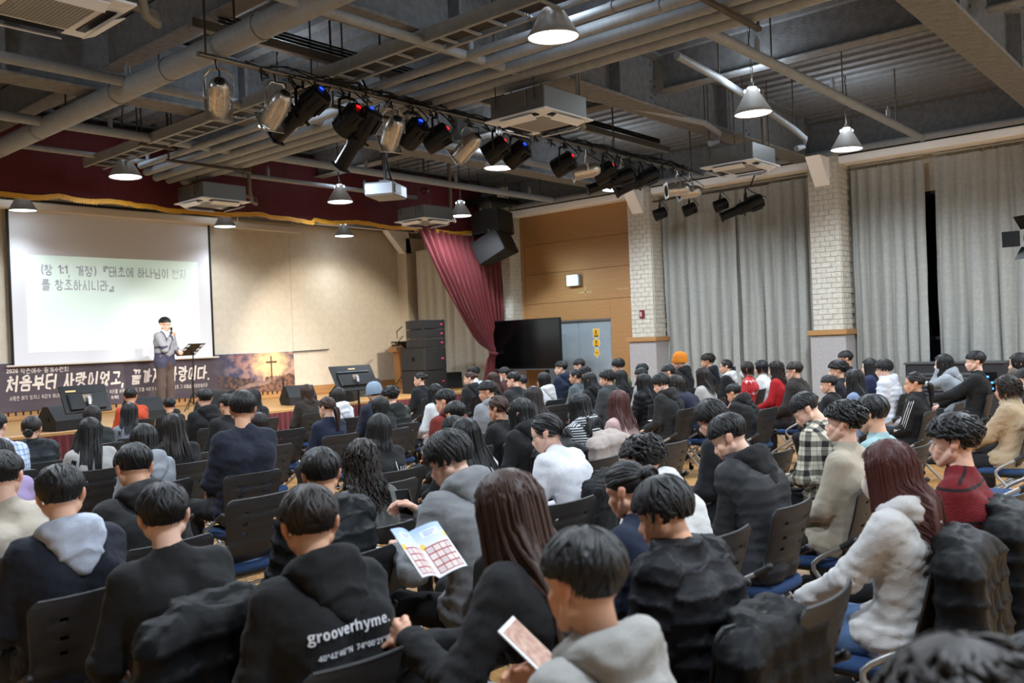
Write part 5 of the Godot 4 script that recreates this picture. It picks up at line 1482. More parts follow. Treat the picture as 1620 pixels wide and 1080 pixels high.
	if style == "bun": m.ball(Vector3(0, 0.13, 0.128), Vector3(0.04, 0.036, 0.032), 12, 8); ring(m, Vector3(0, 0.13, 0.125), 0.03, 0.013, rng)
	if style == "lowbun": m.ball(Vector3(0, 0.045, 0.118), Vector3(0.042, 0.038, 0.036), 12, 8); ring(m, Vector3(0, 0.045, 0.12), 0.03, 0.014, rng)
	if style == "pony":
		for k in 26:
			var a := rng.randf() * TAU; var r0 := rng.randf() * 0.018
			var pts := []; var rr := []
			for s in 8:
				var u := s / 7.0
				var wd := 0.014 + 0.022 * sin(PI * minf(u * 1.2, 1.0))
				pts.append(Vector3(cos(a) * (r0 * 0.3 + wd * r0 / 0.018), 0.075 + 0.025 * sin(u * 3.0) - u * u * 0.26, 0.112 + 0.045 * sin(u * 2.2) + sin(a) * wd * r0 / 0.018))
				rr.append(0.011 * (1.0 if u < 0.7 else lerpf(1.0, 0.2, (u - 0.7) / 0.3)))
			m.tube(pts, rr, 5, false, 0.6)
	cache[key] = m
	return m

func ring(m: MB, o: Vector3, r: float, w: float, rng: RandomNumberGenerator):
	for k in 7:
		var pts := []
		var tilt := Basis.from_euler(Vector3(rng.randf_range(-0.4, 0.4), rng.randf_range(-0.4, 0.4), 0))
		for s in 9: pts.append(o + tilt * Vector3(cos(s * TAU / 8 + k) * r * (0.7 + 0.06 * k), sin(s * TAU / 8 + k) * r * (0.7 + 0.06 * k), 0.004 * k))
		m.tube(pts, w * 0.8, 5, false, 0.8)

# ---------------------------------------------------------------- people
const POSES := {
	"rest": [-10, 17, [-0.10, 0.66, -0.22], [0.09, 0.65, -0.24]], "up": [-4, 12, [-0.12, 0.65, -0.24], [0.12, 0.65, -0.24]], "slouch": [-15, 18, [-0.10, 0.67, -0.20], [0.07, 0.68, -0.17]], "lean": [4, 14, [-0.14, 0.65, -0.26], [0.13, 0.65, -0.27]],
	"hold": [-10, 17, [-0.10, 0.66, -0.22], [0.23, 0.87, -0.21]], "hunch": [20, 34, [-0.10, 0.64, -0.38], [0.08, 0.64, -0.38]], "knees": [-8, 14, [-0.09, 0.65, -0.33], [0.06, 0.66, -0.30]], "book2": [6, 20, [-0.25, 0.84, -0.34], [-0.17, 0.80, -0.37]], "bow": [0, 22, [-0.10, 0.68, -0.27], [0.09, 0.67, -0.26]], "sreach": [-12, 14, [-0.16, 0.78, -0.40], [0.14, 0.70, -0.34]],
	"fwd": [13, 22, [-0.12, 0.64, -0.36], [0.10, 0.64, -0.34]],
	"write": [20, 30, [-0.10, 0.66, -0.34], [0.07, 0.68, -0.30]], "deep": [34, 36, [-0.10, 0.64, -0.46], [0.08, 0.64, -0.46]], "cross": [-5, 14, [0.15, 0.90, -0.17], [-0.16, 0.86, -0.22]],
	"phone": [6, 22, [-0.20, 0.78, -0.34], [-0.05, 0.93, -0.33]], "face": [8, 16, [-0.04, 1.13, -0.17], [0.10, 0.66, -0.26]], "book": [10, 22, [-0.15, 0.76, -0.34], [0.12, 0.74, -0.32]], "reach": [10, 14, [-0.16, 0.80, -0.42], [0.14, 0.70, -0.34]],
	"stand": [0, 4, [0.0, 0, 0], [0.0, 0, 0]]}

static func tip(a: float) -> Vector3: return Vector3(0, cos(deg_to_rad(a)), -sin(deg_to_rad(a)))

# joints of a seated (or standing) figure, facing -z
func joints(pose: String, fem: bool) -> Dictionary:
	var key := "j%s%s" % [pose, fem]
	if cache.has(key): return cache[key]
	var q: Array = POSES[pose]
	var st := pose == "stand"
	var j := {}
	var a: float = q[0]; var c: float = q[1]
	j.up = a + c
	j.pelvis = Vector3(0, 0.93, 0) if st else Vector3(0, 0.555, 0.05)
	j.waist = j.pelvis + tip(a) * 0.20
	j.chest = j.waist + tip(a + c * 0.5) * 0.17
	j.neck = j.chest + tip(a + c) * 0.15
	j.head = j.neck + tip((a + c) * 0.8 + 14) * 0.078
	var sw := 0.148 if fem else 0.168
	for s in [-1, 1]:
		var n := "l" if s < 0 else "r"
		var sh: Vector3 = j.neck + tip(a + c) * -0.05 + Vector3(s * sw, 0, 0) + Vector3(0, 0, -0.012)
		var w := Vector3(q[2 if s < 0 else 3][0], q[2 if s < 0 else 3][1], q[2 if s < 0 else 3][2])
		if st: w = Vector3(-0.10, 1.10, -0.27) if s < 0 else Vector3(0.05, 1.37, -0.215)
		var d := w - sh
		var l := minf(d.length(), 0.525)
		w = sh + d.normalized() * l
		var x := (0.285 * 0.285 - 0.25 * 0.25 + l * l) / (2.0 * l)
		var pole := Vector3(s * 0.55, -0.75, 0.45)
		pole = (pole - d.normalized() * pole.dot(d.normalized())).normalized()
		j["s" + n] = sh
		j["e" + n] = sh + d.normalized() * x + pole * sqrt(maxf(0.285 * 0.285 - x * x, 0.0004))
		j["w" + n] = w
		var hip: Vector3 = j.pelvis + Vector3(s * 0.085, -0.01, 0)
		j["h" + n] = hip
		j["k" + n] = Vector3(s * 0.11, 0.50, 0.0) if st else Vector3(s * (0.10 if fem else 0.15), 0.515, -0.40)
		j["a" + n] = Vector3(s * 0.12, 0.085, 0.02) if st else Vector3(s * (0.10 if fem else 0.14), 0.085, -0.36 - 0.03 * s)
	cache[key] = j
	return j

func torso_bones(j: Dictionary, fem: bool, th: float, arms: bool) -> Array:
	var w := 0.064 if fem else 0.080
	var r := 0.094 if fem else 0.108
	var b := []
	for s in [-1, 1]:
		var n := "l" if s < 0 else "r"
		b.append([j.pelvis + Vector3(s * w * 0.95, 0.01, 0), j.waist + Vector3(s * w * 0.85, 0, 0), r + 0.012 + th, r - 0.008 + th])
		b.append([j.waist + Vector3(s * w * 0.85, 0, 0), j.chest + Vector3(s * w * 1.05, 0, 0.0), r - 0.008 + th, r + 0.002 + th])
		b.append([j.chest + Vector3(s * w * 1.05, 0, 0), (j.neck as Vector3).lerp(j["s" + n], 0.62) + Vector3(0, -0.05, 0.0), r + th, 0.072 + th])
		b.append([j.neck + Vector3(0, -0.01, 0), (j["s" + n] as Vector3) + Vector3(-s * 0.02, -0.004, 0), 0.050 + th * 0.7, 0.052 + th])
		if arms:
			b.append([j["s" + n], j["e" + n], 0.056 + th, 0.045 + th])
			b.append([j["e" + n], (j["e" + n] as Vector3).lerp(j["w" + n], 0.93), 0.045 + th, 0.032 + th * 0.8])
	return b

func body_mesh(pose: String, fem: bool, look: Vector3, fine: bool, curl: float) -> MB:
	var j := joints(pose, fem)
	var key := "body%s%s" % [pose, fem]
	if not cache.has(key):
		var b := torso_bones(j, fem, -0.022, false)
		for s in ["l", "r"]:
			b.append([j["s" + s], j["e" + s], 0.044, 0.037]); b.append([j["e" + s], j["w" + s], 0.037, 0.026])
			b.append([j["h" + s], j["k" + s], 0.072, 0.050]); b.append([j["k" + s], j["a" + s], 0.048, 0.036])
			b.append([j["a" + s], j["a" + s] + Vector3(0, -0.045, -0.10), 0.034, 0.028])
		b.append([j.neck - Vector3(0, 0.03, 0), j.head + Vector3(0, 0.0, 0.01), 0.056, 0.050])
		var m0 := nets(b, 0.026, 0.014)
		m0.tint(Color.WHITE)
		cache[key] = m0
	var m := MB.new()
	m.add(cache[key], Transform3D())
	m.add(head_mesh(fine), Transform3D(Basis.from_euler(look), j.head))
	for s in ["l", "r"]:
		var f: Vector3 = ((j["w" + s] as Vector3) - j["e" + s]).normalized()
		var out_ := Vector3.UP if not pose in ["phone", "hold", "book", "book2", "face", "stand"] else Vector3(0.9 if s == "r" else -0.9, 0.25, 0.3)
		if pose == "cross": out_ = Vector3(0, 0.2, -1)
		var z := -f
		if not pose in ["cross", "face", "stand"]: z = (z + Vector3(0, 0.15, 0.4)).normalized()
		var y := (out_ - z * out_.dot(z)).normalized()
		m.add(hand_mesh(fine, s == "l", curl), Transform3D(Basis(y.cross(z), y, z), (j["w" + s] as Vector3) - z * 0.012))
	return m

# a garment: inflated capsules, then folds or quilting
func top_mesh(pose: String, fem: bool, kind: String, fine: bool) -> MB:
	var key := "top%s%s%s%s" % [pose, fem, kind, fine]
	if cache.has(key): return cache[key]
	var j := joints(pose, fem)
	var th: float = {"tee": 0.002, "knit": 0.008, "sweat": 0.012, "jacket": 0.015, "puffer": 0.028, "vest": 0.024, "coat": 0.022}[kind]
	var b := torso_bones(j, fem, th, kind != "vest")
	if kind == "vest":
		for s in ["l", "r"]: b.append([j["s" + s], (j["s" + s] as Vector3).lerp(j["e" + s], 0.12), 0.06 + th, 0.058 + th])
	for s in ["l", "r"]:
		b.append([j["h" + s] + Vector3(0, 0.0, 0.0), (j["h" + s] as Vector3).lerp(j["k" + s], 0.22) + Vector3(0, 0.02, 0), 0.10 + th, 0.085 + th])
		if kind != "vest" and kind != "tee":    # cuff
			var w: Vector3 = (j["e" + s] as Vector3).lerp(j["w" + s], 0.9)
			b.append([w, w + ((j["w" + s] as Vector3) - j["e" + s]).normalized() * 0.03, 0.036 + th * 0.6, 0.034 + th * 0.6])
	if kind in ["jacket", "puffer", "coat", "vest"]:
		var n: Vector3 = j.neck
		for k in 8:
			var w0 := TAU * k / 8; var w1 := TAU * (k + 1) / 8
			var up := tip(j.up) * 0.035
			b.append([n + up + Vector3(cos(w0) * 0.066, 0.004 * sin(w0), sin(w0) * 0.062 - 0.012), n + up + Vector3(cos(w1) * 0.066, 0, sin(w1) * 0.062 - 0.012), 0.02, 0.02])
	else:
		b.append([j.neck - tip(j.up) * 0.02, j.neck + tip(j.up + 10) * 0.018, 0.064, 0.060])
	var m := nets(b, (0.0105 if kind == "puffer" else 0.0125) if fine else 0.019, 0.016)
	var f := FastNoiseLite.new(); f.seed = hash(key) % 999; f.frequency = 1.0; f.fractal_octaves = 2
	var segs := [[j.sl, j.el], [j.el, j.wl], [j.sr, j.er], [j.er, j.wr]]
	for k in m.v.size():
		var p := m.v[k]
		var s := p.y; var da := 9.0; var along := 0.0; var bend := 0.0
		for e in 4:
			var a: Vector3 = segs[e][0]; var ab: Vector3 = (segs[e][1] as Vector3) - a
			var t := clampf((p - a).dot(ab) / ab.length_squared(), 0, 1)
			var d := (p - a - ab * t).length()
			if d < da: da = d; along = t * ab.length() + (0.285 if e % 2 else 0.0)
		var arm := da < 0.075 + th and absf(p.x) > 0.11
		if arm: bend = exp(-pow((along - 0.285) / 0.07, 2)); s = along
		var o := 0.0
		if kind == "puffer" or kind == "vest":
			var pitch := 0.075 if kind == "puffer" else 0.06
			var q := absf(sin((s + 0.012 * f.get_noise_3dv(p * 9.0)) * PI / pitch))
			o = 0.021 * (pow(q, 0.32) - 0.8) + 0.003 * f.get_noise_3dv(p * 24.0)
			if kind == "vest": o *= 0.45
		else:
			var amp: float = {"tee": 0.005, "knit": 0.004, "sweat": 0.007, "jacket": 0.007, "coat": 0.008}[kind]
			o = amp * f.get_noise_3dv(Vector3(p.x * 5.0, p.y * 13.0 + p.x * 5.0, p.z * 7.0)) + amp * 0.5 * f.get_noise_3dv(p * 26.0)
			o += bend * amp * 0.6 * sin(along * 150.0 + 2.0 * f.get_noise_3dv(p * 12.0))
			if p.y < 0.80: o += amp * 0.5 * sin(p.y * 100.0 + 3.0 * f.get_noise_3dv(p * 8.0)) * smoothstep(0.80, 0.62, p.y)
			if kind == "coat": o += 0.010 * f.get_noise_3dv(p * 70.0)
		m.v[k] = p + m.n[k] * o
	smooth(m)
	cache[key] = m
	return m

func trouser_mesh(pose: String, fem: bool, wide: bool) -> MB:
	var key := "trousers%s%s%s" % ["stand" if pose == "stand" else "", fem, wide]
	if cache.has(key): return cache[key]
	var j := joints(pose, fem)
	var b := [[j.hl + Vector3(0.03, -0.01, -0.02), j.hr + Vector3(-0.03, -0.01, -0.02), 0.105, 0.105]]
	for s in ["l", "r"]:
		b.append([j["h" + s], j["k" + s], 0.092, 0.068 + (0.012 if wide else 0.0)])
		b.append([j["k" + s], j["a" + s] + Vector3(0, 0.02, 0), 0.066 + (0.014 if wide else 0.0), 0.050 + (0.030 if wide else 0.0)])
	var m := nets(b, 0.022, 0.015)
	var f := FastNoiseLite.new(); f.seed = 5; f.frequency = 1.0
	for k in m.v.size(): m.v[k] += m.n[k] * (0.008 * f.get_noise_3dv(m.v[k] * Vector3(14, 9, 9)) + 0.004 * f.get_noise_3dv(m.v[k] * 30.0))
	smooth(m)
	cache[key] = m
	return m

func shoe_mesh() -> MB:
	if cache.has("shoe"): return cache["shoe"]
	var m := nets([[Vector3(0, 0.055, 0.02), Vector3(0, 0.040, -0.17), 0.044, 0.036, Vector3(1.1, 1, 1)], [Vector3(0, 0.085, 0.02), Vector3(0, 0.06, -0.05), 0.040, 0.038], [Vector3(0, 0.016, 0.03), Vector3(0, 0.016, -0.19), 0.042, 0.040, Vector3(1, 2.6, 1)]], 0.014, 0.008)
	cache["shoe"] = m
	return m

# hood lying on the back, in the frame of the neck joint
func hood_mesh(kind: String, fine: bool) -> MB:
	var key := "hood%s%s" % [kind, fine]
	if cache.has(key): return cache[key]
	var b := []
	for k in 12:
		var w := [TAU * k / 12, TAU * (k + 1) / 12]
		var e := []
		for a in w: e.append(Vector3(cos(a) * 0.098, 0.014 + 0.018 * sin(a), sin(a) * 0.085 + 0.012))
		var r := 0.028 + 0.016 * maxf(sin(w[0]), 0.0) + (0.012 if kind == "fur" else 0.0)
		b.append([e[0], e[1], r, r])
	b.append([Vector3(-0.07, -0.015, 0.09), Vector3(-0.03, -0.10, 0.112), 0.046, 0.036, Vector3(1, 1, 1.25)])
	b.append([Vector3(0.07, -0.015, 0.09), Vector3(0.03, -0.10, 0.112), 0.046, 0.036, Vector3(1, 1, 1.25)])
	b.append([Vector3(0, -0.01, 0.095), Vector3(0, -0.125, 0.116), 0.050, 0.036, Vector3(1, 1, 1.2)])
	var m := nets(b, 0.011 if fine else 0.017, 0.010)
	var f := FastNoiseLite.new(); f.seed = 9; f.frequency = 1.0
	for k in m.v.size():
		var p := m.v[k]
		var o := 0.008 * f.get_noise_3dv(Vector3(p.x * 9.0, p.y * 22.0, p.z * 9.0)) - (0.010 * exp(-pow((p.y + 0.055 + absf(p.x) * 0.35) / 0.012, 2)) if p.z > 0.08 else 0.0)
		if kind == "fur": o += 0.022 * f.get_noise_3dv(p * 120.0)
		m.v[k] = p + m.n[k] * o
	smooth(m)
	cache[key] = m
	return m

func mesh_of(key: String, m: MB) -> ArrayMesh:
	key = "#" + key
	if not cache.has(key): cache[key] = m.mesh()
	return cache[key]

func hair_mat(i: int) -> Material:
	var cols := [Color(0.075, 0.068, 0.068), Color(0.125, 0.092, 0.075), Color(0.22, 0.135, 0.095), Color(0.30, 0.19, 0.12), Color(0.27, 0.12, 0.10)]
	var m := mt("hair_%d" % i, cols[i], 0.5)
	if not m.normal_enabled:
		m.normal_enabled = true
		m.normal_texture = noise_tex("strand", 0.03, 256, 2, null, true, 5.0)
		m.uv1_scale = Vector3(2.0, 0.25, 1)
		m.normal_scale = 0.7
		m.metallic_specular = 0.45
	return m

func skin_mat(i: int) -> Material:
	return mt("skin_%d" % i, [Color(0.87, 0.68, 0.57), Color(0.82, 0.62, 0.50), Color(0.90, 0.73, 0.64)][i], 0.55, 0.0, {"vertex_color_use_as_albedo": true, "subsurf_scatter_enabled": true, "subsurf_scatter_strength": 0.08})

func cloth_mat(col: Color, kind: String) -> Material:
	var shiny := kind == "puffer" or kind == "vest"
	var key := "cloth_%s_%s" % [col.to_html(false), "s" if shiny else ("k" if kind in ["knit", "coat"] else "w")]
	if mats.has(key): return mats[key]
	var m := mt(key, col, 0.55 if shiny else 0.9)
	m.normal_enabled = true
	m.uv1_triplanar = true
	if shiny:
		m.metallic_specular = 0.28
		m.normal_texture = noise_tex("crinkle", 0.03, 256, 4, null, true, 5.0); m.uv1_scale = Vector3.ONE * 2.5; m.normal_scale = 0.18
	elif kind in ["knit", "coat"]:
		m.normal_texture = knit_tex(); m.uv1_scale = Vector3(14, 14, 14); m.normal_scale = 0.3 if kind == "knit" else 0.7
	else:
		m.normal_texture = noise_tex("grain_bump", 0.11, 256, 3, null, true, 6.0); m.uv1_scale = Vector3.ONE * 5.0; m.normal_scale = 0.3
	if not shiny:
		m.rim_enabled = true; m.rim = 0.18; m.rim_tint = 0.5
	return m

func knit_tex() -> ImageTexture:
	if texs.has("knit"): return texs["knit"]
	var im := Image.create(128, 128, false, Image.FORMAT_RGB8)
	for y in 128:
		for x in 128:
			var u := fposmod(x / 16.0, 1.0); var v := fposmod(y / 16.0 + absf(u - 0.5) * 0.8, 1.0)
			var h := (0.5 + 0.5 * sin(u * TAU - PI / 2)) * (0.6 + 0.4 * sin(v * TAU))
			im.set_pixel(x, y, Color(h, h, h))
	im.bump_map_to_normal_map(3.0)
	texs["knit"] = ImageTexture.create_from_image(im)
	return texs["knit"]

# woven patterns in the object's own axes
func pattern_mat(key: String) -> Material:
	if mats.has(key): return mats[key]
	var im := Image.create(128, 128, false, Image.FORMAT_RGB8)
	for y in 128:
		for x in 128:
			var c := Color.WHITE
			match key:
				"stripes": c = Color(0.06, 0.065, 0.07) if posmod(y, 16) < 8 else Color(0.78, 0.79, 0.80)
				"plaid":
					c = Color(0.80, 0.77, 0.70)
					var a := posmod(x, 64); var b := posmod(y, 64)
					var k := 0.0
					if a < 26: k += 0.47
					if b < 26: k += 0.47
					if a > 40 and a < 44 or b > 40 and b < 44: k += 0.25
					c = c.lerp(Color(0.05, 0.055, 0.04), minf(k, 1.0))
				"blue_check":
					c = Color(0.80, 0.84, 0.90)
					var k := 0.0
					if posmod(x, 32) < 8: k += 0.35
					if posmod(y, 32) < 8: k += 0.35
					c = c.lerp(Color(0.25, 0.40, 0.66), k)
				"nordic":
					c = Color(0.70, 0.03, 0.06)
					var a := posmod(x, 16) - 8; var b := posmod(y, 16) - 8
					if y < 64:
						if absi(a) + absi(b) < 3: c = Color(0.92, 0.88, 0.86)
					else:
						var p := posmod(x, 64) - 32; var q := y - 96
						if (absi(absi(p) - absi(q)) < 4 or absi(p) < 3 or absi(q) < 3) and absi(p) + absi(q) < 30: c = Color(0.92, 0.88, 0.86)
				"red_band":
					c = Color(0.42, 0.05, 0.08) if posmod(y + 8, 64) > 5 else Color(0.08, 0.02, 0.03)
			im.set_pixel(x, y, c)
	var m := mt(key, Color.WHITE, 0.9)
	m.albedo_texture = ImageTexture.create_from_image(im)
	m.uv1_triplanar = true
	m.uv1_triplanar_sharpness = 8.0
	m.uv1_scale = Vector3.ONE * {"stripes": 5.5, "plaid": 5.0, "blue_check": 6.0, "nordic": 5.0, "red_band": 3.4}[key]
	m.normal_enabled = true; m.normal_texture = noise_tex("grain_bump", 0.11, 256, 3, null, true, 6.0); m.normal_scale = 0.4
	return m

func person(label: String, at: Array, pose: String, look: Array, hair: Array, top: Array, opt := {}) -> Node3D:
	var fem: bool = opt.get("f", false)
	var fine: bool = opt.get("fine", false)
	var t := thing("person", label, "person", Transform3D(Basis(Vector3.UP, deg_to_rad(at[2])).scaled(Vector3.ONE * at[3]), Vector3(at[0], opt.get("y", 0.0), at[1])))
	var j := joints(pose, fem)
	var e := Vector3(deg_to_rad(-look[1] - 2.0), deg_to_rad(look[0]), deg_to_rad(look[2] if look.size() > 2 else 0.0))
	var skin := skin_mat(int(absf(at[0] * 7.0 + at[1] * 3.0)) % 3)
	var bd := part("body", body_mesh(pose, fem, e, fine, opt.get("curl", 0.5)), skin, t)
	var hx := Transform3D(Basis.from_euler(e), j.head)
	var style: String = hair[0]
	var n: int = {"short": 210, "bowl": 220, "curly": 200, "part": 210, "crop": 190, "bun": 130, "lowbun": 130, "pony": 130}.get(style, 220)
	if fine: n = int(n * 1.9)
	var hm := mesh_of("hair%s%d_%d" % [style, hair[2] if hair.size() > 2 else 0, n], hair_mesh(style, hair[2] if hair.size() > 2 else 0, n))
	var hcol: Material = hair_mat(hair[1])
	part("hair", hm, hcol, t, hx)
	# face
	var eye := MB.new(); eye.ball(Vector3.ZERO, Vector3(0.0130, 0.0060, 0.0065), 12, 7)
	for k in eye.v.size(): eye.c.append(Color(0.02, 0.015, 0.012) if absf(eye.v[k].x) < 0.0065 else Color(0.8, 0.76, 0.74))
	var brow := MB.new(); brow.tube([Vector3(-0.017, -0.001, 0.004), Vector3(0.0, 0.003, -0.002), Vector3(0.018, -0.002, 0.007)], [0.0028, 0.0034, 0.0015], 5, true, 0.7)
	var lid := MB.new(); lid.tube([Vector3(-0.015, -0.001, 0.002), Vector3(0.0, 0.0058, -0.006), Vector3(0.016, 0.0, 0.003)], 0.0018, 5)
	for s in [-1.0, 1.0]:
		part("eye", mesh_of("eye", eye), mt("eye", Color.WHITE, 0.25, 0.0, {"vertex_color_use_as_albedo": true}), bd, hx * T(0.031 * s, 0.080, -0.0755, -24 * s))
		part("eyebrow", mesh_of("brow", brow), hcol, bd, hx * T(0.032 * s, 0.1005, -0.087, -20 * s))
		part("eyelid", mesh_of("lid", lid), hcol, bd, hx * T(0.031 * s, 0.081, -0.0785, -22 * s))
	var kind: String = top[0]
	var cm: Material = pattern_mat(top[1]) if top[1] is String else cloth_mat(top[1], kind)
	if opt.has("vcol"):
		cm = mt("printed_cardigan", Color.WHITE, 0.9, 0.0, {"vertex_color_use_as_albedo": true})
		var vm := top_mesh(pose, fem, kind, fine)
		if vm.c.size() == 0:
			for p in vm.v:
				var navy := p.y < 1.03 + 0.05 * absf(fposmod(p.x * 9.0 + p.z * 9.0, 2.0) - 1.0) or (p.z < 0 and p.y > 1.14 and absf(absf(p.x) - (p.y - 1.14) * 0.30) < 0.022) or (absf(p.x) > 0.12 and p.y < 1.22 and fposmod(p.y * 7.0 + p.x * 4.0, 1.0) < 0.42)
				vm.c.append(Color(0.045, 0.04, 0.07) if navy else (Color(0.6, 0.6, 0.6) if p.z < 0 and p.y > 1.14 and absf(p.x) < (p.y - 1.14) * 0.30 else Color(0.27, 0.265, 0.27)))
	part(opt.get("garment", {"tee": "shirt", "knit": "sweater", "sweat": "sweatshirt", "jacket": "jacket", "puffer": "puffer_jacket", "vest": "vest", "coat": "fleece_coat"}[kind]), mesh_of("top%s%s%s%s" % [pose, fem, kind, fine], top_mesh(pose, fem, kind, fine)), cm, t)
	if opt.has("under"):   # sleeves showing from under a vest
		part("sweatshirt", mesh_of("top%s%s%s%s" % [pose, fem, "tee", fine], top_mesh(pose, fem, "tee", fine)), cloth_mat(opt.under, "sweat"), t)
	part("trousers", mesh_of("trousers%s%s%s" % ["stand" if pose == "stand" else "", fem, opt.has("wide")], trouser_mesh(pose, fem, opt.has("wide"))), cloth_mat(opt.get("legs", Color(0.07, 0.07, 0.08)), "sweat"), t)
	for s in ["l", "r"]: part("shoe", mesh_of("shoe", shoe_mesh()), cloth_mat(opt.get("shoes", Color(0.10, 0.10, 0.11)), "sweat"), t, Transform3D(Basis(), Vector3(j["a" + s].x, 0, j["a" + s].z)))
	var nx := Transform3D(Basis(Vector3.RIGHT, deg_to_rad(-j.up * 0.9)), j.neck)
	if opt.has("hood"):
		var hc = opt.hood
		part("hood", mesh_of("hood%s" % [fine], hood_mesh("plain", fine)), cloth_mat(hc, "sweat") if hc is Color else cm, t, nx * T(0, 0.004, 0.0))
	if opt.has("fur"): part("fur_trim", mesh_of("hoodfur", hood_mesh("fur", fine)), cloth_mat(opt.fur, "coat"), t, nx * T(0, 0.012, 0.012))
	if opt.has("lanyard"):
		var m := MB.new(); var pts := []
		for k in 11:
			var a := PI * (-0.12 + 1.24 * k / 10.0)
			pts.append(Vector3(cos(a) * 0.066, 0.03 - 0.03 * absf(cos(a)) - 0.03 * maxf(-sin(a), 0.0), sin(a) * 0.060 - 0.004))
		m.tube(pts, 0.0065, 6, true, 0.35)
		part("lanyard", mesh_of("lanyard", m), mt("lanyard_%s" % opt.lanyard.to_html(), opt.lanyard, 0.6), t, nx * T(0, 0.012, 0))
	if opt.has("glasses"):
		var m := MB.new()
		for s in [-1, 1]:
			var pts := []
			for k in 13: pts.append(Vector3(0.032 * s + 0.023 * cos(TAU * k / 12), 0.078 + 0.018 * sin(TAU * k / 12), -0.100 + 0.012 * absf(cos(TAU * k / 12) * 0.5 + 0.5 * s) ))
			m.tube(pts, 0.0017, 5)
			m.tube([Vector3(0.055 * s, 0.082, -0.092), Vector3(0.077 * s, 0.088, -0.05), Vector3(0.080 * s, 0.088, 0.012)], 0.0017, 5)
		m.tube([Vector3(-0.010, 0.083, -0.101), Vector3(0, 0.086, -0.103), Vector3(0.010, 0.083, -0.101)], 0.0017, 5)
		part("glasses", mesh_of("glasses", m), mt("glasses_frame", Color(0.08, 0.08, 0.085), 0.3, 0.4), t, hx)
	if opt.has("mask"):
		var pts := PackedVector3Array()
		for b in 8:
			for a in 13:
				var u := (a - 6) / 6.0; var v := b / 7.0
				pts.append(Vector3(sin(u * 1.25) * (0.070 - 0.010 * (1 - v)), -0.028 + 0.090 * v, -0.020 - cos(u * 1.25) * (0.088 + 0.020 * sin(v * PI) * cos(u * 1.2) - 0.012 * (1 - v)) + 0.012 * v * absf(u)))
		var m := MB.new(); m.grid(pts, 13, 8)
		for s in [-1, 1]: m.tube([Vector3(0.064 * s, 0.055, -0.042), Vector3(0.078 * s, 0.088, 0.012), Vector3(0.080 * s, 0.075, 0.022), Vector3(0.062 * s, -0.012, -0.038)], 0.0022, 5)
		part("face_mask", mesh_of("mask", m), mt("mask_%s" % opt.mask.to_html(), opt.mask, 0.8), t, hx)
	if opt.has("cap"):
		var m := MB.new()
		m.lathe([Vector2(0.100, 0.055), Vector2(0.104, 0.095), Vector2(0.100, 0.145), Vector2(0.083, 0.19), Vector2(0.05, 0.218), Vector2(0.0, 0.226)], 22, Transform3D(Basis.from_scale(Vector3(0.97, 1.0, 1.14)), Vector3(0, 0.015, 0.008)))
		m.ball(Vector3(0, 0.241, 0.008), Vector3(0.008, 0.006, 0.008), 8, 5)
		if opt.cap[1]:
			var pts := PackedVector3Array()
			for b in 5:
				for a in 13:
					var u := (a - 6) / 6.0 * 1.15
					pts.append(Vector3(sin(u) * 0.094, 0.105 - 0.02 * (b / 4.0) - 0.012 * u * u, -0.072 * cos(u) - 0.028 - 0.08 * (b / 4.0) * cos(u * 1.1)))
			m.grid(pts, 13, 5); for k in pts.size(): pts[k].y -= 0.004
			m.grid(pts, 13, 5)
		else: m.lathe([Vector2(0.103, 0.058), Vector2(0.109, 0.062), Vector2(0.109, 0.105), Vector2(0.103, 0.11)], 22, Transform3D(Basis.from_scale(Vector3(0.97, 1.0, 1.14)), Vector3(0, 0.012, 0.008)))
		part("cap" if opt.cap[1] else "beanie", m, cloth_mat(opt.cap[0], "knit"), t, hx)
	if opt.has("earring"):
		var m := MB.new(); m.ball(Vector3.ZERO, Vector3(0.004, 0.004, 0.004), 6, 5)
		part("earring", m, mt("chrome"), t, hx * T(-0.082, 0.058, 0.004))
	if opt.has("tie"):
		var m := MB.new(); ring(m, Vector3.ZERO, 0.024, 0.011, RandomNumberGenerator.new())
		part("scrunchie", m, mt("tie_%s" % opt.tie.to_html(), opt.tie, 0.8), t, hx * T(0, {"bun": 0.13, "pony": 0.075}.get(style, 0.045), 0.105))
	return t

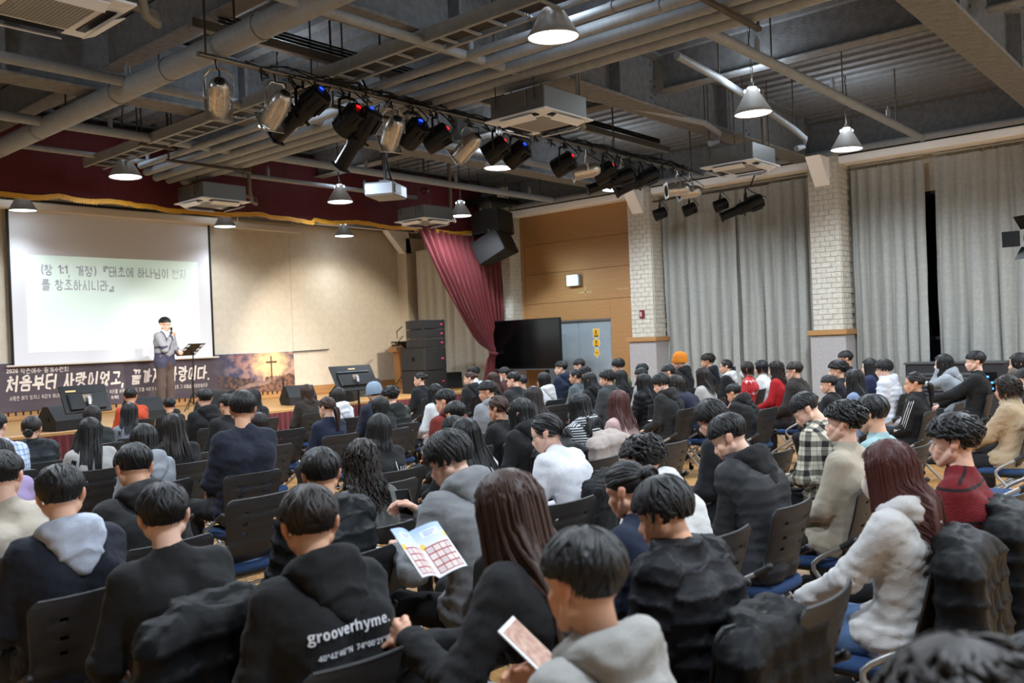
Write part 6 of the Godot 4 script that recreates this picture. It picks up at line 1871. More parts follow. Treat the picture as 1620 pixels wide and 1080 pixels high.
# ---------------------------------------------------------------- chairs
var chair0: Node3D
func make_chair(label: String) -> Node3D:
	var black := grain("chair_plastic", Color(0.125, 0.125, 0.127), Color(0.15, 0.15, 0.152), 0.5, 10.0, 0.25, false)
	var blue := grain("seat_fabric", Color(0.085, 0.19, 0.33), Color(0.11, 0.235, 0.40), 0.85, 5.0, 0.3, false)
	var tube := mt("chair_tube", Color(0.62, 0.61, 0.60), 0.35, 0.55)
	var t := thing("chair", label, "chair", Transform3D(), "blue-seated conference chairs")
	# back shell: a grid with its small slots left open, front and rear faces 11 mm apart
	var nu := 28; var nv := 26
	var pf := []
	for b in nv + 1:
		for a in nu + 1:
			var u := a * 2.0 / nu - 1.0; var v := float(b) / nv
			var w := lerpf(0.198, 0.232, smoothstep(0.15, 1.0, v)) + 0.028 * exp(-pow((v - 0.20) / 0.085, 2))
			if v > 0.9: w -= 0.03 * pow((v - 0.9) / 0.1, 2.5)
			if v < 0.12: w -= 0.06 * pow(1.0 - v / 0.12, 1.6)
			var y := 0.475 + 0.385 * v - (0.0 if v > 0.2 else 0.012 * absf(u))
			var z := 0.185 + 0.075 * v - 0.045 * u * u * (1.0 - 0.3 * v) - 0.035 * pow(1.0 - v, 3.0) + 0.008 * exp(-pow((v - 0.26) / 0.05, 2))
			for g in [0.44, 0.60, 0.77]:
				if absf(u) < 0.78: z -= 0.006 * exp(-pow((v - g) / 0.02, 2))
			pf.append(Vector3(w * u, y, z))
	var m := MB.new()
	var skip := func(a: int, b: int) -> bool: return b in [11, 15, 20] and a in [6, 7, 20, 21]
	for b in nv:
		for a in nu:
			if (skip as Callable).call(a, b): continue
			var q := [pf[b * (nu + 1) + a], pf[b * (nu + 1) + a + 1], pf[(b + 1) * (nu + 1) + a + 1], pf[(b + 1) * (nu + 1) + a]]
			m.quad(q[0], q[1], q[2], q[3])
			var o := Vector3(0, 0, -0.011)
			m.quad(q[1] + o, q[0] + o, q[3] + o, q[2] + o)
	var soft := MB.new()   # smooth normals from shared corners
	var seen := {}
	for k in m.i.size():
		var p := m.v[m.i[k]].snapped(Vector3.ONE * 0.00002)
		if not seen.has(p):
			seen[p] = soft.v.size(); soft.v.append(p)
		soft.i.append(seen[p])
	smooth(soft)
	var rim := []
	for a in range(0, nu + 1, 2): rim.append(pf[nv * (nu + 1) + a] + Vector3(0, 0, -0.0055))
	for b in range(nv - 1, -1, -1): rim.append(pf[b * (nu + 1) + nu] + Vector3(0, 0, -0.0055))
	for a in range(nu - 2, -1, -2): rim.append(pf[a] + Vector3(0, 0, -0.0055))
	for b in range(1, nv + 1): rim.append(pf[b * (nu + 1)] + Vector3(0, 0, -0.0055))
	soft.tube(rim, 0.0072, 6)
	part("backrest", soft, black, t)
	# seat pad: a stack of superellipse rings
	m = MB.new()
	var p := PackedVector3Array(); var sg := 36
	for q in [[0.0, 0.400], [0.9, 0.400], [1.0, 0.413], [1.015, 0.43], [0.985, 0.447], [0.93, 0.456], [0.7, 0.459], [0.4, 0.456], [0.0, 0.454]]:
		for a in sg:
			var w := TAU * a / sg
			var c := signf(cos(w)) * pow(absf(cos(w)), 0.55); var s := signf(sin(w)) * pow(absf(sin(w)), 0.55)
			var z: float = -s * 0.215 * q[0] - 0.02
			p.append(Vector3(c * (0.235 - 0.02 * maxf(z, 0.0)) * q[0], q[1] - 0.02 * smoothstep(-0.12, -0.24, z), z))
	m.grid(p, sg, 9, true)
	var st := part("seat", m, blue, t)
	m = MB.new(); m.bx(0, 0.390, -0.02, 0.38, 0.025, 0.34, 0.01); part("seat_pan", m, black, st)
	for s in [-1.0, 1.0]:
		m = MB.new(); m.tube([Vector3(0.232 * s, 0.575, 0.175), Vector3(0.243 * s, 0.535, 0.11), Vector3(0.252 * s, 0.50, 0.045), Vector3(0.258 * s, 0.472, 0.0), Vector3(0.262 * s, 0.442, -0.03), Vector3(0.263 * s, 0.41, -0.03), Vector3(0.263 * s, 0.375, -0.005), Vector3(0.262 * s, 0.25, 0.115), Vector3(0.260 * s, 0.09, 0.265)], 0.0135, 9)
		var sf := part("side_frame", m, tube, t)
		m = MB.new(); m.tube([Vector3(0.232 * s, 0.582, 0.188), Vector3(0.242 * s, 0.54, 0.118)], 0.0185, 10); m.ball(Vector3(0.232 * s, 0.582, 0.188), Vector3(0.021, 0.021, 0.021), 10, 7); part("joint_sleeve", m, black, sf)
		m = MB.new(); m.tube([Vector3(0.240 * s, 0.365, 0.10), Vector3(0.243 * s, 0.17, -0.215), Vector3(0.244 * s, 0.145, -0.245), Vector3(0.244 * s, 0.11, -0.255), Vector3(0.244 * s, 0.065, -0.255)], 0.0135, 9)
		var lg := part("leg", m, tube, t)
		for z in [0.275, -0.25]:
			m = MB.new(); var x: float = (0.260 if z > 0 else 0.244) * s
			m.lathe([Vector2(0, -0.014), Vector2(0.026, -0.014), Vector2(0.030, -0.010), Vector2(0.030, 0.010), Vector2(0.026, 0.014), Vector2(0, 0.014)], 14, Transform3D(Basis(Vector3(0, 0, 1), PI / 2), Vector3(x, 0.030, z + 0.012)))
			m.lathe([Vector2(0, 0.09), Vector2(0.017, 0.09), Vector2(0.019, 0.05), Vector2(0.0, 0.045)], 10, T(x, 0, z))
			part("caster", m, mt("black_metal"), sf if z > 0 else lg)
	m = MB.new(); m.tube([Vector3(-0.243, 0.365, 0.098), Vector3(0.243, 0.365, 0.098)], 0.011, 8); m.tube([Vector3(-0.262, 0.30, 0.065), Vector3(0.262, 0.30, 0.065)], 0.010, 8)
	part("crossbar", m, tube, t)
	return t

func chair(x: float, z: float, yaw: float, label: String):
	var xf := T(x, 0, z, yaw)
	if chair0 == null:
		chair0 = make_chair(label)
		chair0.transform = xf
	else: copy(chair0, xf, label)

# ---------------------------------------------------------------- the audience, one line each: label, [x, z, turn, size], pose, [head turn, nod], [hair, shade], [garment, colour], extras
var who := {}
func audience():
	preacher()
	person("out-of-focus dark head at the bottom right corner", [1.28, -0.36, 0, 0.964], "rest", [-19, 6, -2], ["curly", 1, 2], ["sweat", Color(0.10,0.10,0.12)], {"fine": true})
	person("person in dark clothes cut off at the bottom right edge", [1.83, -0.36, -1, 0.859], "rest", [-19, 6, -3], ["short", 0, 0], ["jacket", Color(0.12,0.13,0.2)], {})
	person("nearest man, in a pale grey hoodie with a purple lanyard at the bottom", [1.59, -1.22, 3, 0.971], "hold", [-11, 4, 1], ["short", 0, 1], ["sweat", Color(0.60,0.595,0.58)], {"fine": true, "hood": 1, "lanyard": Color(0.20,0.18,0.42)})
	person("woman with very long brown hair in black reading a booklet", [2.05, -1.65, 4, 1.015], "book2", [4, 12, -2], ["longer", 2, 0], ["sweat", Color(0.045,0.047,0.055)], {"f": true, "fine": true, "wide": 1, "legs": Color(0.55,0.55,0.56)})
	who.B18 = person("man in a black hoodie with white lettering across the back, lower left", [1.65, -2.21, -4, 0.981], "lean", [-22, 6, 2], ["short", 1, 0], ["sweat", Color(0.045,0.048,0.055)], {"fine": true, "hood": 1})
	person("man in a black quilted puffer with a blue lanyard, low in the middle", [2.59, -1.48, -2, 0.938], "lean", [16, 16, -4], ["bowl", 0, 2], ["puffer", Color(0.085,0.085,0.10)], {"fine": true, "lanyard": Color(0.10,0.20,0.60)})
	who.A19 = person("man in a black cable-knit sweater with a purple lanyard, lower left", [1.55, -2.94, -3, 0.958], "lean", [-21, 2, 3], ["short", 0, 0], ["knit", Color(0.04,0.04,0.045)], {"fine": true, "lanyard": Color(0.22,0.20,0.50)})
	who.D22 = person("woman in a pale hoodie, beige mask and blue jeans on the right", [3.62, -1.19, 4, 0.950], "knees", [2, 4, 2], ["longout", 4, 0], ["sweat", Color(0.76,0.75,0.74)], {"f": true, "fine": true, "hood": 1, "mask": Color(0.84,0.76,0.72), "wide": 1, "legs": Color(0.30,0.40,0.54)})
	person("man in a navy sweatshirt with a pale grey hood, lower left", [1.46, -3.67, 3, 0.976], "up", [-25, 4, 3], ["short", 0, 2], ["sweat", Color(0.055,0.075,0.13)], {"fine": true, "hood": Color(0.70,0.73,0.79)})
	person("woman with sleek black hair and a navy sweater behind the black puffer", [3.00, -1.98, 2, 0.914], "up", [2, 14, 3], ["bun", 0, 1], ["knit", Color(0.07,0.11,0.20)], {"f": true, "fine": true})
	person("man in a charcoal puffer jacket behind the one with printed hoodie", [2.40, -3.23, -3, 0.960], "up", [-21, 4, 3], ["short", 0, 1], ["puffer", Color(0.12,0.13,0.14)], {"fine": true})
	person("man in a dark red sweater with black bands on the right", [4.33, -1.18, 4, 0.981], "slouch", [-1, 0, 1], ["curly", 0, 2], ["knit", "red_band"], {"fine": true, "lanyard": Color(0.10,0.12,0.3), "earring": 1})
	person("young man in a grey hoodie looking down at a phone", [2.87, -2.71, -4, 1.018], "phone", [28, 22, -4], ["bowl", 0, 1], ["sweat", Color(0.50,0.505,0.515)], {"fine": true, "hood": 1})
	person("man in an oatmeal knit sweater cut off by the left edge", [1.57, -4.61, 3, 0.971], "up", [-36, 4, 2], ["short", 0, 0], ["knit", Color(0.70,0.66,0.60)], {"fine": true})
	person("man with curly hair in a white hoodie bent far forward", [3.55, -2.07, -4, 0.975], "fwd", [-11, 10, -3], ["curly", 0, 0], ["sweat", Color(0.84,0.835,0.82)], {"fine": true, "hood": 1})
	person("man in a charcoal hoodie hunched forward on the left", [2.06, -4.20, 2, 0.977], "lean", [-11, 18, -2], ["short", 0, 1], ["sweat", Color(0.12,0.12,0.125)], {"fine": true, "hood": 1})
	person("woman with wavy brown hair in a fuzzy grey sweater", [2.90, -3.56, 2, 0.938], "up", [-26, 4, 1], ["wavy", 1, 2], ["knit", Color(0.38,0.38,0.375)], {"f": true, "fine": true})
	person("man in a grey quilted vest over a black hoodie, head bowed", [4.31, -2.08, -1, 0.984], "bow", [17, 26, 0], ["short", 0, 1], ["vest", Color(0.20,0.205,0.215)], {"fine": true, "hood": Color(0.05,0.05,0.055), "under": Color(0.05,0.05,0.055)})
	person("man in an oatmeal ribbed cardigan seen in profile on the right", [5.02, -1.94, 4, 0.976], "slouch", [-2, -6, -1], ["curly", 0, 1], ["knit", Color(0.66,0.62,0.55)], {"fine": true, "lanyard": Color(0.10,0.12,0.3), "legs": Color(0.13,0.11,0.10)})
	person("woman with very long straight black hair behind the phone user", [3.88, -3.74, -1, 0.947], "up", [-14, 8, 4], ["longer", 0, 2], ["sweat", Color(0.82,0.82,0.82)], {"f": true})
	person("man in a pale aqua shirt behind the oatmeal cardigan", [5.65, -1.90, -1, 0.967], "up", [-9, 4, 1], ["part", 0, 2], ["tee", Color(0.55,0.66,0.67)], {})
	person("woman in glasses and a white sweatshirt with pinned-up black hair", [4.37, -3.28, -1, 0.985], "fwd", [25, 14, -1], ["lowbun", 0, 2], ["sweat", Color(0.86,0.86,0.88)], {"f": true, "glasses": 1})
	person("long-haired woman in a lilac sweater cut off by the left edge", [2.07, -6.16, -3, 0.926], "up", [-25, 6, -2], ["long", 0, 2], ["knit", Color(0.62,0.55,0.70)], {"f": true})
	person("man in glasses and dark navy with bowed head right of centre", [5.33, -2.73, -2, 0.973], "bow", [22, 24, 3], ["bowl", 0, 0], ["jacket", Color(0.055,0.06,0.08)], {"glasses": 1})
	person("man asleep with bowed head in a black and white plaid shirt", [6.08, -2.37, -3, 0.980], "bow", [23, 34, -0], ["short", 0, 0], ["jacket", "plaid"], {})
	person("woman with shoulder-length black hair in a pale grey hoodie at the left", [3.00, -6.08, 3, 0.930], "up", [-27, 10, 2], ["medium", 0, 2], ["sweat", Color(0.56,0.58,0.61)], {"f": true, "hood": 1})
	who.B15 = person("woman in a black sweatshirt with white script on the shoulder", [4.19, -4.93, 2, 0.924], "up", [-26, 6, -1], ["medium", 0, 0], ["sweat", Color(0.055,0.055,0.06)], {"f": true})
	person("broad man in a navy sweatshirt with a lanyard, left of centre", [3.61, -5.87, -4, 1.076], "slouch", [-28, 2, -2], ["part", 0, 0], ["sweat", Color(0.075,0.095,0.16)], {"fine": true, "lanyard": Color(0.25,0.25,0.55)})
	person("woman whose dark hair shows just behind the very long black hair", [4.79, -4.76, 4, 0.877], "up", [-15, 6, 0], ["long", 0, 1], ["sweat", Color(0.055,0.055,0.06)], {"f": true})
	person("man in a pale blue checked shirt cut off by the left edge", [2.63, -7.85, 0, 0.987], "up", [-36, 0, 3], ["short", 0, 0], ["jacket", "blue_check"], {})
	person("woman with very long black hair over a pale top, at the left", [3.13, -7.28, -2, 0.931], "up", [-29, 4, -3], ["longer", 0, 1], ["sweat", Color(0.68,0.67,0.66)], {"f": true})
	person("woman in a black hoodie with long black hair behind the glasses wearer", [5.46, -4.56, -1, 0.950], "lean", [11, -2, 2], ["longout", 0, 1], ["sweat", Color(0.055,0.055,0.06)], {"f": true, "hood": 1})
	person("long-haired woman in black, left of the plain black hoodie", [3.67, -6.92, -3, 0.924], "up", [-19, 6, 3], ["long", 1, 1], ["sweat", Color(0.055,0.055,0.06)], {"f": true})
	person("man with flat black hair just behind the man in rust", [5.35, -5.28, 4, 0.920], "up", [-14, 8, 2], ["part", 0, 0], ["sweat", Color(0.055,0.055,0.06)], {})
	person("woman with long black hair in a black and white striped hoodie", [6.13, -4.54, 1, 0.936], "up", [-3, 2, 3], ["longout", 0, 0], ["sweat", "stripes"], {"f": true, "hood": "s"})
	person("woman with a low ponytail and dark quilted jacket near the left edge", [3.07, -8.31, 1, 0.928], "up", [-34, 4, -4], ["lowbun", 1, 1], ["puffer", Color(0.14,0.16,0.17)], {"f": true})
	person("woman with a curly brown bob in a beige fleece", [8.76, -1.79, -1, 0.930], "knees", [11, 4, 1], ["curlybob", 1, 2], ["coat", Color(0.66,0.58,0.47)], {"f": true})
	person("woman with a brown low bun and black top near the middle", [5.91, -5.29, 4, 0.927], "up", [6, 4, 3], ["lowbun", 2, 2], ["tee", Color(0.055,0.055,0.06)], {"f": true})
	person("woman with long auburn hair in a pale pink sweater", [6.69, -4.52, -1, 0.924], "up", [-9, 2, -4], ["long", 4, 1], ["knit", Color(0.72,0.60,0.585)], {"f": true})
	person("child with low dark head beside the broad man in navy", [4.70, -7.27, 3, 0.860], "up", [-21, 0, -2], ["bob", 1, 0], ["sweat", Color(0.055,0.055,0.06)], {"f": true})
	person("man in navy cut off by the right edge", [9.63, -1.78, 0, 0.942], "up", [10, 2, -2], ["short", 0, 0], ["jacket", Color(0.08,0.11,0.2)], {})
	person("man in a rust-red hoodie near the middle", [6.04, -6.01, -3, 0.969], "lean", [23, 4, 0], ["short", 0, 2], ["sweat", Color(0.42,0.13,0.09)], {"hood": Color(0.30,0.05,0.06)})
	who.D17 = person("woman with a ponytail in a black track jacket with white stripes", [9.51, -2.84, 1, 0.929], "slouch", [11, 0, -1], ["pony", 0, 1], ["jacket", Color(0.05,0.05,0.055)], {"f": true, "tie": Color(0.8,0.8,0.8)})
	person("woman with a long brown ponytail and navy sweatshirt left of centre", [5.62, -7.42, -1, 0.918], "up", [9, 2, -0], ["pony", 2, 2], ["sweat", Color(0.08,0.11,0.20)], {"f": true, "tie": Color(0.05,0.05,0.06), "lanyard": Color(0.3,0.25,0.5)})
	person("woman with a dark brown bob and dark green top before the tilted television", [4.06, -9.34, -0, 0.922], "up", [-25, 8, 2], ["bob", 1, 2], ["jacket", Color(0.10,0.12,0.11)], {"f": true})
	person("woman with straight dark hair just left of the man in the olive puffer", [6.22, -7.29, 3, 0.887], "up", [-14, 4, -4], ["medium", 0, 1], ["sweat", Color(0.055,0.055,0.06)], {"f": true})
	person("woman with long dark brown hair left of the woman in stripes", [7.33, -6.05, -0, 0.916], "up", [-7, 4, -4], ["long", 1, 0], ["jacket", Color(0.055,0.055,0.06)], {"f": true})
	person("man in black half hidden behind the broad man in navy", [5.21, -8.64, -0, 0.952], "up", [-2, 6, -3], ["short", 0, 1], ["sweat", Color(0.055,0.055,0.06)], {})
	person("person in a pale blue tee behind the dark navy jacket", [9.85, -3.50, -0, 0.939], "up", [5, 2, -3], ["long", 0, 2], ["tee", Color(0.46,0.52,0.63)], {"f": true})
	person("long-haired woman in a grey sweatshirt behind the man in orange", [4.58, -9.62, -3, 0.907], "up", [-24, 4, -3], ["long", 0, 1], ["sweat", Color(0.46,0.47,0.50)], {"f": true})
	person("young man in a grey hoodie seen in profile near the middle", [7.41, -6.78, -3, 0.959], "up", [33, 6, 4], ["short", 0, 1], ["sweat", Color(0.52,0.53,0.55)], {"hood": 1})
	person("man with big curly hair in a dark olive puffer jacket", [6.71, -7.66, 1, 0.941], "up", [-12, 2, 3], ["curly", 0, 2], ["puffer", Color(0.16,0.17,0.16)], {"hood": Color(0.13,0.14,0.13)})
	person("person in taupe with raised arms at the right edge", [11.68, -2.08, 4, 1.023], "face", [8, 0, -3], ["medium", 0, 1], ["coat", Color(0.42,0.37,0.32)], {"f": true})
	person("person bent over in a black parka with a furry hood", [9.46, -4.55, -1, 0.878], "fwd", [1, 20, 0], ["short", 0, 2], ["coat", Color(0.055,0.055,0.06)], {"fur": Color(0.035,0.033,0.033)})
	person("person in black with a low dark head left of the curly-haired man", [10.29, -3.95, 1, 0.875], "up", [13, 2, -1], ["short", 0, 1], ["sweat", Color(0.055,0.055,0.06)], {})
	person("young man with a bowl cut and bowed head in a dark parka", [9.18, -5.45, 2, 0.954], "lean", [23, 18, -1], ["bowl", 0, 1], ["jacket", Color(0.10,0.10,0.105)], {"hood": 1})
	person("man in a plain black hoodie seated before the round amplifier", [5.58, -9.76, 1, 0.970], "up", [-20, 2, -1], ["short", 0, 2], ["sweat", Color(0.055,0.055,0.06)], {"hood": 1})
	person("man in a grey-blue baseball cap and navy jacket", [7.00, -8.29, -1, 0.955], "up", [-8, 6, 1], ["crop", 0, 1], ["jacket", Color(0.075,0.095,0.16)], {"cap": [Color(0.50,0.57,0.63),true]})
	person("man in a black sweatshirt in clear profile before the heater", [11.83, -2.80, 6, 1.023], "sreach", [10, -2, 1], ["short", 0, 0], ["sweat", Color(0.05,0.05,0.055)], {})
	person("man with thick curly hair in a dark navy jacket below the second pillar", [10.85, -4.05, 3, 0.984], "up", [9, -2, -1], ["curly", 0, 1], ["jacket", Color(0.07,0.08,0.11)], {})
	person("woman in a navy sweater and light jeans writing in a notebook", [9.74, -5.40, 2, 0.996], "write", [13, -6, -2], ["long", 1, 1], ["knit", Color(0.055,0.075,0.15)], {"f": true, "legs": Color(0.42,0.50,0.60)})
	person("woman with long black hair and a white sleeve beside the man in rust", [7.76, -8.01, 4, 0.915], "up", [-3, 2, -1], ["long", 0, 1], ["sweat", Color(0.82,0.82,0.82)], {"f": true})
	person("woman with brown-tipped hair in a white hoodie under the tilted television", [7.02, -9.03, -2, 0.913], "up", [-7, 2, -3], ["medium", 1, 0], ["sweat", Color(0.85,0.85,0.87)], {"f": true, "hood": 1})
	person("man in a white puffer jacket and glasses near the curtain gap", [11.78, -3.79, 8, 0.961], "up", [6, 4, 0], ["bowl", 0, 1], ["puffer", Color(0.80,0.81,0.84)], {"glasses": 1, "hood": Color(0.80,0.81,0.84)})
	person("woman with long black hair in a black puffer below the fire notice", [9.76, -6.18, -1, 0.920], "up", [11, 2, 2], ["long", 0, 0], ["puffer", Color(0.09,0.09,0.10)], {"f": true})
	person("woman in a light grey hoodie with a hand to her face", [12.35, -3.08, 4, 1.009], "face", [4, 0, -1], ["long", 0, 2], ["sweat", Color(0.58,0.60,0.62)], {"f": true, "hood": 1})
	person("man in glasses and a dark brown collared fleece before the curtain", [11.10, -4.71, 1, 0.972], "up", [7, 2, -3], ["part", 1, 2], ["coat", Color(0.14,0.115,0.10)], {"glasses": 1})
	person("long-haired woman in a black jacket before the cross on the banner", [6.53, -10.19, 3, 0.922], "up", [-17, 2, -3], ["long", 0, 2], ["jacket", Color(0.055,0.055,0.06)], {"f": true})
	person("boy with small dark head in front of the music stand", [5.93, -11.28, 2, 0.860], "up", [-29, 2, -1], ["short", 0, 0], ["sweat", Color(0.055,0.055,0.06)], {})
	person("woman with long dark hair in a pale grey sweater", [10.72, -5.84, 1, 0.942], "up", [9, 2, 1], ["long", 1, 1], ["knit", Color(0.64,0.62,0.60)], {"f": true})
	person("man in a dark grey jacket in profile before the door", [9.94, -6.88, 3, 0.956], "up", [22, 0, 2], ["bowl", 0, 2], ["jacket", Color(0.22,0.23,0.24)], {})
	person("woman with reddish brown hair in a dark brown fleece by the stage edge", [7.42, -10.24, -2, 0.923], "up", [-10, 2, -1], ["medium", 2, 1], ["coat", Color(0.17,0.135,0.11)], {"f": true})
	person("man in an orange sweatshirt in the front row below the stage", [5.86, -12.23, -0, 0.955], "up", [-30, 2, 2], ["short", 0, 0], ["sweat", Color(0.72,0.26,0.12)], {})
	person("man in a dark jacket with collar, in front of the large television", [9.47, -8.16, -2, 0.961], "up", [17, 4, 1], ["short", 0, 2], ["jacket", Color(0.13,0.135,0.14)], {})
	person("man with cropped hair below the yellow beanie", [10.96, -6.51, 5, 0.972], "up", [20, 8, -1], ["crop", 0, 2], ["jacket", Color(0.15,0.15,0.155)], {})
	person("long-haired woman in a blue and white track top", [12.89, -4.35, 4, 0.945], "up", [17, 2, -1], ["long", 0, 0], ["jacket", Color(0.09,0.12,0.25)], {"f": true})
	person("woman with long dark hair in a black hoodie before the door", [10.31, -7.44, 3, 0.917], "up", [10, 4, -0], ["longout", 0, 1], ["sweat", Color(0.055,0.055,0.06)], {"f": true, "hood": 1})
	person("woman in a bright red sweater with long wavy dark hair", [12.15, -5.43, 5, 0.955], "up", [19, 2, 2], ["wavy", 1, 1], ["knit", Color(0.62,0.04,0.07)], {"f": true})
	person("woman with dark hair in a white hoodie below the large television", [10.11, -8.13, 0, 0.929], "up", [16, 2, -1], ["medium", 0, 0], ["sweat", Color(0.82,0.82,0.82)], {"f": true, "hood": 1})
	person("man in pale grey one row before the brick pillar pad", [11.24, -7.15, 4, 0.928], "up", [18, 4, 2], ["short", 0, 1], ["sweat", Color(0.6,0.6,0.6)], {})
	person("woman with a bob in a red Nordic sweater and white mask", [12.47, -6.04, 10, 0.945], "up", [0, 2, -0], ["bob", 1, 2], ["knit", "nordic"], {"f": true, "mask": Color(0.85,0.85,0.87)})
	person("dark-haired man before the padded foot of the second pillar", [13.47, -4.90, 8, 1.019], "up", [13, 2, -2], ["short", 0, 0], ["sweat", Color(0.055,0.055,0.06)], {})
	person("man in white half hidden behind the dark jacket with collar", [10.37, -8.78, 2, 0.886], "up", [10, 4, 0], ["short", 0, 1], ["sweat", Color(0.82,0.82,0.82)], {})
	person("woman with pinned-up hair in a slate grey tee before the door", [10.93, -8.15, 4, 0.937], "up", [18, 2, 2], ["lowbun", 0, 0], ["tee", Color(0.33,0.36,0.38)], {"f": true})
	person("woman with long black hair right of the dark grey jacket", [11.57, -7.75, 4, 0.899], "up", [18, 2, -3], ["long", 0, 0], ["sweat", Color(0.055,0.055,0.06)], {"f": true})
	person("woman in a white shirt between two wearing red", [13.03, -6.07, 5, 0.942], "up", [16, 2, -1], ["bob", 0, 0], ["tee", Color(0.86,0.86,0.86)], {"f": true})
	person("woman with reddish curly long hair in front of the large television", [10.51, -9.50, 4, 0.921], "up", [18, 2, -1], ["wavy", 2, 0], ["sweat", Color(0.055,0.055,0.06)], {"f": true})
	person("dark-haired man in the far row before the brick pillar pad", [12.13, -7.70, 4, 0.952], "up", [16, 2, 3], ["short", 0, 2], ["sweat", Color(0.055,0.055,0.06)], {})
	person("man in a mustard yellow beanie and black hoodie by the curtain", [12.58, -7.27, 2, 1.058], "up", [22, -2, 3], ["crop", 0, 0], ["sweat", Color(0.055,0.055,0.06)], {"cap": [Color(0.80,0.47,0.10),false], "hood": 1, "glasses": 1})
	person("woman in black with a white hood before the grey curtain", [13.22, -6.77, 9, 0.955], "up", [9, 0, -1], ["lowbun", 0, 0], ["sweat", Color(0.055,0.055,0.06)], {"f": true, "hood": Color(0.8,0.8,0.8)})
	person("person in black with curly hair before the grey door", [11.83, -8.63, 4, 0.928], "up", [26, 6, 3], ["curly", 0, 1], ["sweat", Color(0.055,0.055,0.06)], {})
	person("woman in dark navy with a bun and pale scrunchie before the loudspeaker stack", [10.04, -10.72, 6, 0.943], "up", [28, 0, 2], ["bun", 0, 0], ["sweat", Color(0.06,0.075,0.09)], {"f": true, "tie": Color(0.75,0.70,0.62)})
	person("woman with a brown bun in a dark hooded jacket before the red curtain", [10.70, -10.20, 4, 0.922], "up", [26, 2, -2], ["bun", 2, 1], ["jacket", Color(0.10,0.105,0.11)], {"f": true, "hood": 1})
	person("man in a white mask before the large television", [11.20, -9.85, 0, 0.959], "up", [25, 4, -0], ["short", 0, 1], ["sweat", Color(0.25,0.10,0.10)], {"mask": Color(0.85,0.85,0.87)})
	person("brown-haired man in a dark navy hoodie before the grey curtain", [13.60, -7.31, 5, 1.018], "up", [5, -2, -3], ["curly", 1, 2], ["sweat", Color(0.06,0.07,0.11)], {"hood": 1})
	person("young man in a navy hoodie in profile right of the large television", [12.06, -9.31, 8, 1.003], "up", [22, -4, 3], ["short", 0, 1], ["sweat", Color(0.07,0.11,0.20)], {"hood": 1})
	person("man in an olive sweatshirt at the edge of the grey door", [12.79, -8.59, 8, 1.002], "up", [21, 8, 1], ["bowl", 0, 1], ["sweat", Color(0.30,0.33,0.22)], {})
	person("curly-haired man in a white top, front row at the red curtain", [11.65, -11.00, 2, 0.954], "up", [35, 2, 3], ["curly", 0, 2], ["tee", Color(0.82,0.82,0.82)], {})
	person("man leaning his dark head in front of the grey door", [12.94, -9.38, 10, 1.027], "face", [22, 10, 2], ["short", 0, 2], ["sweat", Color(0.055,0.055,0.06)], {})
	seats()

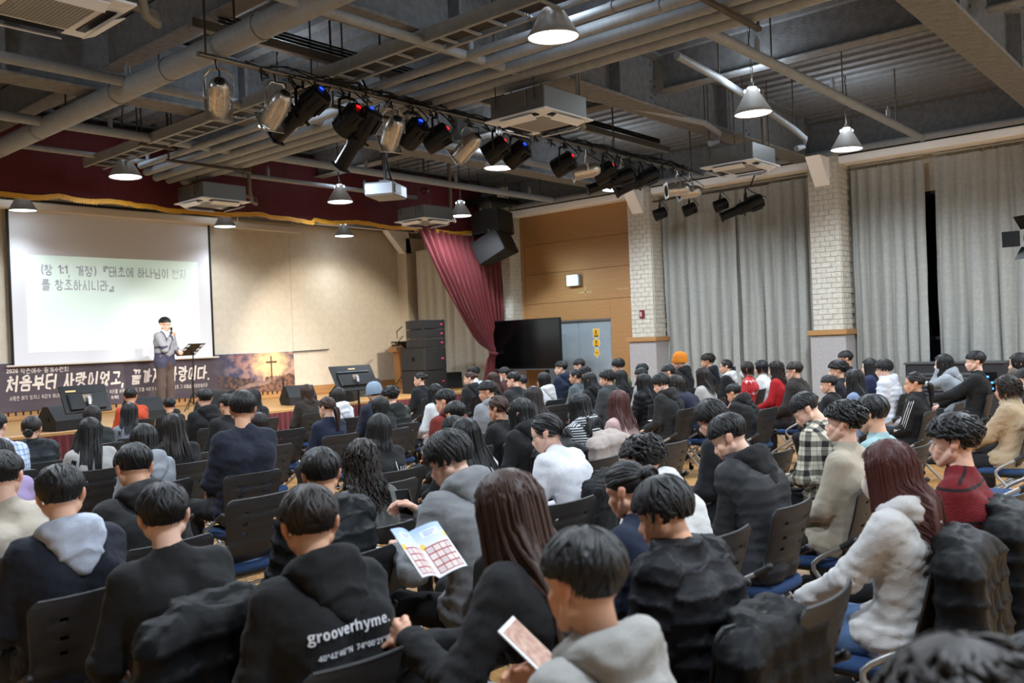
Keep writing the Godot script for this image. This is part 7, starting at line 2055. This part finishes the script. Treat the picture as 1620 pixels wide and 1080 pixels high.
func seats():
	# every seat's label names its sitter, or what an empty one stands next to
	var rows := [
		[1.28, -0.36, 0, "chair under out-of-focus dark head at the bottom right corner"],
		[1.83, -0.36, -1, "chair under person in dark clothes cut off at the bottom right edge"],
		[1.59, -1.22, 3, "chair under nearest man, in a pale grey hoodie with a purple lanyard at the bottom"],
		[2.05, -1.65, 4, "chair under woman with very long brown hair in black reading a booklet"],
		[1.65, -2.21, -4, "chair under man in a black hoodie with white lettering across the back, lower left"],
		[2.59, -1.48, -2, "chair under man in a black quilted puffer with a blue lanyard, low in the middle"],
		[1.55, -2.94, -3, "chair under man in a black cable-knit sweater with a purple lanyard, lower left"],
		[3.62, -1.19, 4, "chair under woman in a pale hoodie, beige mask and blue jeans on the right"],
		[1.46, -3.67, 3, "chair under man in a navy sweatshirt with a pale grey hood, lower left"],
		[3.00, -1.98, 2, "chair under woman with sleek black hair and a navy sweater behind the black puffer"],
		[2.40, -3.23, -3, "chair under man in a charcoal puffer jacket behind the one with printed hoodie"],
		[4.33, -1.18, 4, "chair under man in a dark red sweater with black bands on the right"],
		[2.87, -2.71, -4, "chair under young man in a grey hoodie looking down at a phone"],
		[1.57, -4.61, 3, "chair under man in an oatmeal knit sweater cut off by the left edge"],
		[3.55, -2.07, -4, "chair under man with curly hair in a white hoodie bent far forward"],
		[2.06, -4.20, 2, "chair under man in a charcoal hoodie hunched forward on the left"],
		[2.90, -3.56, 2, "chair under woman with wavy brown hair in a fuzzy grey sweater"],
		[4.31, -2.08, -1, "chair under man in a grey quilted vest over a black hoodie, head bowed"],
		[5.02, -1.94, 4, "chair under man in an oatmeal ribbed cardigan seen in profile on the right"],
		[3.88, -3.74, -1, "chair under woman with very long straight black hair behind the phone user"],
		[5.65, -1.90, -1, "chair under man in a pale aqua shirt behind the oatmeal cardigan"],
		[4.37, -3.28, -1, "chair under woman in glasses and a white sweatshirt with pinned-up black hair"],
		[2.07, -6.16, -3, "chair under long-haired woman in a lilac sweater cut off by the left edge"],
		[5.33, -2.73, -2, "chair under man in glasses and dark navy with bowed head right of centre"],
		[6.08, -2.37, -3, "chair under man asleep with bowed head in a black and white plaid shirt"],
		[3.00, -6.08, 3, "chair under woman with shoulder-length black hair in a pale grey hoodie at the left"],
		[4.19, -4.93, 2, "chair under woman in a black sweatshirt with white script on the shoulder"],
		[3.61, -5.87, -4, "chair under broad man in a navy sweatshirt with a lanyard, left of centre"],
		[4.79, -4.76, 4, "chair under woman whose dark hair shows just behind the very long black hair"],
		[2.63, -7.85, 0, "chair under man in a pale blue checked shirt cut off by the left edge"],
		[3.13, -7.28, -2, "chair under woman with very long black hair over a pale top, at the left"],
		[5.46, -4.56, -1, "chair under woman in a black hoodie with long black hair behind the glasses wearer"],
		[3.67, -6.92, -3, "chair under long-haired woman in black, left of the plain black hoodie"],
		[5.35, -5.28, 4, "chair under man with flat black hair just behind the man in rust"],
		[6.13, -4.54, 1, "chair under woman with long black hair in a black and white striped hoodie"],
		[3.07, -8.31, 1, "chair under woman with a low ponytail and dark quilted jacket near the left edge"],
		[8.76, -1.79, -1, "chair under woman with a curly brown bob in a beige fleece"],
		[5.91, -5.29, 4, "chair under woman with a brown low bun and black top near the middle"],
		[6.69, -4.52, -1, "chair under woman with long auburn hair in a pale pink sweater"],
		[4.70, -7.27, 3, "chair under child with low dark head beside the broad man in navy"],
		[9.63, -1.78, 0, "chair under man in navy cut off by the right edge"],
		[6.04, -6.01, -3, "chair under man in a rust-red hoodie near the middle"],
		[9.51, -2.84, 1, "chair under woman with a ponytail in a black track jacket with white stripes"],
		[5.62, -7.42, -1, "chair under woman with a long brown ponytail and navy sweatshirt left of centre"],
		[4.06, -9.34, -0, "chair under woman with a dark brown bob and dark green top before the tilted television"],
		[6.22, -7.29, 3, "chair under woman with straight dark hair just left of the man in the olive puffer"],
		[7.33, -6.05, -0, "chair under woman with long dark brown hair left of the woman in stripes"],
		[5.21, -8.64, -0, "chair under man in black half hidden behind the broad man in navy"],
		[9.85, -3.50, -0, "chair under person in a pale blue tee behind the dark navy jacket"],
		[4.58, -9.62, -3, "chair under long-haired woman in a grey sweatshirt behind the man in orange"],
		[7.41, -6.78, -3, "chair under young man in a grey hoodie seen in profile near the middle"],
		[6.71, -7.66, 1, "chair under man with big curly hair in a dark olive puffer jacket"],
		[11.68, -2.08, 4, "chair under person in taupe with raised arms at the right edge"],
		[9.46, -4.55, -1, "chair under person bent over in a black parka with a furry hood"],
		[10.29, -3.95, 1, "chair under person in black with a low dark head left of the curly-haired man"],
		[9.18, -5.45, 2, "chair under young man with a bowl cut and bowed head in a dark parka"],
		[5.58, -9.76, 1, "chair under man in a plain black hoodie seated before the round amplifier"],
		[7.00, -8.29, -1, "chair under man in a grey-blue baseball cap and navy jacket"],
		[11.83, -2.80, 6, "chair under man in a black sweatshirt in clear profile before the heater"],
		[10.85, -4.05, 3, "chair under man with thick curly hair in a dark navy jacket below the second pillar"],
		[9.74, -5.40, 2, "chair under woman in a navy sweater and light jeans writing in a notebook"],
		[7.76, -8.01, 4, "chair under woman with long black hair and a white sleeve beside the man in rust"],
		[7.02, -9.03, -2, "chair under woman with brown-tipped hair in a white hoodie under the tilted television"],
		[11.78, -3.79, 8, "chair under man in a white puffer jacket and glasses near the curtain gap"],
		[9.76, -6.18, -1, "chair under woman with long black hair in a black puffer below the fire notice"],
		[12.35, -3.08, 4, "chair under woman in a light grey hoodie with a hand to her face"],
		[11.10, -4.71, 1, "chair under man in glasses and a dark brown collared fleece before the curtain"],
		[6.53, -10.19, 3, "chair under long-haired woman in a black jacket before the cross on the banner"],
		[5.93, -11.28, 2, "chair under boy with small dark head in front of the music stand"],
		[10.72, -5.84, 1, "chair under woman with long dark hair in a pale grey sweater"],
		[9.94, -6.88, 3, "chair under man in a dark grey jacket in profile before the door"],
		[7.42, -10.24, -2, "chair under woman with reddish brown hair in a dark brown fleece by the stage edge"],
		[5.86, -12.23, -0, "chair under man in an orange sweatshirt in the front row below the stage"],
		[9.47, -8.16, -2, "chair under man in a dark jacket with collar, in front of the large television"],
		[10.96, -6.51, 5, "chair under man with cropped hair below the yellow beanie"],
		[12.89, -4.35, 4, "chair under long-haired woman in a blue and white track top"],
		[10.31, -7.44, 3, "chair under woman with long dark hair in a black hoodie before the door"],
		[12.15, -5.43, 5, "chair under woman in a bright red sweater with long wavy dark hair"],
		[10.11, -8.13, 0, "chair under woman with dark hair in a white hoodie below the large television"],
		[11.24, -7.15, 4, "chair under man in pale grey one row before the brick pillar pad"],
		[12.47, -6.04, 10, "chair under woman with a bob in a red Nordic sweater and white mask"],
		[13.47, -4.90, 8, "chair under dark-haired man before the padded foot of the second pillar"],
		[10.37, -8.78, 2, "chair under man in white half hidden behind the dark jacket with collar"],
		[10.93, -8.15, 4, "chair under woman with pinned-up hair in a slate grey tee before the door"],
		[11.57, -7.75, 4, "chair under woman with long black hair right of the dark grey jacket"],
		[13.03, -6.07, 5, "chair under woman in a white shirt between two wearing red"],
		[10.51, -9.50, 4, "chair under woman with reddish curly long hair in front of the large television"],
		[12.13, -7.70, 4, "chair under dark-haired man in the far row before the brick pillar pad"],
		[12.58, -7.27, 2, "chair under man in a mustard yellow beanie and black hoodie by the curtain"],
		[13.22, -6.77, 9, "chair under woman in black with a white hood before the grey curtain"],
		[11.83, -8.63, 4, "chair under person in black with curly hair before the grey door"],
		[10.04, -10.72, 6, "chair under woman in dark navy with a bun and pale scrunchie before the loudspeaker stack"],
		[10.70, -10.20, 4, "chair under woman with a brown bun in a dark hooded jacket before the red curtain"],
		[11.20, -9.85, 0, "chair under man in a white mask before the large television"],
		[13.60, -7.31, 5, "chair under brown-haired man in a dark navy hoodie before the grey curtain"],
		[12.06, -9.31, 8, "chair under young man in a navy hoodie in profile right of the large television"],
		[12.79, -8.59, 8, "chair under man in an olive sweatshirt at the edge of the grey door"],
		[11.65, -11.00, 2, "chair under curly-haired man in a white top, front row at the red curtain"],
		[12.94, -9.38, 10, "chair under man leaning his dark head in front of the grey door"],
		[3.03, -4.93, 2, "empty chair in front of the charcoal puffer jacket"],
		[5.75, -8.52, 2, "empty chair left of the woman with the long brown ponytail"],
		[3.79, -4.57, 1, "empty chair ahead of the fuzzy grey sweater"],
		[3.83, -3.14, -4, "empty chair behind the woman in the white sweatshirt"],
		[2.88, -1.36, 1, "nearest empty chair, black back and blue seat at the bottom right"],
		[5.16, -1.21, -5, "empty chair at the right edge behind the dark red sweater"],
		[6.77, -2.17, -4, "empty chair in front of the dark red sweater"],
		[10.52, -2.82, 3, "empty chair next to the man in black in clear profile"],
		[6.10, -2.95, -5, "empty chair in front of the oatmeal cardigan at the left"],
		[6.28, -3.93, -4, "empty chair behind the woman writing in a notebook"],
		[5.26, -3.95, -4, "empty chair behind the woman in pale pink"],
		[2.47, -7.25, 4, "empty chair at the far left edge"],
		[9.31, -7.46, -3, "empty chair in front of the woman in stripes, further towards the door"],
		[3.96, -7.47, -5, "empty chair behind the black hoodie near the round amplifier"],
	]
	for q in rows: chair(q[0], q[1], q[2], q[3])
	belongings()
# where some of them sit, for the things they hold or hang up
const PL := {"A19": [1.55, -2.94, -3, 0.96], "D22": [3.62, -1.19, 4, 0.95], "D21": [4.33, -1.18, 4, 0.98], "C25": [4.37, -3.28, -1, 0.99], "C26": [6.13, -4.54, 1, 0.94], "C24": [5.46, -4.56, -1, 0.95], "C31": [2.59, -1.48, -2, 0.94], "A13": [3.61, -5.87, -4, 1.08], "B21": [2.05, -1.65, 4, 1.02], "E1": [1.59, -1.22, 3, 0.97], "B19": [2.87, -2.71, -4, 1.02], "B16": [2.40, -3.23, -3, 0.96], "C18": [9.74, -5.40, 2, 1.00], "D20": [5.02, -1.94, 4, 0.98], "B20": [3.88, -3.74, -1, 0.95]}

# ---------------------------------------------------------------- the speaker, and what people hold or hang on their chairs
func preacher():
	var t := person("man standing on the stage in a grey and navy zigzag cardigan, holding a microphone", [7.86, -15.05, 200, 1.0], "stand", [-6, 2], ["part", 0], ["knit", Color(0.6, 0.6, 0.6)], {"y": 0.69, "glasses": 1, "vcol": 1, "fine": true, "wide": 1, "curl": 1.3, "garment": "cardigan", "legs": Color(0.30, 0.235, 0.20)})
	var o := thing("microphone", "black microphone in the right hand of the man on the stage", "microphone", t.transform)
	var m := MB.new(); m.tube([Vector3(0.052, 1.315, -0.235), Vector3(0.022, 1.50, -0.20)], [0.011, 0.015], 10); part("handle", m, mt("black_metal"), o)
	m = MB.new(); m.ball(Vector3(0.018, 1.525, -0.196), Vector3(0.024, 0.028, 0.024), 12, 8); part("head_grille", m, mt("mic_mesh", Color(0.10, 0.10, 0.105), 0.4, 0.7), o)

func draped(label: String, xf: Transform3D, col: Color, kind := "puffer", drop := 0.42, called := "draped_coat"):
	var t := thing(called, label, "coat", xf, "")
	var key := "drape%s%s" % [kind, drop]
	if not cache.has(key):
		var b := [[Vector3(-0.20, 0.865, 0.262), Vector3(0.20, 0.865, 0.262), 0.042, 0.042], [Vector3(-0.12, 0.87, 0.30), Vector3(0.12, 0.87, 0.30), 0.042, 0.042]]
		for k in 8:
			var w0 := TAU * k / 8; var w1 := TAU * (k + 1) / 8
			b.append([Vector3(cos(w0) * 0.13, 0.895 - 0.02 * sin(w0), 0.275 + sin(w0) * 0.05), Vector3(cos(w1) * 0.13, 0.895 - 0.02 * sin(w1), 0.275 + sin(w1) * 0.05), 0.036, 0.036])
		for x in [-0.17, -0.06, 0.06, 0.17]: b.append([Vector3(x, 0.86, 0.335), Vector3(x * 1.12, 0.86 - drop, 0.36), 0.062, 0.072, Vector3(1, 1, 1.25)])
		for s in [-1, 1]:
			b.append([Vector3(0.215 * s, 0.86, 0.27), Vector3(0.265 * s, 0.80 - drop * 0.8, 0.30), 0.055, 0.06])
			b.append([Vector3(0.235 * s, 0.84, 0.34), Vector3(0.285 * s, 0.80 - drop * 0.95, 0.375), 0.056, 0.050])
		var m := nets(b, 0.0135, 0.014)
		var f := FastNoiseLite.new(); f.seed = 21; f.frequency = 1.0
		for k in m.v.size():
			var p := m.v[k]
			var q := absf(sin((p.y + 0.02 * f.get_noise_3dv(p * 7.0) + 0.05 * absf(p.x)) * PI / 0.095))
			var o := 0.021 * (pow(q, 0.32) - 0.8) + 0.007 * f.get_noise_3dv(p * Vector3(9, 5, 9)) + 0.002 * f.get_noise_3dv(p * 34.0)
			if kind == "fur": o = 0.012 * f.get_noise_3dv(p * 12.0) + (0.016 * f.get_noise_3dv(p * 130.0) if p.y > 0.74 else 0.0)
			m.v[k] = p + m.n[k] * o
		smooth(m)
		cache[key] = m
	part("shell", mesh_of(key, cache[key]), cloth_mat(col, "puffer" if kind == "puffer" else "coat"), t)
	return t

func seat_of(k: String) -> Transform3D: return T(PL[k][0], 0, PL[k][1], PL[k][2])
func lap_of(k: String, x: float, y: float, z: float, yaw := 0.0, pitch := 0.0) -> Transform3D: return T(PL[k][0], 0, PL[k][1], PL[k][2]) * T(x * PL[k][3], y * PL[k][3], z * PL[k][3], yaw, pitch)

# lay flat lettering on the back of a garment (x, y in the wearer's own frame)
func on_back(m: MB, top: MB, lift := 0.010):
	var bins := {}
	for p in top.v:
		if p.z > 0.0:
			var k := Vector2i(floori(p.x / 0.014), floori(p.y / 0.014))
			bins[k] = maxf(bins.get(k, -1.0), p.z)
	for k in m.v.size():
		var p := m.v[k]; var s := 0.0; var w := 0.0
		var o := Vector2i(floori(p.x / 0.014), floori(p.y / 0.014))
		for a in range(-3, 4):
			for b in range(-3, 4):
				var q := o + Vector2i(a, b)
				if bins.has(q):
					var g := exp(-Vector2((q.x + 0.5) * 0.014 - p.x, (q.y + 0.5) * 0.014 - p.y).length_squared() / 0.0009)
					s += g * bins[q]; w += g
		if w > 0.0: m.v[k] = Vector3(p.x, p.y, s / w + lift)
	smooth(m)

func text_lines(s: String, height: float, at: Vector2, width: float, bold := true) -> MB:
	var tm := text_mesh(s, height, bold)
	var a := tm.get_mesh_arrays()
	var m := MB.new()
	var lo := Vector3.ONE * 9.0; var hi := -lo
	for q in a[Mesh.ARRAY_VERTEX]: lo = lo.min(q); hi = hi.max(q)
	var k := width / (hi.x - lo.x)
	for q in a[Mesh.ARRAY_VERTEX]: m.v.append(Vector3(at.x + (q.x - lo.x) * k, at.y + (q.y - lo.y) * k, 0))
	m.i = PackedInt32Array(a[Mesh.ARRAY_INDEX])
	return m

func sheet_of_paper(label: String, called: String, xf: Transform3D, w: float, h: float, m: Material, category := "paper", bend := 0.02):
	var p := PackedVector3Array()
	for y in 9:
		for x in 7: p.append(Vector3((x / 6.0 - 0.5) * w, bend * (sin(y / 8.0 * PI) + 0.4 * sin(x * 0.7)), (y / 8.0 - 0.5) * h))
	var b := MB.new(); b.grid(p, 7, 9)
	for k in p.size(): p[k].y -= 0.0015
	b.grid(p, 7, 9)
	return one(called, b, m, label, category, xf)

func booklet_print() -> ImageTexture:
	var im := Image.create(256, 256, false, Image.FORMAT_RGB8)
	im.fill(Color(0.90, 0.90, 0.92))
	for y in 110:
		for x in 256: im.set_pixel(x, y, Color(0.62, 0.72, 0.90).lerp(Color(0.88, 0.89, 0.93), y / 110.0))
	im.fill_rect(Rect2i(50, 26, 150, 34), Color(0.88, 0.90, 0.96))
	for k in 3: im.fill_rect(Rect2i(70, 32 + k * 9, 110 - k * 22, 4), Color(0.45, 0.52, 0.75))
	for x in 40:
		for y in 40:
			if Vector2(x - 20, y - 20).length() < 18:
				im.set_pixel(x, 78 + y, Color(0.90, 0.76, 0.30)); im.set_pixel(215 + x, 50 + y, Color(0.90, 0.78, 0.35))
	im.fill_rect(Rect2i(22, 104, 212, 140), Color(0.62, 0.14, 0.18))
	for r in 4:
		for c in 4: im.fill_rect(Rect2i(28 + c * 52, 110 + r * 34, 46, 28), Color(0.86, 0.80, 0.77) if (r + c) % 3 else Color(0.80, 0.74, 0.73))
	return ImageTexture.create_from_image(im)

func belongings():
	var white := mt("paper_white", Color(0.88, 0.88, 0.90), 0.7)
	# print on the black hoodie, script on another, stripes on the track jacket, patches
	var top := top_mesh("lean", false, "sweat", true)
	var ink := mt("white_print", Color(0.86, 0.86, 0.88), 0.7)
	var b := text_lines("grooverhyme.", 0.05, Vector2(-0.155, 0.915), 0.285)
	on_back(b, top); part("back_print", b, ink, who.B18)
	b = text_lines("40°42'46\"N  74°00'21\"W", 0.03, Vector2(-0.13, 0.868), 0.26)
	on_back(b, top); part("back_print", b, ink, who.B18)
	top = top_mesh("up", true, "sweat", false)
	b = MB.new()
	for q in [[0.02, 0.06], [0.05, 0.02], [0.075, 0.02], [0.10, 0.02], [0.125, 0.03], [0.18, 0.012], [0.20, 0.012]]:
		b.tube([Vector3(q[0], 0.93 + q[1], 0), Vector3(q[0] + 0.004, 0.915, 0), Vector3(q[0] + 0.018, 0.905, 0), Vector3(q[0] + 0.022, 0.925, 0)], 0.0035, 4, true)
	on_back(b, top); part("back_print", b, ink, who.B15)
	var j := joints("slouch", true)
	for s in ["l", "r"]:
		for k in 3:
			b = MB.new()
			var side := -1.0 if s == "l" else 1.0
			var o := Vector3(side * 0.068, 0.02, (k - 1) * 0.022)
			b.tube([j["s" + s] + Vector3(side * 0.02, 0.066, (k - 1) * 0.022), j["s" + s] + o, (j["s" + s] as Vector3).lerp(j["e" + s], 0.5) + o, j["e" + s] + Vector3(side * 0.060, 0.0, (k - 1) * 0.02), (j["e" + s] as Vector3).lerp(j["w" + s], 0.5) + Vector3(side * 0.058, 0.012 * (k - 1) + 0.01, 0)], 0.0055, 6, true, 0.6)
			part("sleeve_stripe", b, ink, who.D17)
	# coats over chair backs
	draped("black puffer jacket with a white label hung over the cable-knit sweater's chair", seat_of("A19"), Color(0.045, 0.047, 0.053), "puffer", 0.52)
	b = MB.new(); b.bx(0.0, 0.0, 0.0, 0.075, 0.085, 0.004, 0.001)
	var lb := one("coat_label", b, mt("label_grey", Color(0.22, 0.22, 0.26), 0.6), "grey sewn label with small white mark on the black puffer at the lower left", "label", seat_of("A19") * T(0.10, 0.78, 0.405, 0, 4))
	b = MB.new(); b.bx(0, 0.022, 0.003, 0.06, 0.014, 0.002); b.bx(0, -0.012, 0.003, 0.02, 0.022, 0.002); part("print", b, ink, lb)
	draped("black puffer jacket over the chair of the woman in a beige mask", seat_of("D22"), Color(0.045, 0.047, 0.053), "puffer", 0.50)
	draped("largest glossy black puffer coat hanging almost to the floor behind the dark red sweater", seat_of("D21"), Color(0.045, 0.047, 0.053), "puffer", 0.62)
	draped("black coat with a furry hood over the chair of the white sweatshirt", seat_of("C25"), Color(0.05, 0.05, 0.055), "fur", 0.45)
	draped("pale beige padded coat over the chair of the striped hoodie", seat_of("C26"), Color(0.62, 0.57, 0.54), "puffer", 0.34)
	draped("cream puffer coat with a dark badge over a chair at the right edge", T(7.35, 0, -1.52, 6), Color(0.80, 0.71, 0.58), "puffer", 0.52)
	chair(7.35, -1.52, 6, "chair under the cream puffer coat at the right edge")
	b = MB.new(); b.bx(0, 0, 0, 0.15, 0.05, 0.004, 0.001)
	lb = one("coat_badge", b, mt("badge_black", Color(0.05, 0.05, 0.06), 0.6), "black badge with a yellow mark on the cream puffer coat", "badge", T(7.12, 0.80, -1.155, -20, 2))
	b = MB.new(); b.bx(-0.045, 0, 0.003, 0.022, 0.03, 0.002); part("yellow_mark", b, mt("sticker_yellow"), lb)
	b = MB.new()
	for k in 2: b.bx(0.02, 0.009 - 0.018 * k, 0.003, 0.085, 0.010, 0.002)
	part("lettering", b, ink, lb)
	draped("dark navy puffer jacket over the chair of the black hoodie behind the glasses wearer", seat_of("C24"), Color(0.045, 0.047, 0.053), "puffer", 0.4)
	draped("black puffer jacket over the nearest chair back, beside the man with the blue lanyard", seat_of("C31") * Transform3D(Basis().scaled(Vector3(0.92, 0.93, 0.9)), Vector3.ZERO), Color(0.045, 0.047, 0.053), "puffer", 0.42)
	# papers, booklets, phone
	var print_m := mt("booklet_print", Color.WHITE, 0.5); print_m.albedo_texture = booklet_print()
	var bk := thing("booklet", "open booklet with a red grid of squares held by the long-haired woman", "booklet", T(2.27, 0.955, -2.44, 6, 48))
	for k in 2:
		var p := PackedVector3Array()
		for y in 7:
			for x in 7:
				var u := x / 6.0
				p.append(Vector3((u * 0.155) * (1 if k else -1), 0.028 * sin(u * 2.4) + (0.05 * u if k == 0 else 0.0), (y / 6.0 - 0.5) * 0.215))
		if k == 0:
			for y in 7:
				for x in 3:
					var s := p[y * 7 + x]; p[y * 7 + x] = p[y * 7 + 6 - x]; p[y * 7 + 6 - x] = s
		b = MB.new(); b.grid(p, 7, 7, false, Vector2(7.0 / 6.0, 1)); part("page", b, print_m, bk)
		for q in p.size(): p[q].y -= 0.003
		b = MB.new(); b.grid(p, 7, 7); part("cover", b, white, bk)
	bk = thing("booklet", "small booklet with a brownish picture held before the nearest man in grey", "booklet", lap_of("E1", 0.22, 0.955, -0.30, 20, 42))
	b = MB.new(); b.bx(0, 0, 0, 0.13, 0.004, 0.18, 0.001); part("pages", b, white, bk)
	b = MB.new(); b.bx(0.004, 0.0026, 0.004, 0.115, 0.001, 0.165); part("cover_print", b, grain("cover_print", Color(0.60, 0.42, 0.36), Color(0.78, 0.66, 0.58), 0.5, 6.0, 0.0, false), bk)
	var ph := thing("smartphone", "dark smartphone held up by the young man in grey", "phone", lap_of("B19", -0.10, 0.975, -0.40, -20, 55))
	b = MB.new(); b.bx(0, 0, 0, 0.076, 0.009, 0.155, 0.004); part("case", b, mt("phone_case", Color(0.55, 0.55, 0.57), 0.4, 0.3), ph)
	b = MB.new(); b.bx(0, 0.005, 0, 0.07, 0.001, 0.148); part("screen", b, mt("tv_screen"), ph)
	sheet_of_paper("white sheets of paper held by the young man with the phone", "paper_sheet", lap_of("B19", -0.24, 0.755, -0.44, 15, 16), 0.21, 0.29, white)
	var pn := thing("pencil", "yellow pencil lying over the white sheets of paper", "pencil", lap_of("B19", -0.19, 0.80, -0.41, 60, 4))
	b = MB.new(); b.tube([Vector3(0, 0, -0.07), Vector3(0, 0, 0.07)], 0.0045, 6); part("shaft", b, mt("pencil_yellow", Color(0.85, 0.55, 0.12), 0.4), pn)
	b = MB.new(); b.tube([Vector3(0, 0, -0.07), Vector3(0, 0, -0.088)], [0.0045, 0.0006], 6); part("tip", b, mt("pencil_wood", Color(0.7, 0.55, 0.38), 0.7), pn)
	sheet_of_paper("white notebook on the knee of the woman in the navy sweater and jeans", "notebook", lap_of("C18", -0.18, 0.66, -0.42, 8, 6), 0.20, 0.27, white, "notebook", 0.006)
	pn = thing("pencil", "orange pencil in the hand of the woman writing by the aisle", "pencil", lap_of("C18", 0.0, 0.74, -0.38, 20, 60))
	b = MB.new(); b.tube([Vector3(0, 0, -0.07), Vector3(0, 0, 0.07)], 0.0045, 6); part("shaft", b, mt("pencil_yellow"), pn)
	sheet_of_paper("white leaflet on the lap of the man in the oatmeal cardigan", "leaflet", lap_of("D20", -0.05, 0.73, -0.30, 10, 20), 0.15, 0.21, white, "leaflet")
	sheet_of_paper("white paper held low by the woman with very long straight hair", "leaflet", lap_of("B20", 0.0, 0.70, -0.34, 0, 20), 0.15, 0.20, white, "leaflet")
